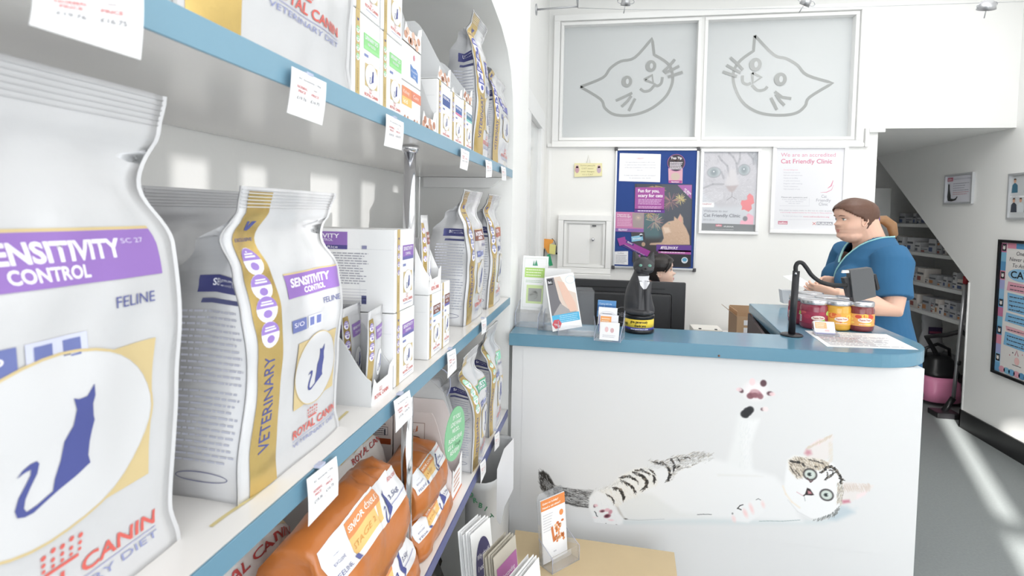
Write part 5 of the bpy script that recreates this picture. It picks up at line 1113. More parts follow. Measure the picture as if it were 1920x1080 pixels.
a, A = nart(y); A.poly([zN(192, 765), zN(285, 750), (zN(290, 795)), zN(195, 808)], ink('8fc3de')); A.disc(*zN(273, 752), .012, .012, ink('cfd6dc')); A.disc(*zN(292, 828), .014, .016, ink('b89c86')); A.nxt(); A.text('PETCARD', *zN(205, 790), .010, ink('eef4f8'), width=.06, rot=.12, bold=.03); A.rect(zN(222, 935)[0], zN(222, 935)[1], zN(268, 915)[0], zN(268, 915)[1], ink('a661a6')); a.build('flyer_print', o, recalc=False)
o, P, y = pinned('rocket_card', 'purple rocket-shaped card pinned slanting at the lower left of the noticeboard', [(75, 780), (140, 765), (145, 790), (350, 885), (325, 930), (130, 830), (95, 842)], 'card', mat('rocket_purple', 'a03f9a', rough=.35), .0042)
a, A = nart(y); A.poly([zN(155, 795), zN(215, 825), zN(210, 842), zN(145, 812)], ink('4b3a86')); A.poly([zN(120, 835), zN(320, 925), zN(316, 932), zN(118, 843)], ink('5a3a90')); A.nxt(); A.text('FELIWAY', *zN(158, 812), .010, ink('f1e8f1'), width=.042, rot=-.47, bold=.03); A.text('worried about your cat this season?', *zN(135, 836), .009, ink('ecd4ea'), width=.165, rot=-.46); a.build('card_print', o, recalc=False)
o, P, y = pinned('opening_notice', 'small white notice at the bottom left corner of the noticeboard', [(52, 888), (166, 885), (165, 998), (53, 993)], 'notice', None, .0015)
a, A = nart(y); A.text('Certificate', *zN(80, 905), .009, ink('77777f'), width=.045); A.lines(zN(62, 985)[0], zN(62, 985)[1], zN(155, 985)[0], zN(62, 912)[1], 6, ink('9a9aa4'), .35, .2); a.build('notice_print', o, recalc=False)

# framed posters
def framed(name, label, x0, x1, z0, z1, t, m_):
    th = thing(name, label, 'framed poster', ((x0+x1)/2, YB-.012, z0), 'framed posters on the back wall')
    m = MB(); frame(m, x0+t, x1-t, z0+t, z1-t, t-.0005, YB-.024, YB-.001, m_); m.build('frame', th); return th
f1 = framed('cat_poster', 'white-framed poster filled by a pale grey cat face, right of the noticeboard', .686, 1.102, 1.430, 2.048, .022, M_WFR)
zF = lambda x, y_: ipx(1300+x/6, 265+y_/6, YB-.01)
fu0, fv0 = .708, 1.452; fu1, fv1 = 1.080, 2.026
cvf = Canvas(186, 287, H('c9cbd2')); R = random.Random(9)
Q = lambda x, y_: ((x-75)/(735-75)*185, (y_-102)/(1005-102)*286)
cvf.poly([Q(620, 100), Q(740, 100), Q(740, 300)], H('a4a7ad'), 14)
face = [(75,102),(620,102),(735,300),(735,500),(640,700),(520,760),(300,760),(75,560)]
cvf.poly([Q(*q) for q in face], H('c4c3c9'), 10)
for k in range(900):
    x, yy = R.uniform(75, 735), R.uniform(102, 700); q = math.atan2(yy-520, x-430)+R.gauss(0, .12); X_, Y_ = Q(x, yy); s_ = math.sin(x*.045+yy*.012)+math.sin(yy*.03+x*.01)
    c = ('a9a8b0' if s_ > .6 else 'd3d2d8') if yy < 450 else ('dedde2' if R.random() < .7 else 'b9b8c0'); cvf.line(X_, Y_, X_+math.cos(q)*6, Y_+math.sin(q)*6, .7, .3, H(c), .55)
for P_ in (([(260,150),(300,200),(370,260),(400,380)]), ([(380,110),(440,160),(480,230),(500,350)]), ([(520,110),(520,180),(500,240)]), ([(620,120),(680,180),(690,240)]), ([(300,330),(330,400)]), ([(75,520),(200,470),(330,470)])): cvf.path([Q(*q) for q in P_], 3.2, H('96969e'), .5, 3)
cvf.poly([Q(350, 470), Q(400, 300), Q(470, 300), Q(520, 470), Q(440, 500)], H('d2cfd2'), 7, .8)
for cx, cy_, rx, ry in ((210, 335, 80, 55), (578, 305, 68, 58)):
    X_, Y_ = Q(cx, cy_); cvf.ell(X_, Y_, rx*.28*1.08, ry*.318*1.12, H('8a8a92'), 2, .8, -.1); cvf.ell(X_, Y_, rx*.28, ry*.318, H('b7bfc4'), 3, 1, -.1); cvf.ell(X_+(-1 if cx < 400 else -1), Y_, rx*.16, ry*.25, H('8d969c'), 6, .9); cvf.ell(X_-1, Y_-3, 2.2, 2.2, H('f6f8fa'), 1)
cvf.poly([Q(360, 490), Q(510, 480), Q(470, 540), Q(440, 560), Q(400, 545)], H('b0a2a4'), 4, .7); cvf.path([Q(440, 560), Q(440, 610), Q(380, 650)], 1, H('8e8a90'), .7); cvf.path([Q(440, 610), Q(500, 640)], 1, H('8e8a90'), .7)
for k in range(8): cvf.path([Q(330, 560+k*10), Q(200, 560+k*18), Q(90, 590+k*22)], .6, H('e9e9ee'), .6, .6)
cvf.poly([Q(75, 760), Q(740, 700), Q(740, 925), Q(75, 925)], H('cfd2d8'), 16, .9)
pz = [(655,570),(700,600),(715,680),(680,700),(690,745),(650,780),(600,755),(565,760),(570,720),(550,690),(560,650),(600,650),(630,640),(625,600)]
cvf.poly([Q(*q) for q in pz], H('e48d92'), 1.4); cvf.poly([Q(*q) for q in ((650,795),(715,830),(712,925),(550,925),(560,880),(600,880),(640,850),(625,820))], H('efb6c6'), 1.4); cvf.ell(*Q(612, 858), 8, 9, H('8d8d93'), 1.4)
cvf.poly([Q(60, 680), Q(220, 680), Q(228, 710), Q(220, 735), Q(60, 735)], H('f2f2f4'), 2)
cvf.poly([Q(75, 920), Q(740, 925), Q(740, 1010), Q(75, 1010)], H('85888b'), 1)
cvf.build(S_ny(YB-.008), fu0, fv0, fu1, fv1, 'poster_picture', f1, rough=.3)
a, A = nart(YB-.0086); g = ink('9a9ca6'); Wf = fu1-fu0; F = lambda x, y_: (fu0+(x-75)/660*Wf, fv1-(y_-102)/903*(fv1-fv0))
A.text('VistaKind', *F(70, 706), .013, ink('c3848c'), width=Wf*.18); A.text('Welcome to our', *F(95, 790), .018, g, width=Wf*.46); A.text('Cat Friendly Clinic', *F(97, 845), .024, ink('84868f'), width=Wf*.69, bold=.012); A.text('2013-2014', *F(95, 888), .012, g, width=Wf*.21)
A.rect(*F(252, 955), *F(330, 930), ink('cf7f8c')); A.nxt(); A.text('isfm', *F(262, 951), .011, ink('f0e2e6'), width=Wf*.09, bold=.02); A.text('\u2022PURINA', *F(350, 960), .009, ink('e9e9eb'), width=Wf*.19, bold=.02); A.text('International Society of Feline Medicine', *F(250, 992), .006, ink('dcdcde'), width=Wf*.34); a.build('poster_lettering', f1, recalc=False)
f2 = framed('clinic_poster', 'white-framed text poster with pink headings behind the standing person', 1.178, 1.676, 1.446, 2.078, .026, M_WFR)
m = MB(); m.box((1.20, YB-.008, 1.468), (1.654, YB-.004, 2.056), mat('glossy_poster_paper', 'ebebee', rough=.08, coat=.6)); m.build('poster_sheet', f2)
zG = lambda x, y_: ipx(1300+x/6, 265+y_/6, YB-.0085)
a, A = nart(YB-.0085); pk = ink('dd9bb0'); g = ink('bcbcc6'); T = lambda s_, x, yy, h, x1, m_, **k_: A.text(s_, *zG(x, yy), h, m_, width=zG(x1, yy)[0]-zG(x, yy)[0], **k_)
A.rect(1.201, 1.469, 1.653, 2.055, ink('e6e6ea')); A.nxt(); T('We are an accredited', 985, 172, .027, 1600, pk); T('Cat Friendly Clinic', 985, 247, .031, 1560, ink('d5809a'), bold=.012)
for k in range(8): T(('Cat-only waiting areas', 'Separate cat wards', 'Staff who understand cats', 'Gentle cat handling', 'A quiet environment', 'Regular staff training', 'Careful consultations', 'High standards of care')[k], 1015, 325+k*31, .008, 1175+(k % 3)*25, pk if k == 0 else g)
T('Please ask questions and', 990, 635, .009, 1280, ink('9a9aa4'), bold=.01)
for k, s_ in enumerate(('if you would like to discuss', 'any of our facilities', 'with our team')): T(s_, 1000+k*35, 658+k*22, .008, 1270-k*35, g)
T('We want to make visits to the vet as calm as possible', 965, 780, .009, 1600, ink('a9a9b2')); T('a cat friendly standard backed by the society for feline medicine', 980, 803, .008, 1560, pk); T('To find out more visit', 1005, 845, .008, 1225, g); T('www.catfriendlyclinic.org', 1235, 853, .010, 1528, ink('d5809a'))
A.stroke([zG(968, 880), zG(1580, 880)], .0012, g); A.stroke([zG(970, 725), zG(1305, 728), zG(1305, 640)], .0012, g); A.rect(*zG(952, 933), *zG(1060, 898), ink('c97f92')); A.rect(*zG(1385, 940), *zG(1568, 908), ink('a2a2ab')); A.nxt(); T('isfm', 962, 927, .014, 1050, ink('f2e6ea'), bold=.02); T('PURINA', 1395, 935, .014, 1560, ink('eeeeef'), bold=.02); A.stroke([zG(1340, 910), zG(1378, 940)], .004, ink('dd9090')); A.stroke([zG(1378, 910), zG(1340, 940)], .004, ink('dd9090'))
pts = [zG(1545+40*math.cos(q)-60, 500-80*math.sin(q)) for q in [-.9+.12*k for k in range(16)]]; A.stroke([zG(1430, 575), zG(1500, 572), zG(1555, 545), zG(1578, 490)], .005, pk, [.3, 1, .8, .3]); A.stroke([zG(1510, 530), zG(1550, 500), zG(1572, 440)], .009, pk, [.3, 1, .4])
for s_, x0, yy, x1 in (('Cat', 1440, 635, 1500), ('Friendly', 1382, 678, 1545), ('Clinic', 1410, 722, 1512)): T(s_, x0, yy, .021, x1, ink('a4a4ae'))
a.build('poster_lettering', f2, recalc=False)
# yellow hanging plaque
t = thing('hanging_plaque', 'small pale yellow plaque with two pink cats hanging by a string on the back wall', 'plaque', (-.13, YB-.01, 1.85))
m = MB(); P = [ipx(1077, 306, YB-.008), ipx(1129, 306, YB-.008), ipx(1129, 330, YB-.008), ipx(1077, 332, YB-.008)]; m.prism([(a_, YB-.012, b_) for a_, b_ in P], (0, .008, 0), mat('pale_yellow', 'ebe4b4', rough=.5)); m.build('board', t)
m = MB(); q0, q1, q2 = ipx(1100, 306), ipx(1103, 291), ipx(1107, 306); m.tube([(q0[0], YB-.008, q0[1]), (q1[0], YB-.008, q1[1]), (q2[0], YB-.008, q2[1])], .0014, mat('string', 'dcd9c4'), 6); m.build('string', t)
a, A = nart(YB-.0125); 
for px_, c_ in ((1082, 'c9a0aa'), (1123, 'c9b3c4')):
    A.disc(*ipx(px_, 318), .016, .026, ink(c_), 16); A.disc(*ipx(px_, 312), .012, .012, ink('d4b3ba'), 12); A.nxt(0)
for k, s_ in enumerate(('Some people', 'CAT never', 'ever forget', 'it\u2019s a CAT')): A.text(s_, *ipx(1102, 311.5+k*5.6, YB-.013), .010, ink('a8a06c'), 'C', width=(.11, .09, .10, .08)[k])
a.build('plaque_print', t, recalc=False)

# reception hatch in the back wall
t = thing('cat_hatch', 'white panelled hatch with a round chrome knob and a sill, left of the noticeboard', 'hatch', (-.14, YB-.03, 1.1))
m = MB(); frame(m, -.300, .018, 1.150, 1.506, .042, YB-.040, YB-.001, M_TRIM); m.build('frame', t)
m = MB(); frame(m, -.278, -.004, 1.172, 1.484, .02, YB-.026, YB-.002, M_TRIM); m.build('inner_frame', t)
m = MB(); m.box((-.297, YB-.010, 1.153), (.015, YB-.0012, 1.503), M_GREYP); m.rbox((-.262, YB-.016, 1.176), (-.10, YB-.0101, 1.478), M_TRIM, .003, 1); m.build('door_panel', t)
m = MB(); m.lathe((-.078, YB-.012, 1.365), [(.006, 0), (.006, -.02), (.013, -.026), (.014, -.034), (.008, -.042), (0, -.043)], M_CHROME, 20, axis='Y'); m.build('knob', t)
m = MB(); m.rbox((-.445, YB-.075, 1.070), (.062, YB-.0005, 1.106), M_TRIM, .006); m.build('sill', t)
m = MB(); m.rbox((-.085, YB-.0195, 1.463), (-.055, YB-.0162, 1.474), mat('dark_grey_plastic', '4c4c50'), .001, 1); m.build('lock', t)
# things hanging in the corner by the hatch
m = MB(); P = [ipx(*q) for q in ((1016, 447), (1038, 449), (1037, 455), (1031, 458), (1030, 475), (1027, 474), (1022, 465), (1016, 464))]; m.prism([(a_, YB-.034, b_) for a_, b_ in P], (0, .006, 0), mat('orange_plastic', 'f0a54a', rough=.4)); tag(m.build('orange_tag'), 'bright orange tag hanging in the corner left of the hatch', 'tag')
m = MB(); P = [ipx(*q) for q in ((1031, 457), (1043, 459), (1041, 477), (1030, 475))]; m.prism([(a_, YB-.040, b_) for a_, b_ in P], (0, .003, 0), mat('yellow_note', 'e6e08e', rough=.6)); tag(m.build('sticky_note'), 'yellow sticky note on the orange tag beside the hatch', 'note')
m = MB(); P = [ipx(*q) for q in ((1014, 466), (1022, 467), (1021, 485), (1014, 484))]; m.prism([(a_, YB-.05, b_) for a_, b_ in P], (0, .01, 0), mat('black_plastic', '1c1c1e', rough=.35)); tag(m.build('black_pouch'), 'small black pouch hanging below the orange tag', 'pouch')
m = MB(); P = [ipx(*q) for q in ((1027, 477), (1032, 476), (1037, 497), (1028, 499), (1025, 485))]; m.prism([(a_, YB-.05, b_) for a_, b_ in P], (0, .014, 0), mat('green_plastic', '35a575', rough=.35)); tag(m.build('green_clip'), 'green plastic clip standing on the sill beside the hatch', 'clip')
m = MB(); P = [ipx(*q) for q in ((1018, 380), (1022, 384), (1020, 405), (1018, 420), (1016, 425), (1016, 398))]; m.prism([(a_, YB-.03, b_) for a_, b_ in P], (0, .006, 0), mat('straw', 'd8cfa0', rough=.7)); tag(m.build('straw_ornament'), 'thin straw-coloured ornament hanging in the corner above the orange tag', 'ornament')
m = MB(); pth = [ipx(*q) for q in ((1035, 447), (1040, 452), (1043, 462), (1043, 473))]; m.tube([tuple((p[0], YB-.03, p[1])) for p in pth], .0025, mat('black_plastic', '1c1c1e'), 8); c_ = ipx(1044, 475); m.ell((c_[0], YB-.03, c_[1]), (.008, .006, .008), mat('black_plastic', '1c1c1e')); tag(m.build('looped_lead'), 'black lead curling down beside the yellow sticky note', 'lead')

# ---------------------------------------------------------------- right wall frames
def wall_r(y0, y1, z0, z1): pass
rx = XR-.022
t = thing('certificate', 'small silver-framed certificate with a black cat silhouette on the right wall', 'framed certificate', (rx, 4.76, 1.70), 'frames on the right wall')
m = MB()
Y0, Y1, Z0, Z1 = 4.585, 4.925, 1.690, 1.925
for lo, hi in (((Y0, Z0), (Y0+.014, Z1)), ((Y1-.014, Z0), (Y1, Z1)), ((Y0+.014, Z0), (Y1-.014, Z0+.014)), ((Y0+.014, Z1-.014), (Y1-.014, Z1))): m.box((XR-.020, lo[0], lo[1]), (XR-.001, hi[0], hi[1]), M_ALU)
m.build('frame', t); m = MB(); m.box((XR-.008, Y0+.0145, Z0+.0145), (XR-.002, Y1-.0145, Z1-.0145), mat('certificate_paper', 'dcdce4', rough=.2)); m.build('sheet', t)
a = MB(); A = Art(lambda u, v, h: Vector((XR-.0085-h, Y1-u, Z0+v)), a, step=.0004); A.rect(.025, .18, .095, .21, ink('b5677c')); A.nxt(); A.text('isfm', .033, .186, .018, ink('f0e2e6'), width=.05); A.k -= 1
A.poly([(.035,.165),(.048,.155),(.055,.165),(.058,.12),(.075,.07),(.078,.045),(.11,.040),(.135,.045),(.155,.062),(.16,.052),(.14,.030),(.09,.022),(.04,.026),(.03,.06),(.036,.11)], mat('black_plastic', '1c1c1e'))
A.text('Gold Standard Clinic Certificate', .105, .19, .010, ink('9a9aaa'), width=.2); A.lines(.10, .10, .30, .17, 4, ink('8f8f9c'), .25, .35); A.lines(.10, .07, .30, .10, 2, ink('c08a94'), .3, .3); a.build('certificate_print', t, recalc=False)
t = thing('staff_photo_frame', 'silver-framed pair of staff photographs at the right edge of the photo', 'framed photograph', (rx, 4.05, 1.57), 'frames on the right wall')
m = MB(); Y0, Y1, Z0, Z1 = 3.78, 4.219, 1.573, 1.882
for lo, hi in (((Y0, Z0), (Y0+.014, Z1)), ((Y1-.012, Z0), (Y1, Z1)), ((Y0+.014, Z0), (Y1-.012, Z0+.014)), ((Y0+.014, Z1-.014), (Y1-.012, Z1))): m.box((XR-.020, lo[0], lo[1]), (XR-.001, hi[0], hi[1]), M_ALU)
m.build('frame', t); m = MB(); m.box((XR-.008, Y0+.0145, Z0+.0145), (XR-.002, Y1-.0125, Z1-.0145), mat('photo_grey', 'bfc2c4', rough=.3)); m.build('sheet', t)
a = MB(); A = Art(lambda u, v, h: Vector((XR-.0085-h, Y1-u, Z0+v)), a, step=.0004)
for u_, v_, c_ in ((.05, .18, '3f6a80'), (.16, .18, '58738a'), (.05, .05, '3a3f4a'), (.11, .05, 'c9ced2'), (.17, .05, '2f3440')):
    A.poly([(u_-.026, v_), (u_+.03, v_), (u_+.026, v_+.05), (u_+.008, v_+.064), (u_-.006, v_+.064), (u_-.022, v_+.05)], ink(c_)); A.nxt(); A.disc(u_+.001, v_+.078, .011, .014, ink('c99f88'), 14); A.disc(u_+.001, v_+.086, .012, .009, ink('5a4438'), 12, 0, PI); A.k -= 1
A.rect(.015, .15, .40, .158, ink('e6e6e8')); A.text('Meet the team', .03, .151, .006, ink('777780'), width=.07); a.build('photo_print', t, recalc=False)
# big CATS poster
t = thing('cats_poster', 'tall black-framed hand-lettered poster with a patchwork border at the right edge', 'framed poster', (rx, 3.9, .5), 'frames on the right wall')
Y0, Y1, Z0, Z1 = 3.55, 4.275, .512, 1.436; m = MB(); mb_ = mat('black_frame', '141416', rough=.3)
for lo, hi in (((Y0, Z0), (Y0+.018, Z1)), ((Y1-.018, Z0), (Y1, Z1)), ((Y0+.018, Z0), (Y1-.018, Z0+.018)), ((Y0+.018, Z1-.018), (Y1-.018, Z1))): m.box((XR-.022, lo[0], lo[1]), (XR-.001, hi[0], hi[1]), mb_)
m.build('frame', t); m = MB(); m.box((XR-.008, Y0+.0185, Z0+.0185), (XR-.002, Y1-.0185, Z1-.0185), mat('poster_cream', 'e2dfdc', rough=.25)); m.build('sheet', t)
a = MB(); A = Art(lambda u, v, h: Vector((XR-.0085-h, Y1-u, Z0+v)), a, step=.0004); R = random.Random(2); C_ = ['6fa6cf', '8fbcdc', 'a5a9d4', 'd98fa4', '5b93bd', '7fb4cf', 'c2779a']
for k in range(14):
    z_ = .02+k*.063; A.rect(.02, z_, .068, z_+.063, ink(C_[k % 7]))
    if k % 3 == 1: A.nxt(); A.rect(.026, z_+.008, .064, z_+.056, ink('26262c')); A.nxt(); A.disc(.045, z_+.030, .012, .012, ink('e8e4e0'), 12); A.disc(.037, z_+.042, .005, .007, ink('e8e4e0'), 3); A.disc(.053, z_+.042, .005, .007, ink('e8e4e0'), 3); A.k -= 2
for k in range(8): A.rect(.075+k*.08, .868, .155+k*.08, .904, ink(C_[(k+3) % 7]))
A.nxt()
for s_, u_, v_, h__, ww in (('One Cat', .16, .825, .026, .14), ('Never Leads', .10, .785, .026, .22), ('To Another', .13, .745, .026, .2)): A.text(s_, u_, v_, h__, ink('55525a'), width=ww, shear=.2)
A.disc(.21, .695, .115, .042, ink('8fbcdc'), 28); A.nxt(); A.text('CATS', .12, .674, .045, mat('black_plastic', '1c1c1e'), width=.2, bold=.02); A.k -= 1
for k, (z_, c_, n_) in enumerate(((.585, 'd99fae', 2), (.45, '7fb4d8', 4), (.375, '7fb4d8', 2), (.315, 'dca8b0', 1), (.215, '7fb4d8', 3))):
    A.poly([(.09+.02*(k % 2), z_), (.40, z_-.012), (.41, z_+.03*n_-.01), (.10, z_+.03*n_)], ink(c_)); A.nxt(); A.lines(.12, z_, .38, z_+.03*n_-.006, n_, ink('4a4852'), .22, .2, k); A.k -= 1
for k in range(22): A.disc(R.uniform(.09, .45), R.uniform(.06, .62), .006, .005, ink(R.choice(('55525a', 'c98a94'))), 6); A.nxt(0)
A.disc(.22, .13, .022, .026, ink('e2b7b4'), 14); A.stroke([(.20, .165), (.215, .20), (.23, .165)], .006, ink('b5677c')); A.stroke([(.18, .10), (.26, .10)], .004, ink('55525a'))
for k in range(9): A.disc(.09+k*.045, .045, .03, .022, ink(C_[(k*2+3) % 7] if k % 3 else 'd99fae'), 10); A.nxt(0)
a.build('poster_print', t, recalc=False)

# ---------------------------------------------------------------- cable lights
M_STEEL = mat('satin_steel', 'b9babd', rough=.3, metal=.8)
t = thing('cable_light_system', 'thin steel lighting cable with a wall bracket running across the top of the room', 'cable track', (-.446, 3.4, 2.81))
m = MB(); m.lathe((-.4465, 3.4, 2.807), [(.034, 0), (.034, .006), (.012, .010)], M_STEEL, 24, axis='X'); m.build('wall_plate', t)
m = MB(); m.tube([(-.437, 3.4, 2.807), (-.19, 3.4, 2.815)], .0055, M_STEEL); m.build('rod', t)
m = MB(); m.tube([(-.19, 3.4, 2.813), (-.186, 3.4, 2.99), (-.186, 3.4, ZC-.001)], .0035, M_STEEL); m.build('hanger', t)
m = MB(); m.tube([(-.19, 3.4, 2.806), (.1, 3.4, 2.785), (.5, 3.4, 2.766), (1.1, 3.4, 2.752), (1.6, 3.4, 2.744), (2.2, 3.4, 2.740), (2.709, 3.4, 2.742)], .0016, M_STEEL, 6); m.tube([(-.19, 3.16, 2.806), (1.1, 3.16, 2.80), (2.709, 3.16, 2.80)], .0016, M_STEEL, 6); m.build('cable', t)
m = MB(); m.tube([(-.19, 3.4, 2.811), (-.19, 3.16, 2.811)], .004, M_STEEL); m.build('spreader', t)
M_GLOW = mat('halogen_glow', 'fff8ee', emit=6.0)
def spot(label, px, py, rot, big=1.0):
    p = at(1, 3.33, px, py); t = thing('cable_spotlight', label, 'spotlight', tuple(p), 'halogen spotlights on the cable')
    M_ = Matrix.Translation(p) @ Matrix.Rotation(rot, 4, 'Y') @ Matrix.Rotation(.5, 4, 'X')
    m = MB(); m.T = M_; m.lathe((0, 0, 0), [(.012*big, .035), (.024*big, .02), (.029*big, -.012), (.027*big, -.012), (.02*big, .012), (0, .016)], M_STEEL, 24); m.build('shade', t)
    m = MB(); m.T = M_; m.lathe((0, 0, 0), [(0, -.004), (.018*big, -.002), (.02*big, .006), (0, .012)], M_GLOW, 20); m.build('bulb', t)
    m = MB(); m.T = M_
    for s_ in (-1, 1): m.tube([(s_*(.03+.018*math.cos(q)), 0, .010+.012*math.sin(q)) for q in [2*PI*k/16 for k in range(17)]], .0025, M_STEEL, 6)
    m.build('side_loops', t)
    m = MB(); m.tube([M_ @ Vector((0, 0, .034)), Vector((p.x, 3.395, max(2.775, p.z+.04)))], .003, M_STEEL, 8); m.tube([M_ @ Vector((0, -.002, 0)), M_ @ Vector((-.004, -.01, -.055))], .003, M_STEEL, 8); m.build('stem', t)
    l = lamp('SPOT', 'halogen', M_ @ Vector((0, 0, -.03)), (M_.to_3x3() @ Vector((0, 0, -1))), 9, (1, .93, .82), spot_size=1.2, spot_blend=.6, shadow_soft_size=.02)
spot('left cable spotlight over the left window pane', 1173, 6, .1); spot('middle cable spotlight over the right window pane', 1510, 6, .45); spot('right cable spotlight, its ring-shaped front seen from below', 1850, 13, -.1, 1.5)
# ================================================================ on the counter
def remeshed(mb, name, parent, voxel, it=3, f=.5, label=None):
    """fuse overlapping shapes into one continuous skin"""
    o = mb.build('tmp'); 
    r = o.modifiers.new('r', 'REMESH'); r.mode = 'VOXEL'; r.voxel_size = voxel; r.use_smooth_shade = True
    s_ = o.modifiers.new('s', 'SMOOTH'); s_.iterations = it; s_.factor = f
    dg = bpy.context.evaluated_depsgraph_get(); me = bpy.data.meshes.new_from_object(o.evaluated_get(dg), depsgraph=dg)
    bpy.data.objects.remove(o); me.name = name; off = WORLDOF(parent)
    co = np.empty(len(me.vertices)*3, np.float32); me.vertices.foreach_get('co', co); co = co.reshape(-1, 3)-np.array(off, np.float32); me.vertices.foreach_set('co', co.reshape(-1))
    me.materials.clear()
    for m_ in mb.mats[:1]: me.materials.append(m_)
    me.polygons.foreach_set('material_index', [0]*len(me.polygons)); me.polygons.foreach_set('use_smooth', [True]*len(me.polygons)); me.update()
    n = bpy.data.objects.new(name, me); COL.objects.link(n)
    if parent: n.parent = parent
    if label: n['label'] = label
    return n
zc = ZT+.0005
# donation cat on its tin
t = thing('donation_cat', 'black cat figure with a white chest sitting on a yellow-labelled collection tin', 'collection box', (.13, 1.975, zc))
cx, cy_ = .133, 1.975
m = MB(); m.lathe((cx, cy_, zc), [(.050, 0), (.053, .003), (.053, .012), (.051, .014), (.051, .052), (.053, .055), (.053, .062), (.049, .066)], mat('black_tin', '1b1b1e', rough=.3), 40); m.build('tin', t)
m = MB(); m.lathe((cx, cy_, zc), [(.0512, .022), (.0512, .050)], mat('tin_yellow', 'f2d24a', rough=.35), 48); m.build('yellow_label', t)
m = MB(); m.lathe((cx, cy_, zc), [(.0513, .0125), (.0513, .0222)], mat('tin_violet', '3b3a8a', rough=.35), 48); m.build('violet_band', t)
SC = lambda u, v, h: Vector((cx+(.0514+h)*math.sin(u/.0514-.10), cy_-(.0514+h)*math.cos(u/.0514-.10), zc+v))
a = MB(); A = Art(SC, a, [-.06+.004*k for k in range(40)]); A.text('give generously', .002, .038, .0085, ink('1c1c1e'), 'C', width=.062, bold=.03); A.text('thank you', .006, .025, .0085, ink('1c1c1e'), 'C', width=.040, bold=.03); A.text('cats', -.058, .027, .012, ink('4a4420'), width=.018, bold=.03, rot=.15); A.text('national registered charity no. 203644', .004, .015, .0045, ink('e6e6f2'), 'C', width=.062, bold=.03); a.build('tin_lettering', t, recalc=False)
M_FIG = mat('matt_black_figure', '38383b', rough=.42)
m = MB(); b0 = zc+.066
rings = []
for z, x, rx_, ry_ in ((0, 0, .050, .047), (.006, 0, .053, .050), (.02, -.001, .053, .050), (.04, -.004, .050, .049), (.065, -.006, .046, .045), (.09, -.006, .040, .039), (.115, -.003, .033, .033), (.135, .001, .028, .028), (.15, .004, .026, .027), (.16, .005, .024, .024)):
    rings.append([Vector((cx+x+rx_*math.cos(2*PI*k/28), cy_+ry_*math.sin(2*PI*k/28), b0+z)) for k in range(28)])
m.loft(rings, M_FIG); hx = cx+.010
m.ell((hx, cy_-.008, b0+.168), (.037, .033, .031), M_FIG, 24, 14); m.ell((hx+.006, cy_-.036, b0+.158), (.017, .013, .012), M_FIG); m.ell((hx+.016, cy_-.026, b0+.158), (.018, .014, .014), M_FIG); m.ell((hx-.012, cy_-.026, b0+.158), (.018, .014, .014), M_FIG)
for s_ in (-1, 1):
    m.loft([[Vector((hx+s_*.022+w_*(.016*math.cos(q)), cy_-.006+w_*.009*math.sin(q), z_)) + Vector((s_*(1-w_)*.012, 0, 0)) for q in [2*PI*k/12 for k in range(12)]] for w_, z_ in ((1, b0+.176), (.9, b0+.190), (.55, b0+.205), (.12, b0+.220))], M_FIG)
    m.tube([(hx+s_*.014, cy_-.026, b0+.115), (hx+s_*.013, cy_-.036, b0+.08), (hx+s_*.013, cy_-.040, b0+.04), (hx+s_*.014, cy_-.041, b0+.012)], [.015, .013, .011, .012], M_FIG, 14); m.ell((hx+s_*.015, cy_-.048, b0+.009), (.013, .015, .008), M_FIG)
m.tube([(cx-.045, cy_-.01, b0+.012), (cx-.03, cy_-.045, b0+.010), (cx+.01, cy_-.058, b0+.009), (cx+.045, cy_-.04, b0+.009)], [.010, .010, .009, .006], M_FIG, 12)
cat = remeshed(m, 'cat_figure', t, .0022, 3)
m = MB()
for s_ in (-1, 1): m.ell((hx+.003+s_*.0145, cy_-.0365, b0+.172), (.0068, .004, .0052), mat('cat_eye', '6f9e90', rough=.1))
cat_e = m
for s_ in (-1, 1):
    m = MB(); m.ell((hx+.003+s_*.0145, cy_-.0362, b0+.172), (.0070, .0045, .0054), mat('cat_eye', '7fb0a0', rough=.1)); e_ = m.build('eye', cat)
    m = MB(); m.ell((hx+.003+s_*.0145, cy_-.0400, b0+.172), (.0022, .0016, .0042), mat('black_plastic', '1c1c1e')); m.build('pupil', cat) if False else None
m = MB(); m.ell((hx+.005, cy_-.0490, b0+.162), (.0045, .0025, .003), mat('nose_black', '101012', rough=.2)); m.build('nose', cat)
m = MB(); pts = []
bm = bmesh.new()
from mathutils.bvhtree import BVHTree
def bvh_of(o):
    off = WORLDOF(o.parent); vs = [v.co+off for v in o.data.vertices]; return BVHTree.FromPolygons(vs, [list(p.vertices) for p in o.data.polygons])
bm.free(); tree = bvh_of(cat)
def patch(tree, ou, ov, outline, d, m_, name, parent, lift=.0006, n=10):
    """print hugging a surface: outline (u,v) filled on a grid and pushed onto the surface along d"""
    us = [p[0] for p in outline]; vs = [p[1] for p in outline]; mb = MB(); d = Vector(d).normalized(); A = Art(None, mb, [min(us)+(max(us)-min(us))*k/n for k in range(1, n)], [min(vs)+(max(vs)-min(vs))*k/n for k in range(1, n)])
    def S(u, v, h):
        p = ou(u, v); hit = tree.ray_cast(p-d*.3, d); q = hit[0] if hit[0] is not None else p
        return q-d*lift
    A.S = S; A.poly(outline, m_); return mb.build(name, parent, recalc=False)
patch(tree, lambda u, v: Vector((u, cy_, v)), None, [(hx-.020, b0+.134), (hx+.021, b0+.134), (hx+.019, b0+.112), (hx+.008, b0+.092), (hx-.001, b0+.090), (hx-.012, b0+.104)], (0, 1, 0), mat('figure_white', 'dcdce0', rough=.5), 'white_chest', cat)

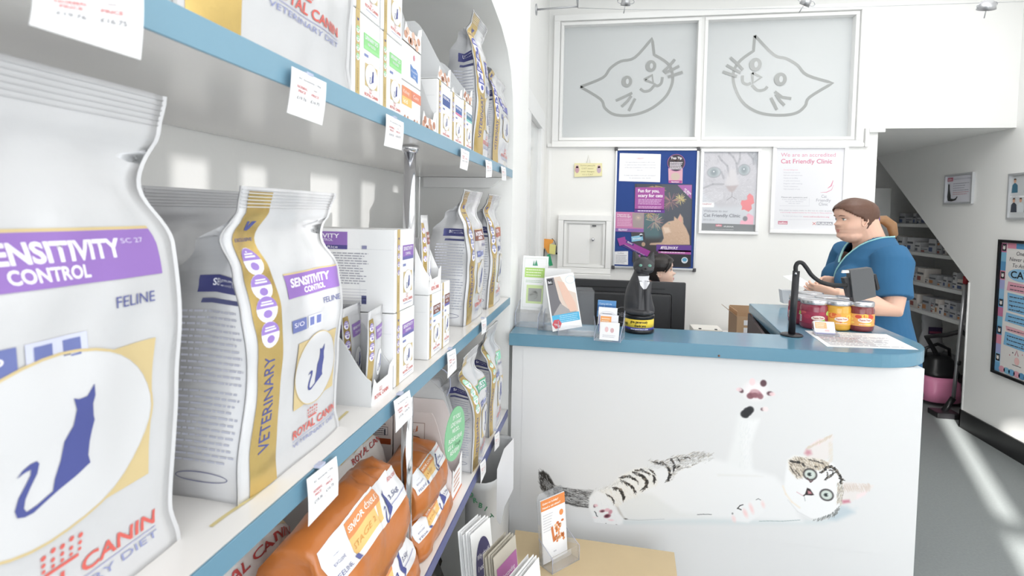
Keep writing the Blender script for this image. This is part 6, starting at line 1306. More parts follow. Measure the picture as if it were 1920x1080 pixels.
# business card stand
t = thing('card_stand', 'clear tiered stand holding four stacks of cards between the leaflets and the black cat', 'card stand', (.03, 1.87, zc))
du, nf = Vector((.985, -.17, 0)).normalized(), Vector((-.17, -.985, 0)).normalized(); up = Vector((0, 0, 1)); o_ = at(2, zc, 1132, 640)
m = MB(); side = [Vector((0, 0)), Vector((.085, 0)), Vector((.085, .085)), Vector((.0, .012))]
base = o_
for s_ in (0, 1):
    e = base+du*(.082*s_-.028)
    m.prism([e, e-nf*.10, e-nf*.10+up*.088, e-nf*.07+up*.05, e+up*.016], du*.002, M_ACR)
m.build('side_walls', t) if False else None
for s_, nm in ((0, 'side_wall'), (1, 'side_wall')):
    m = MB(); e = base+du*(.084*s_-.032)-nf*.001; P_ = [e, e-nf*.10, e-nf*.10+up*.088, e-nf*.07+up*.05, e+up*.016]; m.prism(P_, du*.0018, M_ACR); m.build(nm, t)
    m = MB(); m.tube(P_+[P_[0]], .0008, M_ACRE, 6); m.build('edge', t)
m = MB(); m.prism([base-du*.032, base+du*.054, base+du*.054-nf*.10, base-du*.032-nf*.10], up*.002, M_ACR); m.build('base_plate', t)
cards = [('white cards printed with small cat drawings at the front of the card stand', 'f0f0f2', 0), ('white cards with an orange panel, second row of the card stand', 'ecebf2', 1), ('plain white cards in the third row of the card stand', 'f1f1f3', 2), ('blue cards at the back of the card stand', '5b8fc4', 3)]
for lb, c_, k in cards:
    b = base-nf*(.006+.026*k)+up*(.004+.020*k)-du*(.008*k+.016); upt = (up-nf*.28).normalized(); m = MB(); m.prism([b, b+du*.062, b+du*.062+upt*.056, b+upt*.056], -nf*.009, mat('card_'+c_, c_, rough=.4)); o = tag(m.build('card_stack'), lb, 'cards', 'card stacks in the clear stand')
    a = MB(); nn = upt.cross(du).normalized(); nn = nn if nn.y < 0 else -nn; A = Art(lambda u, v, h: b+du*u+upt*v+nn*(h+.0002), a)
    if k == 0: A.disc(.022, .034, .006, .009, ink('e6c3c6'), 12); A.disc(.040, .032, .006, .008, ink('d8b4b8'), 12); A.lines(.01, .008, .052, .018, 2, ink('b9b9c4'), .3, .2)
    if k == 1: A.rect(0, 0, .002, .056, ink('6a6cb0')); A.rect(.004, .030, .040, .052, ink('f0a868')); A.nxt(); A.lines(.008, .033, .036, .048, 2, ink('f6e3cc'), .4, .2)
    if k == 2: A.ring(.031, .036, .022, .008, .0008, ink('b4b4c2'), 24); A.lines(.014, .033, .048, .040, 1, ink('a0a0b0'), .4, .1)
    if k == 3: A.rect(0, .020, .062, .040, ink('3f6ea8')); A.nxt(); A.text('Coping with the', .006, .042, .006, ink('d7e4f2'), width=.042); A.text('loss of your pet', .006, .030, .006, ink('e6eef8'), width=.044)
    if len(a.v): a.build('card_print', o, recalc=False)

# leaflets at the left end of the counter
def leaflet(label, bl, du, up, w, h, th, artf, m_=None, curl=0, name='leaflet', grp='leaflets on the left end of the counter'):
    nn = du.cross(up).normalized(); nn = nn if nn.y < 0 else -nn; N = 10
    def P(u, v, hh): return bl+du*u+up*v+nn*(hh+curl*(1-v/h)**2)
    m = MB(); g = [[P(0, h*k/N, 0), P(w, h*k/N, 0)] for k in range(N+1)]; g2 = [[P(0, h*k/N, -th), P(w, h*k/N, -th)] for k in range(N+1)]
    rows = [[a_[0], a_[1], b_[1], b_[0]] for a_, b_ in zip(g, g2)]; m.loft(rows, m_ or mat('leaflet_efefef', 'efefef'), False); o = tag(m.build(name), label, 'leaflet', grp)
    a = MB(); A = Art(lambda u, v, hh: P(u, v, hh+.0003), a, None, [h*k/N for k in range(1, N)]); artf(A, w, h); a.build('leaflet_print', o, recalc=False); return o
def leafholder(label, c, w, h, yaw, lean=.22):
    return acr_holder(label, c, w, h, .085, yaw, grp='clear leaflet holders on the counter', lean=lean)
pA = at(2, zc, 996, 612); pB = at(2, zc, 1040, 616); pC = at(2, zc, 1078, 625)
def art_green(A, w, h):
    A.rect(w*.06, h*.04, w*.94, h*.96, ink('dfe3de')); A.nxt(); A.rect(w*.08, h*.05, w*.92, h*.95, ink('efefef')); A.nxt()
    A.rect(w*.10, h*.60, w*.90, h*.78, ink('b2d678')); A.rect(w*.20, h*.12, w*.86, h*.46, ink('cfe0a8')); A.nxt(); A.rect(w*.28, h*.16, w*.80, h*.40, ink('a9aaa6')); A.disc(w*.5, h*.28, w*.16, h*.08, ink('8a8988')); A.lines(w*.15, h*.62, w*.85, h*.77, 3, ink('eef5dc'), .35, .3)
    A.poly([(w*.40, h*.82), (w*.44, h*.92), (w*.47, h*.83), (w*.53, h*.93), (w*.60, h*.82)], ink('4f9a78')); A.lines(w*.15, h*.5, w*.85, h*.56, 2, ink('a9c9a0'), .3, .2)
def art_health(A, w, h):
    A.text('Pet Health', w*.14, h*.74, h*.07, ink('c0bcc6'), width=w*.6, shear=.3); A.text('Club', w*.42, h*.60, h*.08, ink('cfcbd4'), width=w*.42, shear=.3); A.disc(w*.28, h*.62, w*.03, h*.03, ink('4a4a50')); A.disc(w*.40, h*.63, w*.03, h*.03, ink('4a4a50'))
def art_bad(A, w, h):
    A.rect(w*.05, h*.03, w*.97, h*.97, ink('dccbbf')); A.nxt(); A.poly([(w*.05, h*.97), (w*.30, h*.97), (w*.38, h*.55), (w*.55, h*.30), (w*.05, h*.28)], ink('77757a')); A.poly([(w*.52, h*.97), (w*.97, h*.97), (w*.97, h*.62), (w*.70, h*.70)], ink('f0ece6')); A.nxt()
    A.poly([(w*.40, h*.90), (w*.62, h*.85), (w*.90, h*.45), (w*.92, h*.30), (w*.70, h*.28), (w*.52, h*.55)], ink('e2bfae')); A.poly([(w*.12, h*.30), (w*.40, h*.48), (w*.62, h*.36), (w*.9, h*.33), (w*.9, h*.26), (w*.12, h*.24)], ink('a8a4a4')); A.rect(w*.07, h*.84, w*.25, h*.95, ink('3a3a40')); A.nxt()
    A.text('Bad..', w*.09, h*.87, h*.045, ink('e9e9ec'), width=w*.14, bold=.03); A.ring(w*.85, h*.88, w*.16, h*.07, w*.008, ink('9bc4e0'))
    A.rect(w*.05, h*.13, w*.97, h*.28, ink('58b4dc')); A.rect(w*.05, h*.03, w*.97, h*.13, ink('efefef')); A.nxt(); A.lines(w*.3, h*.14, w*.93, h*.27, 4, ink('bfe2f2'), .3, .1); A.disc(w*.18, h*.12, w*.16, h*.09, ink('cf5f68'), 6); A.nxt(); A.text('+Pet', w*.07, h*.11, h*.04, ink('f0dede'), width=w*.2, bold=.03, rot=-.5)
yawL = -.10
_, b, du, nf, up = leafholder('rear clear leaflet holder with the tall green and white leaflet', (pA.x, pA.y+.02, zc), .105, .235, yawL)
u2 = (up-nf*.16).normalized(); leaflet('tall white leaflet with a green panel in the rear holder at the counter left end', b+nf*.006+up*.055-du*.048, du, u2, .096, .20, .004, art_green)
_, b, du, nf, up = leafholder('middle clear leaflet holder with the handwritten-style white leaflet', (pB.x, pB.y-.0, zc), .105, .20, yawL)
u2 = (up-nf*.16).normalized(); leaflet('white leaflet with grey handwriting in the middle holder', b+nf*.006+up*.05-du*.048, du, u2, .096, .165, .004, art_health)
_, b, du, nf, up = leafholder('front clear leaflet holder with the hand and kitten leaflet', (pC.x+.004, pC.y-.0, zc), .125, .155, .10, .3)
q0, q1, q2, q3 = at(1, 1.862, 1036, 636), at(1, 1.878, 1096, 618), at(1, 1.90, 1062, 531), at(1, 1.90, 1022, 541)
dl = (q1-q0); dl.z *= .6; dl.normalize(); ul = (q3-q0).normalized()
leaflet('leaflet showing a hand stroking a grey kitten, leaning at the counter front', Vector((q0.x, q0.y, zc+.006)), dl, ul, .102, .190, .003, art_bad, curl=.012)

# desk monitor
t = thing('computer_monitor', 'black widescreen monitor seen from behind on the desk behind the counter', 'monitor', (.1, 2.5, .731))
mx0, mx1, mz0, mz1 = -.168, .366, .93, 1.258; M_MON = mat('black_monitor_plastic', '2b2b2d', rough=.45, bump=.15, bscale=300)
m = MB(); m.rbox((mx0, 2.500, mz0), (mx1, 2.522, mz1), M_MON, .006, 3); m.rbox((mx0+.06, 2.478, mz0+.05), (mx1-.06, 2.503, mz1-.05), M_MON, .02, 4); m.build('housing', t)
m = MB(); m.box((mx0+.07, 2.4984, mz1-.034), (mx1-.09, 2.4996, mz1-.029), mat('vent_black', '101012')); m.build('vent_slot', t)
m = MB(); m.box((mx0+.01, 2.5222, mz0+.012), (mx1-.01, 2.5232, mz1-.012), mat('dark_screen', '1a1c22', rough=.1)); m.build('screen', t)
m = MB(); m.box((.06, 2.49, .735), (.12, 2.512, 1.0), M_MON); m.build('stand', t); m = MB(); m.rbox((-.03, 2.42, .7312), (.21, 2.60, .7355), M_MON, .002, 1); m.build('base', t)
a = MB(); A = Art(S_ny(2.4778), a); lx, lz = at(1, 2.478, 1167, 590).x, at(1, 2.478, 1167, 590).z; A.ring(lx, lz, .034, .034, .003, ink('77777b'), 40); A.text('DELL', lx, lz-.009, .018, ink('77777b'), 'C', width=.05, bold=.02); a.build('brand_mark', t, recalc=False)

# tablet stand, gooseneck
t = thing('tablet_stand', 'black gooseneck stand holding a dark tablet, clamped near the inner counter corner', 'tablet stand', tuple(at(2, zc, 1483, 632)))
M_BK = mat('satin_black_metal', '26262a', rough=.35); pb = at(2, zc, 1484, 629)
m = MB(); m.lathe((pb.x, pb.y, zc), [(.036, 0), (.037, .003), (.034, .006), (.012, .007)], M_BK, 32); m.build('base', t)
ptop = at(1, pb.y, 1493, 508)
m = MB(); m.tube([(pb.x, pb.y, zc+.005), (ptop.x, pb.y, ptop.z)], .0115, M_BK, 16); m.build('post', t)
m = MB(); sc_ = at(1, pb.y-.011, 1492, 513); m.lathe((sc_.x, sc_.y, sc_.z), [(.004, 0), (.004, -.003), (0, -.004)], M_CHROME, 12, axis='Y'); m.build('screw', t)
pp = [at(1, pb.y, *q) for q in ((1492, 510), (1492, 500), (1496, 493), (1504, 493), (1512, 502), (1522, 516), (1536, 527), (1552, 533), (1570, 535), (1588, 535))]
m = MB(); m.tube(smooth_path([tuple(p) for p in pp], 5), .0072, mat('black_rubber', '202022', rough=.55), 12); m.build('gooseneck', t)
m = MB(); P_ = [at(1, pb.y+.0, *q) for q in ((1583, 522), (1594, 520), (1603, 556), (1592, 558))]; m.prism(P_, (0, .03, 0), M_BK); m.build('clamp', t)
P_ = [at(1, pb.y-.012, *q) for q in ((1594, 507), (1634, 502), (1638, 512), (1643, 556), (1602, 567), (1600, 558))]
m = MB(); m.prism(P_, (0, .035, 0), mat('charcoal_plastic', '5a5b5d', rough=.5, bump=.1, bscale=400)); m.build('tablet_case', t, 'charcoal tablet case')
m = MB(); P_ = [at(1, pb.y-.006, *q) for q in ((1639, 515), (1643, 514), (1650, 541), (1646, 545))]; m.prism(P_, (0, .03, 0), M_BK); m.build('side_clip', t)
m = MB(); P_ = [at(1, pb.y-.004, *q) for q in ((1581, 507), (1592, 507), (1593, 512), (1579, 512))]; m.prism(P_, (0, .01, 0), M_TRIM); m.build('white_tab', t)

# jars
def jar(label, px, py, zz, body, lidc, lab, k):
    p = at(1, zz, px, py); t = thing('treat_jar', label, 'jar', (p.x, p.y, zc), 'jars of treats on the counter'); r_ = .0475
    m = MB(); m.lathe((p.x, p.y, zc), [(.039, 0), (.045, .003), (r_, .010), (r_, .082), (.044, .090), (.042, .093)], mat('jar_'+body, body, rough=.12, coat=.5, var=.12, vscale=60), 36); m.build('jar_body', t)
    m = MB(); m.lathe((p.x, p.y, zc), [(.0455, .092), (.0465, .094), (.0465, .106), (.0455, .1085), (.039, .110), (.037, .109), (0, .109)], mat('jar_lid_metal', 'c9cacd', rough=.25, metal=.8), 36); m.build('lid', t)
    S = lambda u, v, h: Vector((p.x+(r_+.0006+h)*math.sin(u/r_-.25), p.y-(r_+.0006+h)*math.cos(u/r_-.25), zc+v)); cu = [-.075+.005*i for i in range(31)]
    a = MB(); A = Art(S, a, cu); A.rect(-.070, .022, .070, .066, ink(lab[0])); A.nxt()
    r = random.Random(k)
    for i in range(12): A.disc(r.uniform(-.066, .066), r.uniform(.028, .062), r.uniform(.006, .014), r.uniform(.004, .009), ink(r.choice(lab[1:])), 12); A.nxt(0)
    A.nxt(); A.disc(.012, .044, .024, .009, ink('efe3da'), 20); A.nxt(); A.text('Poppies Treats', .012, .042, .006, ink('b5564a'), 'C', width=.038, bold=.02, shear=.2); A.lines(-.008, .026, .034, .032, 1, ink('f0dccc'), .5)
    A.rect(-.058, .026, -.048, .050, ink('efefef')); A.nxt(); A.lines(-.057, .028, -.049, .048, 8, ink('3a3a40'), .5, 0, 2, False); a.build('label', t, recalc=False)
REDJ, YELJ, DRJ = '8c2f45', 'e0a838', '7d3436'
jar('dark red jar with a green apple on its label, nearest the tablet post', 1525, 600, 2.215, REDJ, None, ('9d3a52', '9cc860', 'b8d87a', 'c65a60', 'b04058'), 1)
jar('yellow jar between two red ones in the front row', 1568, 600, 2.215, YELJ, None, ('e8b050', 'e07a40', 'd85a38', 'f0c860', 'ef9a58'), 2)
jar('dark red jar with a yellow label at the right of the front row', 1611, 600, 2.215, DRJ, None, ('e6a860', 'f0d070', 'd8683e', 'e8c858', 'd05040'), 3)
jar('dark red jar half behind the black tablet post', 1502, 600, 2.302, REDJ, None, ('9d3a52', 'd8707a', 'b04058', 'c65a60'), 4)
for k, (px, py, lb) in enumerate(((1545, 2.322, 'jar in the second row, behind the gap between apple and yellow jars'), (1587, 2.322, 'jar in the second row behind the right red jar, under the tablet'), (1518, 2.415, 'rearmost jar, its pale lid just right of the tablet post'))):
    jar(lb, px, 600, py, (REDJ, DRJ, YELJ)[k], None, ('9d3a52', 'd8707a', 'b04058', 'c65a60'), 6+k)
# small card holder and sheet
q = [at(2, ZT, *p) for p in ((1509, 620), (1551, 650), (1722, 656), (1662, 627))]
m = MB(); m.add([(p.x, p.y, ZT+.0008) for p in q]+[(p.x, p.y, ZT+.0002) for p in q], [(0, 1, 2, 3), (7, 6, 5, 4), (0, 3, 7, 4), (1, 5, 6, 2), (0, 4, 5, 1), (3, 2, 6, 7)], mat('leaflet_efefef', 'efefef')); o = tag(m.build('printed_sheet'), 'white printed sheet lying flat near the rounded counter corner', 'paper')
a = MB(); A = Art(lambda u, v, h: ((q[1]*(1-u)+q[2]*u)*(1-v)+(q[0]*(1-u)+q[3]*u)*v)*1.0+Vector((0, 0, ZT+.0010+h-((q[1]*(1-u)+q[2]*u)*(1-v)+(q[0]*(1-u)+q[3]*u)*v).z)), a); A.lines(.06, .08, .9, .82, 13, ink('a9a4ae'), .35, .35, 5); A.lines(.06, .3, .6, .62, 5, ink('cf9a9a'), .3, .5, 8); A.text('Price list', .35, .88, .05, ink('88838c'), width=.25); a.build('sheet_print', o, recalc=False)
t, b, du, nf, up = acr_holder('tiny clear holder with an orange and white card in front of the jars', tuple(at(2, ZT+.0012, 1547, 628)), .075, .045, .05, -.04, cat='card holder', name='card_holder', lean=.6)
u2 = (up-nf*.55).normalized(); leaflet('small card with an orange panel in the tiny holder', b+nf*.012+up*.004-du*.034, du, u2, .068, .046, .003, lambda A, w, h: (A.rect(w*.06, h*.42, w*.62, h*.92, ink('f2b888')), A.nxt(), A.lines(w*.1, h*.48, w*.55, h*.86, 3, ink('f8e6d4'), .4), A.rect(w*.5, h*.2, w*.72, h*.34, ink('eec6c8')), A.rect(0, 0, w, h*.08, ink('6a6cb0'))), name='small_card', grp=None)
# papers at the far end of the wing
m = MB(); P_ = [at(1, 2.72, *p_) for p_ in ((1466, 544), (1500, 547), (1500, 569), (1469, 569))]; m.prism([(p.x, p.y, p.z) for p in P_], (0, .05, .0), mat('white_paper', 'efeff2')); tag(m.build('paper_stack'), 'white paper stack standing at the far end of the counter wing behind the post', 'papers')
# cardboard box and white phone behind the desk
M_CB = mat('brown_cardboard', 'c0a080', rough=.7); t = thing('cardboard_box', 'open brown cardboard box with white labels behind the counter', 'box', (.80, 3.5, .7305))
x0_, z1_ = at(1, 3.42, 1369, 582).x, at(1, 3.42, 1369, 582).z; m = MB()
bx0, bx1, by0, by1, bz0 = x0_+.045, x0_+.30, 3.42, 3.64, .731
m.box((bx0, by0, bz0), (bx1, by0+.004, z1_-.035), M_CB); m.box((bx0, by1, bz0), (bx1, by1+.004, z1_), M_CB); m.box((bx0-.004, by0, bz0), (bx0, by1, z1_-.005), M_CB); m.box((bx1, by0, bz0), (bx1+.004, by1, z1_), M_CB); m.box((bx0, by0, bz0), (bx1, by1, bz0+.004), M_CB); m.build('carton', t)
m = MB(); m.prism([(bx0-.004, by0, z1_-.036), (bx0-.05, by0-.0, z1_), (bx0-.05, by1, z1_), (bx0-.004, by1, z1_-.036)], (0, 0, .003), M_CB); m.build('flap', t)
for k in range(2):
    m = MB(); m.box((bx0+.035, by0-.0015, z1_-.085-.045*k), (bx0+.09, by0-.0002, z1_-.055-.045*k), M_PAP); m.build('paper_label', t)
m = MB(); m.rbox((.79, 3.35, .70), (1.16, 4.15, .73), M_LAM, .003); m.box((.81, 3.37, 0), (.83, 4.13, .70), M_LAM); m.box((1.09, 3.37, 0), (1.12, 4.13, .70), M_LAM); tag(m.build('side_desk'), 'white side desk carrying the brown cardboard box behind the counter', 'desk')
pc_ = at(1, 2.62, 1345, 618); m = MB(); m.rbox((.44, 2.60, .7315), (.66, 2.70, pc_.z-.004), mat('beige_plastic', 'e8e4dc', rough=.4), .01, 2); m.box((.47, 2.61, pc_.z-.0042), (.49, 2.63, pc_.z+.002), M_BK)
bpy.data.objects
t = thing('label_printer', 'low white device on the desk, its top just visible right of the monitor', 'device', (.55, 2.65, .7315))
m2 = MB(); top_ = at(1, 2.60, 1345, 619).z; m2.rbox((.42, 2.60, .7318), (.55, 2.72, top_), mat('beige_plastic', 'e8e4dc', rough=.4), .008, 2); m2.build('housing', t)
for x in (.445, .515):
    m2 = MB(); m2.rbox((x, 2.605, top_-.001), (x+.012, 2.615, top_+.003), M_BK, .001, 1); m2.build('button', t)

# ================================================================ store under the stairs
M_SH = mat('store_shelf_paint', 'd9d9d7', rough=.5)
R = random.Random(11)
for k, (zs_, ya, yb_) in enumerate(((1.525, 5.30, 6.1), (1.262, 5.12, 6.2), (.985, 4.98, 6.2), (.735, 4.95, 6.2))):
    m = MB(); m.box((2.90, ya, zs_-.022), (3.30, yb_, zs_), M_SH); m.box((2.895, ya, zs_-.03), (2.90, yb_, zs_), M_SH)
    tag(m.build('store_shelf'), ('top', 'second', 'third', 'lowest')[k]+' white shelf in the dark store under the stairs', 'shelf', None)
    y = yb_-.04
    while y > ya+.10:
        wd = R.choice((.055, .07, .09, .12)); hh = R.choice((.05, .07, .09, .13)) if k else R.choice((.06, .10)); hh = min(hh, .2)
        for lv in range(1 if hh > .08 else R.choice((1, 2))):
            bx = thing('medicine_box', 'small printed medicine box on the %s store shelf' % ('top', 'second', 'third', 'lowest')[k], 'box', (2.99, y-wd/2, zs_+.0005+lv*(hh+.0005)), 'boxes on the %s store shelf' % ('top', 'second', 'third', 'lowest')[k])
            c_ = R.choice(('c9c9cb', 'b9babd', 'd6d6d6', 'a3a4a8', 'd0cac4')); m = MB(); z_ = zs_+.0005+lv*(hh+.0005); m.box((2.925, y-wd+.002, z_), (3.06, y-.002, z_+hh), mat('mb_'+c_, c_, rough=.5)); m.build('box', bx)
            a = MB(); A = Art(lambda u, v, h: Vector((2.9245-h, -u, v)), a, step=.0006); A.rect(-y+.004, z_+hh*.12, -y+wd*.5, z_+hh*.42, ink(R.choice(('8a4a44', '4a5a80', '5f6068', 'b07a50')))); A.rect(-y+.004, z_+hh*.55, -y+wd*.85, z_+hh*.7, ink('55565c')); a.build('box_print', bx, recalc=False)
        y -= wd+R.uniform(.002, .02)
# white tall cupboard left of the shelves
t = thing('store_cupboard', 'tall white cupboard in the far left of the dark store', 'cupboard', (2.75, 6.2, 0)); m = MB(); m.rbox((2.40, 6.10, .001), (2.86, 6.39, 1.88), M_SH, .004); m.build('body', t); m = MB(); m.rbox((2.62, 6.085, .05), (2.75, 6.0995, 1.84), M_SH, .003); m.build('door', t)
# vacuum cleaner
M_PINK = mat('pink_plastic', 'e58fb4', rough=.3); vx, vy = 2.86, 5.20
t = thing('vacuum_cleaner', 'pink and black drum vacuum cleaner on the floor behind the counter corner', 'vacuum cleaner', (vx, vy, 0))
m = MB(); m.loft([rr_ring(vx, vy, .15*s_, .17*s_, z) for z, s_ in ((.03, .9), (.04, 1), (.12, 1.0), (.20, .97), (.245, .9))], M_PINK); m.build('base_tub', t)
m = MB(); m.loft([rr_ring(vx, vy, .15*s_, .17*s_, z) for z, s_ in ((.2455, .92), (.27, .96), (.285, .9), (.33, .72), (.38, .66), (.41, .5))], mat('black_plastic', '1c1c1e')); m.build('motor_head', t)
m = MB(); m.tube([(vx-.10, vy, .37), (vx-.09, vy, .46), (vx, vy, .50), (vx+.09, vy, .46), (vx+.10, vy, .37)], .014, mat('black_plastic', '1c1c1e')); m.build('handle', t)
for s_ in (-1, 1):
    m = MB(); m.lathe((vx+s_*.155, vy-.03, .075), [(.0, -.018), (.072, -.018), (.074, 0), (.072, .018), (0, .018)], mat('black_plastic', '1c1c1e'), 28, axis='X'); m.build('wheel', t)
m = MB(); m.tube([(vx-.02, vy-.05, .40), (vx-.10, vy-.02, .56), (vx-.05, vy-.20, .62), (vx+.03, vy-.25, .665), (vx+.10, vy-.27, .60), (vx+.13, vy-.26, .46), (vx+.14, vy-.20, .34), (vx+.10, vy-.14, .22)], .019, mat('black_rubber', '202022'), 14); m.build('hose', t)
tb = at(1, 4.82, 1790, 700); tt_ = at(1, 4.82, 1811, 525)
t2 = thing('vacuum_wand', 'chrome vacuum wand with a red cap leaning upright at the wall edge', 'vacuum wand', (tb.x, 4.82, .0)); m = MB(); m.tube([(tb.x, 4.82, .14), (tt_.x, 4.82, tt_.z)], .014, M_STEEL); m.build('tube', t2)
m = MB(); m.tube([(tt_.x, 4.82, tt_.z-.03), (tt_.x, 4.82, tt_.z+.03)], .019, mat('red_plastic', 'a02c34', rough=.4)); m.build('cap', t2)
m = MB(); m.tube([(tb.x+.02, 4.82, .42), (tb.x+.021, 4.82, .45)], .019, mat('black_plastic', '1c1c1e')); m.build('ring', t2)
m = MB(); m.rbox((tb.x-.15, 4.74, .001), (tb.x+.02, 4.88, .045), mat('black_plastic', '1c1c1e'), .012, 2); m.tube([(tb.x-.06, 4.82, .04), (tb.x, 4.82, .15)], .022, mat('black_plastic', '1c1c1e')); m.build('floor_head', t2)
# refill bag behind the vacuum
m = MB(); P_ = []; rows = []
for i in range(13):
    k = i/12; z = .30+.385*k; s_ = (1-.25*k)*(1+.08*math.sin(k*9)); rows.append([Vector((3.13+.10*s_*math.cos(2*PI*j/20)+.03*noise.noise(Vector((j, k*4, 1))), 5.80+.055*s_*math.sin(2*PI*j/20)*(1-.6*k), z)) for j in range(20)])
t = thing('litter_bag', 'white sack with a dark printed panel behind the vacuum cleaner', 'sack', (3.13, 5.80, .30)); m.loft(rows, mat('sack_white', 'c9cacc', rough=.35)); m.build('sack', t)
a = MB(); A = Art(lambda u, v, h: Vector((u, 5.738-h, v)), a); A.rect(3.07, .48, 3.19, .55, ink('4a3a5a')); A.nxt(); A.rect(3.08, .49, 3.18, .51, ink('a0506a')); a.build('sack_print', t, recalc=False)
m = MB(); m.box((2.98, 5.66, .001), (3.30, 5.92, .299), mat('mb_a3a4a8', 'a3a4a8')); tag(m.build('storage_crate'), 'grey crate under the white sack in the store', 'crate')
# ================================================================ people
M_SKIN = mat('skin', 'e3b8a2', rough=.5, sss=.12); M_SKIN2 = mat('skin_fair', 'eac6b4', rough=.5, sss=.12)
M_SCRUB = mat('teal_blue_scrub_cloth', '2c6189', rough=.8, bump=.3, bscale=500); M_PIPE = mat('aqua_piping', '9fd6d6', rough=.6)
FR_ = [(0, .12), (.04, .27), (.08, .345), (.13, .345), (.17, .315), (.20, .335), (.225, .345), (.245, .325), (.27, .35), (.31, .335), (.36, .335), (.44, .325), (.50, .315), (.56, .345), (.62, .36), (.72, .35), (.82, .30), (.90, .215), (.96, .12), (1, .0)]
BK_ = [(0, -.02), (.08, -.10), (.18, -.21), (.28, -.31), (.40, -.395), (.52, -.44), (.64, -.455), (.76, -.42), (.86, -.34), (.94, -.21), (1, -.0)]
WD_ = [(0, .10), (.04, .15), (.10, .21), (.18, .25), (.28, .285), (.38, .305), (.50, .32), (.62, .335), (.72, .33), (.82, .285), (.90, .21), (.96, .125), (1, .01)]
def lin(tab, t):
    for (a, x), (b, y) in zip(tab, tab[1:]):
        if t <= b: k = (t-a)/(b-a); return x+(y-x)*k
    return tab[-1][1]
def head_rings(M, h, grow=0, t0=0, t1=1, n=40, N=44, nose=True, plump=1.0, fcut=None):
    out = []
    for i in range(N+1):
        t = t0+(t1-t0)*i/N; f, b, w = lin(FR_, t), lin(BK_, t), lin(WD_, t)*plump; c = (f+b)*.5*.3; ring = []
        for k in range(n):
            a = 2*PI*k/n; ca, sa = math.cos(a), math.sin(a); e = .88
            x = c+((f-c) if ca > 0 else (c-b))*(abs(ca)**e)*(1 if ca > 0 else -1); y = w*(abs(sa)**e)*(1 if sa > 0 else -1)
            d = abs((a+PI) % (2*PI)-PI)
            if nose and grow == 0:
                if .30 < t < .58:
                    tip = math.exp(-((t-.385)/.042)**2)*.075+max(0, (.55-t)/.17)*(.035 if t > .385 else 0); x += min(tip, .105)*math.exp(-(d/.24)**2)
                x -= .030*math.exp(-((t-.50)/.05)**2)*math.exp(-((d-.50)/.24)**2)
                x += .018*math.exp(-((t-.34)/.06)**2)*math.exp(-((d-.75)/.3)**2); y *= 1+.04*math.exp(-((t-.32)/.1)**2)
            L = math.hypot(x-c, y) or 1; g = grow; x += (x-c)/L*g; y += y/L*g
            ring.append(M @ Vector((x*h, y*h, t*h*(1+0*g))))
        out.append(ring)
    return out
def add_face(root, M, h, skin, lips='c47d74', eye='6c7f86', brow='5a4234', smile=0, browh=.60):
    L = lambda x, y, z: M @ Vector((x*h, y*h, z*h))
    Rm = M.to_3x3()
    def sph(name, c, r, m_, parent):
        mb = MB(); mb.T = M @ Matrix.Translation(Vector(c)*h) ; mb.ell((0, 0, 0), tuple(q*h for q in r), m_, 16, 10); return mb.build(name, parent)
    for s_ in (-1, 1):
        e = sph('eye', (.262, s_*.135, .500), (.040, .050, .026), mat('eye_white', 'e9e4e0', rough=.2), root); sph('iris', (.292, s_*.140, .500), (.016, .022, .021), mat('iris_'+eye, eye, rough=.1), e)
        mb = MB(); mb.tube([L(.305, s_*.085, .522), L(.309, s_*.130, .532), L(.285, s_*.185, .520)], [.004*h*1.6]*3, mat('lid_'+brow, brow), 8); mb.build('eyelid', root)
        mb = MB(); mb.tube([L(.352, s_*.070, browh-.012), L(.348, s_*.13, browh+.004), L(.30, s_*.215, browh-.010)], [.007*h, .010*h, .004*h], mat('brow_'+brow, brow, rough=.8), 8, flat=.6); mb.build('eyebrow', root)
    mb = MB(); z_ = .243
    mb.tube([L(.270, -.105, z_+.008+smile), L(.325, -.06, z_+.010), L(.352, 0, z_+.012), L(.325, .06, z_+.010), L(.270, .105, z_+.008+smile)], [.004*h, .012*h, .015*h, .012*h, .004*h], mat('lip_'+lips, lips, rough=.4), 10)
    mb.tube([L(.268, -.10, z_-.008+smile), L(.318, -.055, z_-.022), L(.342, 0, z_-.026), L(.318, .055, z_-.022), L(.268, .10, z_-.008+smile)], [.004*h, .014*h, .017*h, .014*h, .004*h], mat('lip_'+lips, lips), 10); mb.build('mouth', root)
    for s_ in (-1, 1):
        mb = MB(); mb.T = M @ Matrix.Translation(Vector((-.035, s_*.318, .435))*h) @ Matrix.Rotation(-.18*s_, 4, 'Z') @ Matrix.Rotation(-.12, 4, 'Y')
        ring = [Vector((.062*h*math.cos(q)*(1.1 if math.sin(q) > 0 else .75), s_*.020*h, .105*h*math.sin(q))) for q in [2*PI*k/22 for k in range(22)]]
        mb.tube(ring+[ring[0]], .017*h, skin, 10); mb.ell((0, 0, 0), (.055*h, .018*h, .095*h), skin, 16, 8); mb.ell((.03*h, s_*.012*h, -.01*h), (.02*h, .012*h, .025*h), skin, 10, 6); mb.build('ear', root)
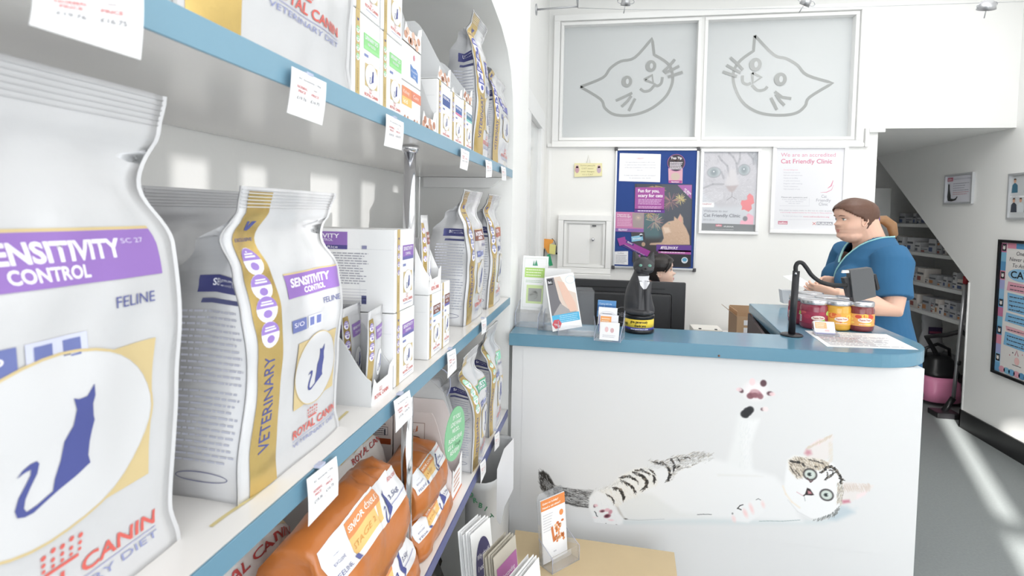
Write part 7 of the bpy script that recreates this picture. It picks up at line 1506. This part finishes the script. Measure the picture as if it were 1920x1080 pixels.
def hair_shell(M, h, name, root, m_, line, grow=.055, t0=.12, n=56, N=60):
    """cap of hair: skull offset outward, kept where line(angle from front, t) is true, strands as fine ridges"""
    rings = head_rings(M, h, grow, t0, 1.0, n, N, False); inner = head_rings(M, h, .0, t0, 1.0, n, N, False); mb = MB(); vs = []; idx = {}
    def V(i, k, o):
        key = (i, k % n, o)
        if key not in idx:
            a = 2*PI*(k % n)/n; p = (rings if o else inner)[i][k % n]
            if o: c = (rings[i][0]+rings[i][n//2])/2; p = p+(p-c).normalized()*h*.008*math.sin(a*34+i*.35)
            idx[key] = len(vs); vs.append(p)
        return idx[key]
    keep = {}
    for i in range(N):
        for k in range(n):
            a = 2*PI*(k+.5)/n; d = abs((a+PI) % (2*PI)-PI); t = t0+(1-t0)*(i+.5)/N; keep[i, k] = line(d, t)
    fs = []
    for (i, k), on in keep.items():
        if not on: continue
        fs.append((V(i, k, 1), V(i, k+1, 1), V(i+1, k+1, 1), V(i+1, k, 1)))
        for (i2, k2), (p, q) in (((i-1, k), ((i, k), (i, k+1))), ((i+1, k), ((i+1, k), (i+1, k+1))), ((i, (k-1) % n), ((i, k), (i+1, k))), ((i, (k+1) % n), ((i, k+1), (i+1, k+1)))):
            if not keep.get((i2, k2), i2 >= N): fs.append((V(*p, 1), V(*q, 1), V(*q, 0), V(*p, 0)))
    mb.add(vs, fs, m_, True); o = mb.build(name, root); s_ = o.modifiers.new('s', 'SMOOTH'); s_.iterations = 2; return o
def hand(mb, wrist, direc, palm_n, skin, curl=.5, s_=1.0, thumb=1, spread=.12):
    """palm plus five separate fingers; thumb = +1/-1 side"""
    d = Vector(direc).normalized(); n = Vector(palm_n); n = (n-d*n.dot(d)).normalized(); sd = d.cross(n)*thumb; w = Vector(wrist)
    mb.loft([[w+d*(x*s_)+sd*(a*math.cos(q)*s_)+n*(b*math.sin(q)*s_) for q in [2*PI*k/16 for k in range(16)]] for x, a, b in ((-.02, .024, .018), (0, .026, .018), (.03, .036, .016), (.06, .041, .014), (.085, .040, .012), (.092, .034, .009))], skin)
    for k, (off, L, r) in enumerate(((.030, .068, .0088), (.010, .076, .0090), (-.011, .071, .0086), (-.030, .056, .0078))):
        b = w+d*.082*s_+sd*off*s_; dd = (d+sd*off*spread*12*.3).normalized(); P = [b]; c = 0
        for j, fl in enumerate((.42, .32, .26)):
            c += curl*(.75, 1.0, .8)[j]*(1+.12*k); v = dd*math.cos(c)+n*math.sin(c); P.append(P[-1]+v*L*fl*s_)
        mb.tube([b-dd*.02*s_]+P, [r*s_]*2+[r*.96*s_, r*.88*s_, r*.70*s_], skin, 10)
    b = w+d*.018*s_+sd*.022*s_; v1 = (d*.72+sd*.62+n*.35).normalized(); v2 = (d*.9+sd*.15+n*.45).normalized(); P = [b, b+v1*.042*s_, b+v1*.042*s_+v2*.034*s_, b+v1*.042*s_+v2*.058*s_]
    mb.tube([b-v1*.012*s_]+P, [.013*s_, .0135*s_, .011*s_, .0098*s_, .0075*s_], skin, 10)
def ellr(c, rx, ry, rot=0, n=32, tiltx=0):
    cr, sr = math.cos(rot), math.sin(rot); out = []
    for k in range(n):
        a = 2*PI*k/n; x, y = rx*math.cos(a), ry*math.sin(a); out.append(Vector((c[0]+x*cr-y*sr, c[1]+x*sr+y*cr, c[2]+x*tiltx)))
    return out

# ---------------------------------------------------------------- standing woman at the counter wing, facing left
per = thing('person', 'woman with a low ponytail in blue scrubs standing at the counter reading a paper', 'person', (1.30, 2.86, 0))
HH = .203
hc_ = at(1, 2.86, 1600, 409); hang = PI+.16
Mh = Matrix.Translation((1.188, 2.86, 1.455)) @ Matrix.Rotation(hang, 4, 'Z') @ Matrix.Rotation(.07, 4, 'Y') @ Matrix.Diagonal((1.10, 1.04, 1, 1))
body = MB(); sk = M_SKIN
body.loft(head_rings(Mh, HH, plump=1.06), sk)
body.tube([(1.215, 2.86, 1.56), (1.238, 2.862, 1.50), (1.262, 2.868, 1.44), (1.275, 2.87, 1.38)], [.066, .066, .072, .09], sk, 24)
body.ell((1.175, 2.858, 1.475), (.055, .058, .034), sk)
body.loft([ellr((1.275, 2.87, z), a, b) for z, a, b in ((.86, .10, .15), (1.0, .115, .165), (1.15, .11, .16), (1.30, .100, .160), (1.39, .080, .14), (1.44, .055, .09))], sk)
# near arm (camera side)
shn = Vector((1.275, 2.695, 1.385)); eln = at(1, 2.615, 1672, 575); eln.z = 1.165; wrn = at(1, 2.58, 1566, 551); hdn = at(1, 2.60, 1533, 546)
body.tube([shn, shn.lerp(eln, .5)+Vector((.012, -.005, 0)), eln, eln.lerp(wrn, .3)+Vector((0, 0, -.006)), eln.lerp(wrn, .7), wrn], [.060, .056, .047, .045, .034, .028], sk, 20)
hand(body, wrn, (hdn-wrn).normalized()+Vector((0, .12, -.02)), (0, .75, .35), sk, .42, .92, 1)
shf = Vector((1.235, 3.04, 1.385)); elf = Vector((1.17, 3.05, 1.13)); wrf = at(1, 2.86, 1568, 528)
body.tube([shf, shf.lerp(elf, .5), elf, elf.lerp(wrf, .5), wrf], [.058, .052, .044, .038, .028], sk, 20)
hand(body, wrf, Vector((-1, -.22, .06)), (0, -.5, -.5), sk, .42, .9, -1)
for yy in (2.78, 2.95): body.tube([(1.31, yy, .9), (1.31, yy, .5), (1.32, yy, .09)], [.085, .06, .042], sk, 18)
bo = remeshed(body, 'body', per, .0035, 3)
add_face(per, Mh, HH, sk, browh=.595)
M_HAIR = mat('brown_hair', '5e4032', rough=.42, bump=.6, bscale=90)
hair_shell(Mh, HH, 'hair', per, M_HAIR, lambda d, t: (t > .775-.05*d) if d < .5 else ((t > .75-.22*(d-.5)/.95) if d < 1.45 else ((t > .53-.16*(d-1.45)/.3) if d < 1.75 else (t > .27))), grow=.05)
m = MB(); tie = Mh @ Vector((-.50*HH, 0, .46*HH)); m.tube([Mh @ Vector((-.38*HH, 0, .48*HH)), tie, tie+Vector((.030, -.004, -.002)), tie+Vector((.060, -.012, -.028)), tie+Vector((.068, -.016, -.070)), tie+Vector((.058, -.014, -.105))], [.032, .018, .027, .030, .025, .007], mat('blonde_brown_hair', '8a6440', rough=.4, bump=.6, bscale=90), 18, flat=.75); m.build('ponytail', per)
m = MB(); m.tube([tie+Vector((-.004, 0, .0)), tie+Vector((.005, 0, 0))], .0195, mat('violet_band', '6a5a9a'), 16); m.build('hair_tie', per)
top = MB()
top.loft([ellr((cx_, 2.87, z), a, b) for z, cx_, a, b in ((.80, 1.325, .165, .205), (.90, 1.32, .165, .21), (1.0, 1.30, .158, .205), (1.10, 1.28, .150, .198), (1.20, 1.265, .150, .195), (1.30, 1.26, .145, .19), (1.37, 1.265, .125, .182), (1.42, 1.275, .105, .155), (1.455, 1.282, .085, .11), (1.48, 1.285, .070, .080))], M_SCRUB)
top.tube([shn+Vector((.0, .03, .015)), shn+Vector((.006, -.004, -.03)), shn.lerp(eln, .45), shn.lerp(eln, .80)+Vector((.006, 0, 0))], [.078, .085, .078, .076], M_SCRUB, 24)
top.tube([shf+Vector((0, -.03, .015)), shf+Vector((0, .0, -.03)), shf.lerp(elf, .45), shf.lerp(elf, .8)], [.078, .083, .074, .072], M_SCRUB, 24)
top.ell((1.165, 2.79, 1.265), (.080, .082, .080), M_SCRUB); top.ell((1.165, 2.95, 1.265), (.080, .082, .080), M_SCRUB)
to = remeshed(top, 'scrub_top', per, .005, 5)
# wrap neckline: cut the cloth in a V, lay the piping on its edge
off = WORLDOF(per); me = to.data; bm = bmesh.new(); bm.from_mesh(me)
vb = Vector((1.165, 2.845, 1.255)); nbk = Vector((1.375, 2.87, 1.405))
def in_neck(p):
    if p.z > 1.474: return True
    if p.z < 1.335: return False
    k = (p.z-1.335)/(1.474-1.335); half = .006+.072*k
    return p.x < 1.27+.02*k and abs(p.y-(2.858+.008*k)) < half
kill = [f for f in bm.faces if in_neck(f.calc_center_median()+off)]; bmesh.ops.delete(bm, geom=kill, context='FACES'); bm.to_mesh(me); bm.free()
sol = to.modifiers.new('hem', 'SOLIDIFY'); sol.thickness = .003; sol.offset = -1
tr = bvh_of(to)
def snap(p): h_ = tr.find_nearest(Vector(p)); return h_[0]+h_[1]*.0015
m = MB(); near_edge = [(1.345, 2.82, 1.482), (1.31, 2.785, 1.478), (1.255, 2.785, 1.455), (1.205, 2.815, 1.40), (1.165, 2.85, 1.335), (1.12, 2.875, 1.27), (1.10, 2.915, 1.21)]
m.tube([snap(p) for p in smooth_path(near_edge, 6)], .0052, M_PIPE, 8, flat=.6)
m.build('neck_piping', per)
m = MB(); m.tube([snap(p) for p in smooth_path([(1.34, 2.915, 1.482), (1.27, 2.945, 1.462), (1.205, 2.915, 1.40), (1.170, 2.866, 1.335)], 6)], .0052, M_PIPE, 8, flat=.6); m.build('neck_piping', per)
tr_ = MB(); tr_.loft([ellr((1.31, 2.87, z), a, b) for z, a, b in ((.70, .155, .20), (.85, .150, .195), (.95, .14, .185))], mat('navy_trousers', '26344c', rough=.8))
for yy in (2.78, 2.96): tr_.tube([(1.31, yy, .82), (1.31, yy, .5), (1.325, yy, .07)], [.105, .085, .07], mat('navy_trousers', '26344c'), 20)
remeshed(tr_, 'trousers', per, .008, 4)
for yy in (2.78, 2.96):
    m = MB(); m.loft([ellr((1.285, yy, z), a, .042) for z, a in ((.002, .125), (.03, .125), (.06, .10), (.085, .055))], mat('black_shoe', '202022', rough=.5)); m.build('shoe', per)
# the paper she reads, held in both hands
q = [at(1, 2.70, 1470, 516), at(1, 2.82, 1494, 513), at(1, 2.80, 1530, 534), at(1, 2.62, 1524, 562)]
m = MB(); P_ = [at(1, 2.66, 1468, 518), at(1, 2.82, 1490, 515), at(1, 2.80, 1545, 545), at(1, 2.62, 1527, 552)]; rows = []
m.prism(P_, (0, 0, .0012), M_PAP); tag(m.build('letter'), 'sheet of paper held in the standing woman\u2019s hands', 'paper')

# ---------------------------------------------------------------- receptionist behind the monitor, facing right
YR = 2.95
rec = thing('person', 'seated dark-haired woman behind the monitor, only her head showing, looking right', 'person', (.29, YR, 0))
HR = .222; Mr = Matrix.Translation((.290, YR, 1.094)) @ Matrix.Rotation(-.12, 4, 'Z') @ Matrix.Rotation(-.10, 4, 'Y')
body = MB(); body.loft(head_rings(Mr, HR), M_SKIN2); body.tube([(.27, YR, 1.18), (.25, YR, 1.10), (.24, YR, 1.02)], [.052, .05, .07], M_SKIN2, 24)
body.loft([ellr((.235, YR, z), a, b) for z, a, b in ((.50, .10, .14), (.65, .095, .13), (.85, .095, .14), (.97, .085, .145), (1.03, .06, .10))], M_SKIN2)
for s_ in (-1, 1):
    body.tube([(.24, YR+s_*.16, .98), (.26, YR+s_*.18, .83), (.32, YR+s_*.18, .72), (.42, YR+s_*.11, .68)], [.045, .040, .036, .026], M_SKIN2, 16)
    hand(body, (.43, YR+s_*.105, .675), (1, -s_*.15, -.1), (0, 0, -1), M_SKIN2, .2, .9, s_)
    body.tube([(.22, YR+s_*.09, .50), (.56, YR+s_*.10, .50), (.46, YR+s_*.10, .08)], [.085, .06, .04], M_SKIN2, 16)
remeshed(body, 'body', rec, .0035, 3)
add_face(rec, Mr, HR, M_SKIN2, lips='c9727a', eye='4a4038', brow='2a211e', smile=.012)
M_DH = mat('black_hair', '221c1c', rough=.35, bump=.5, bscale=90)
hair_shell(Mr, HR, 'hair', rec, M_DH, lambda d, t: (t > .76-.05*d) if d < .55 else ((t > .73-.24*(d-.55)/.75) if d < 1.30 else ((t > .50) if d < 1.66 else (t > .16))), grow=.06)
m = MB(); m.tube([Mr @ Vector((.30*HR, -.20*HR, .80*HR)), Mr @ Vector((.28*HR, -.30*HR, .66*HR)), Mr @ Vector((.19*HR, -.345*HR, .54*HR)), Mr @ Vector((.14*HR, -.345*HR, .46*HR))], [.018, .014, .010, .003], M_DH, 12, flat=.5); m.build('fringe', rec)
top = MB(); top.loft([ellr((.235, YR, z), a, b) for z, a, b in ((.46, .14, .18), (.65, .125, .165), (.85, .125, .175), (.97, .11, .175), (1.03, .08, .13), (1.055, .058, .075))], M_SCRUB)
for s_ in (-1, 1): top.tube([(.235, YR+s_*.13, 1.0), (.245, YR+s_*.18, .96), (.265, YR+s_*.20, .87)], [.06, .066, .06], M_SCRUB, 18)
remeshed(top, 'scrub_top', rec, .006, 4)
lg = MB()
for s_ in (-1, 1): lg.tube([(.22, YR+s_*.09, .52), (.54, YR+s_*.10, .51), (.585, YR+s_*.10, .44), (.46, YR+s_*.10, .08)], [.11, .085, .078, .06], mat('navy_trousers', '26344c'), 18)
remeshed(lg, 'trousers', rec, .008, 4)
for s_ in (-1, 1):
    m = MB(); m.loft([ellr((.50, YR+s_*.10, z), a, .042) for z, a in ((.002, .12), (.03, .12), (.06, .095), (.085, .05))], mat('black_shoe', '202022')); m.build('shoe', rec)
ch = thing('office_chair', 'black swivel chair under the seated woman behind the counter', 'chair', (.22, YR, 0))
mb_ = mat('black_chair_fabric', '232326', rough=.8)
m = MB(); m.rbox((-.02, 2.73, .35), (.44, 3.17, .405), mb_, .03, 3); m.build('seat', ch); m = MB(); m.rbox((-.03, 2.76, .48), (.035, 3.14, .95), mb_, .03, 3); m.build('backrest', ch)
m = MB(); m.box((-.06, 2.93, .36), (-.035, 2.97, .80), M_BK); m.build('back_post', ch); m = MB(); m.tube([(.2, YR, .08), (.2, YR, .35)], .025, M_BK); m.build('gas_column', ch)
for k in range(5):
    a_ = 2*PI*k/5; m = MB(); m.tube([(.2, YR, .10), (.2+.24*math.cos(a_), YR+.24*math.sin(a_), .065)], [.022, .014], M_BK); m.build('leg', ch); m = MB(); m.ell((.2+.24*math.cos(a_), YR+.24*math.sin(a_), .028), (.026, .026, .027), M_BK); m.build('castor', ch)

for o in (rec, ch): o.location += Vector((.088, .65, 0))
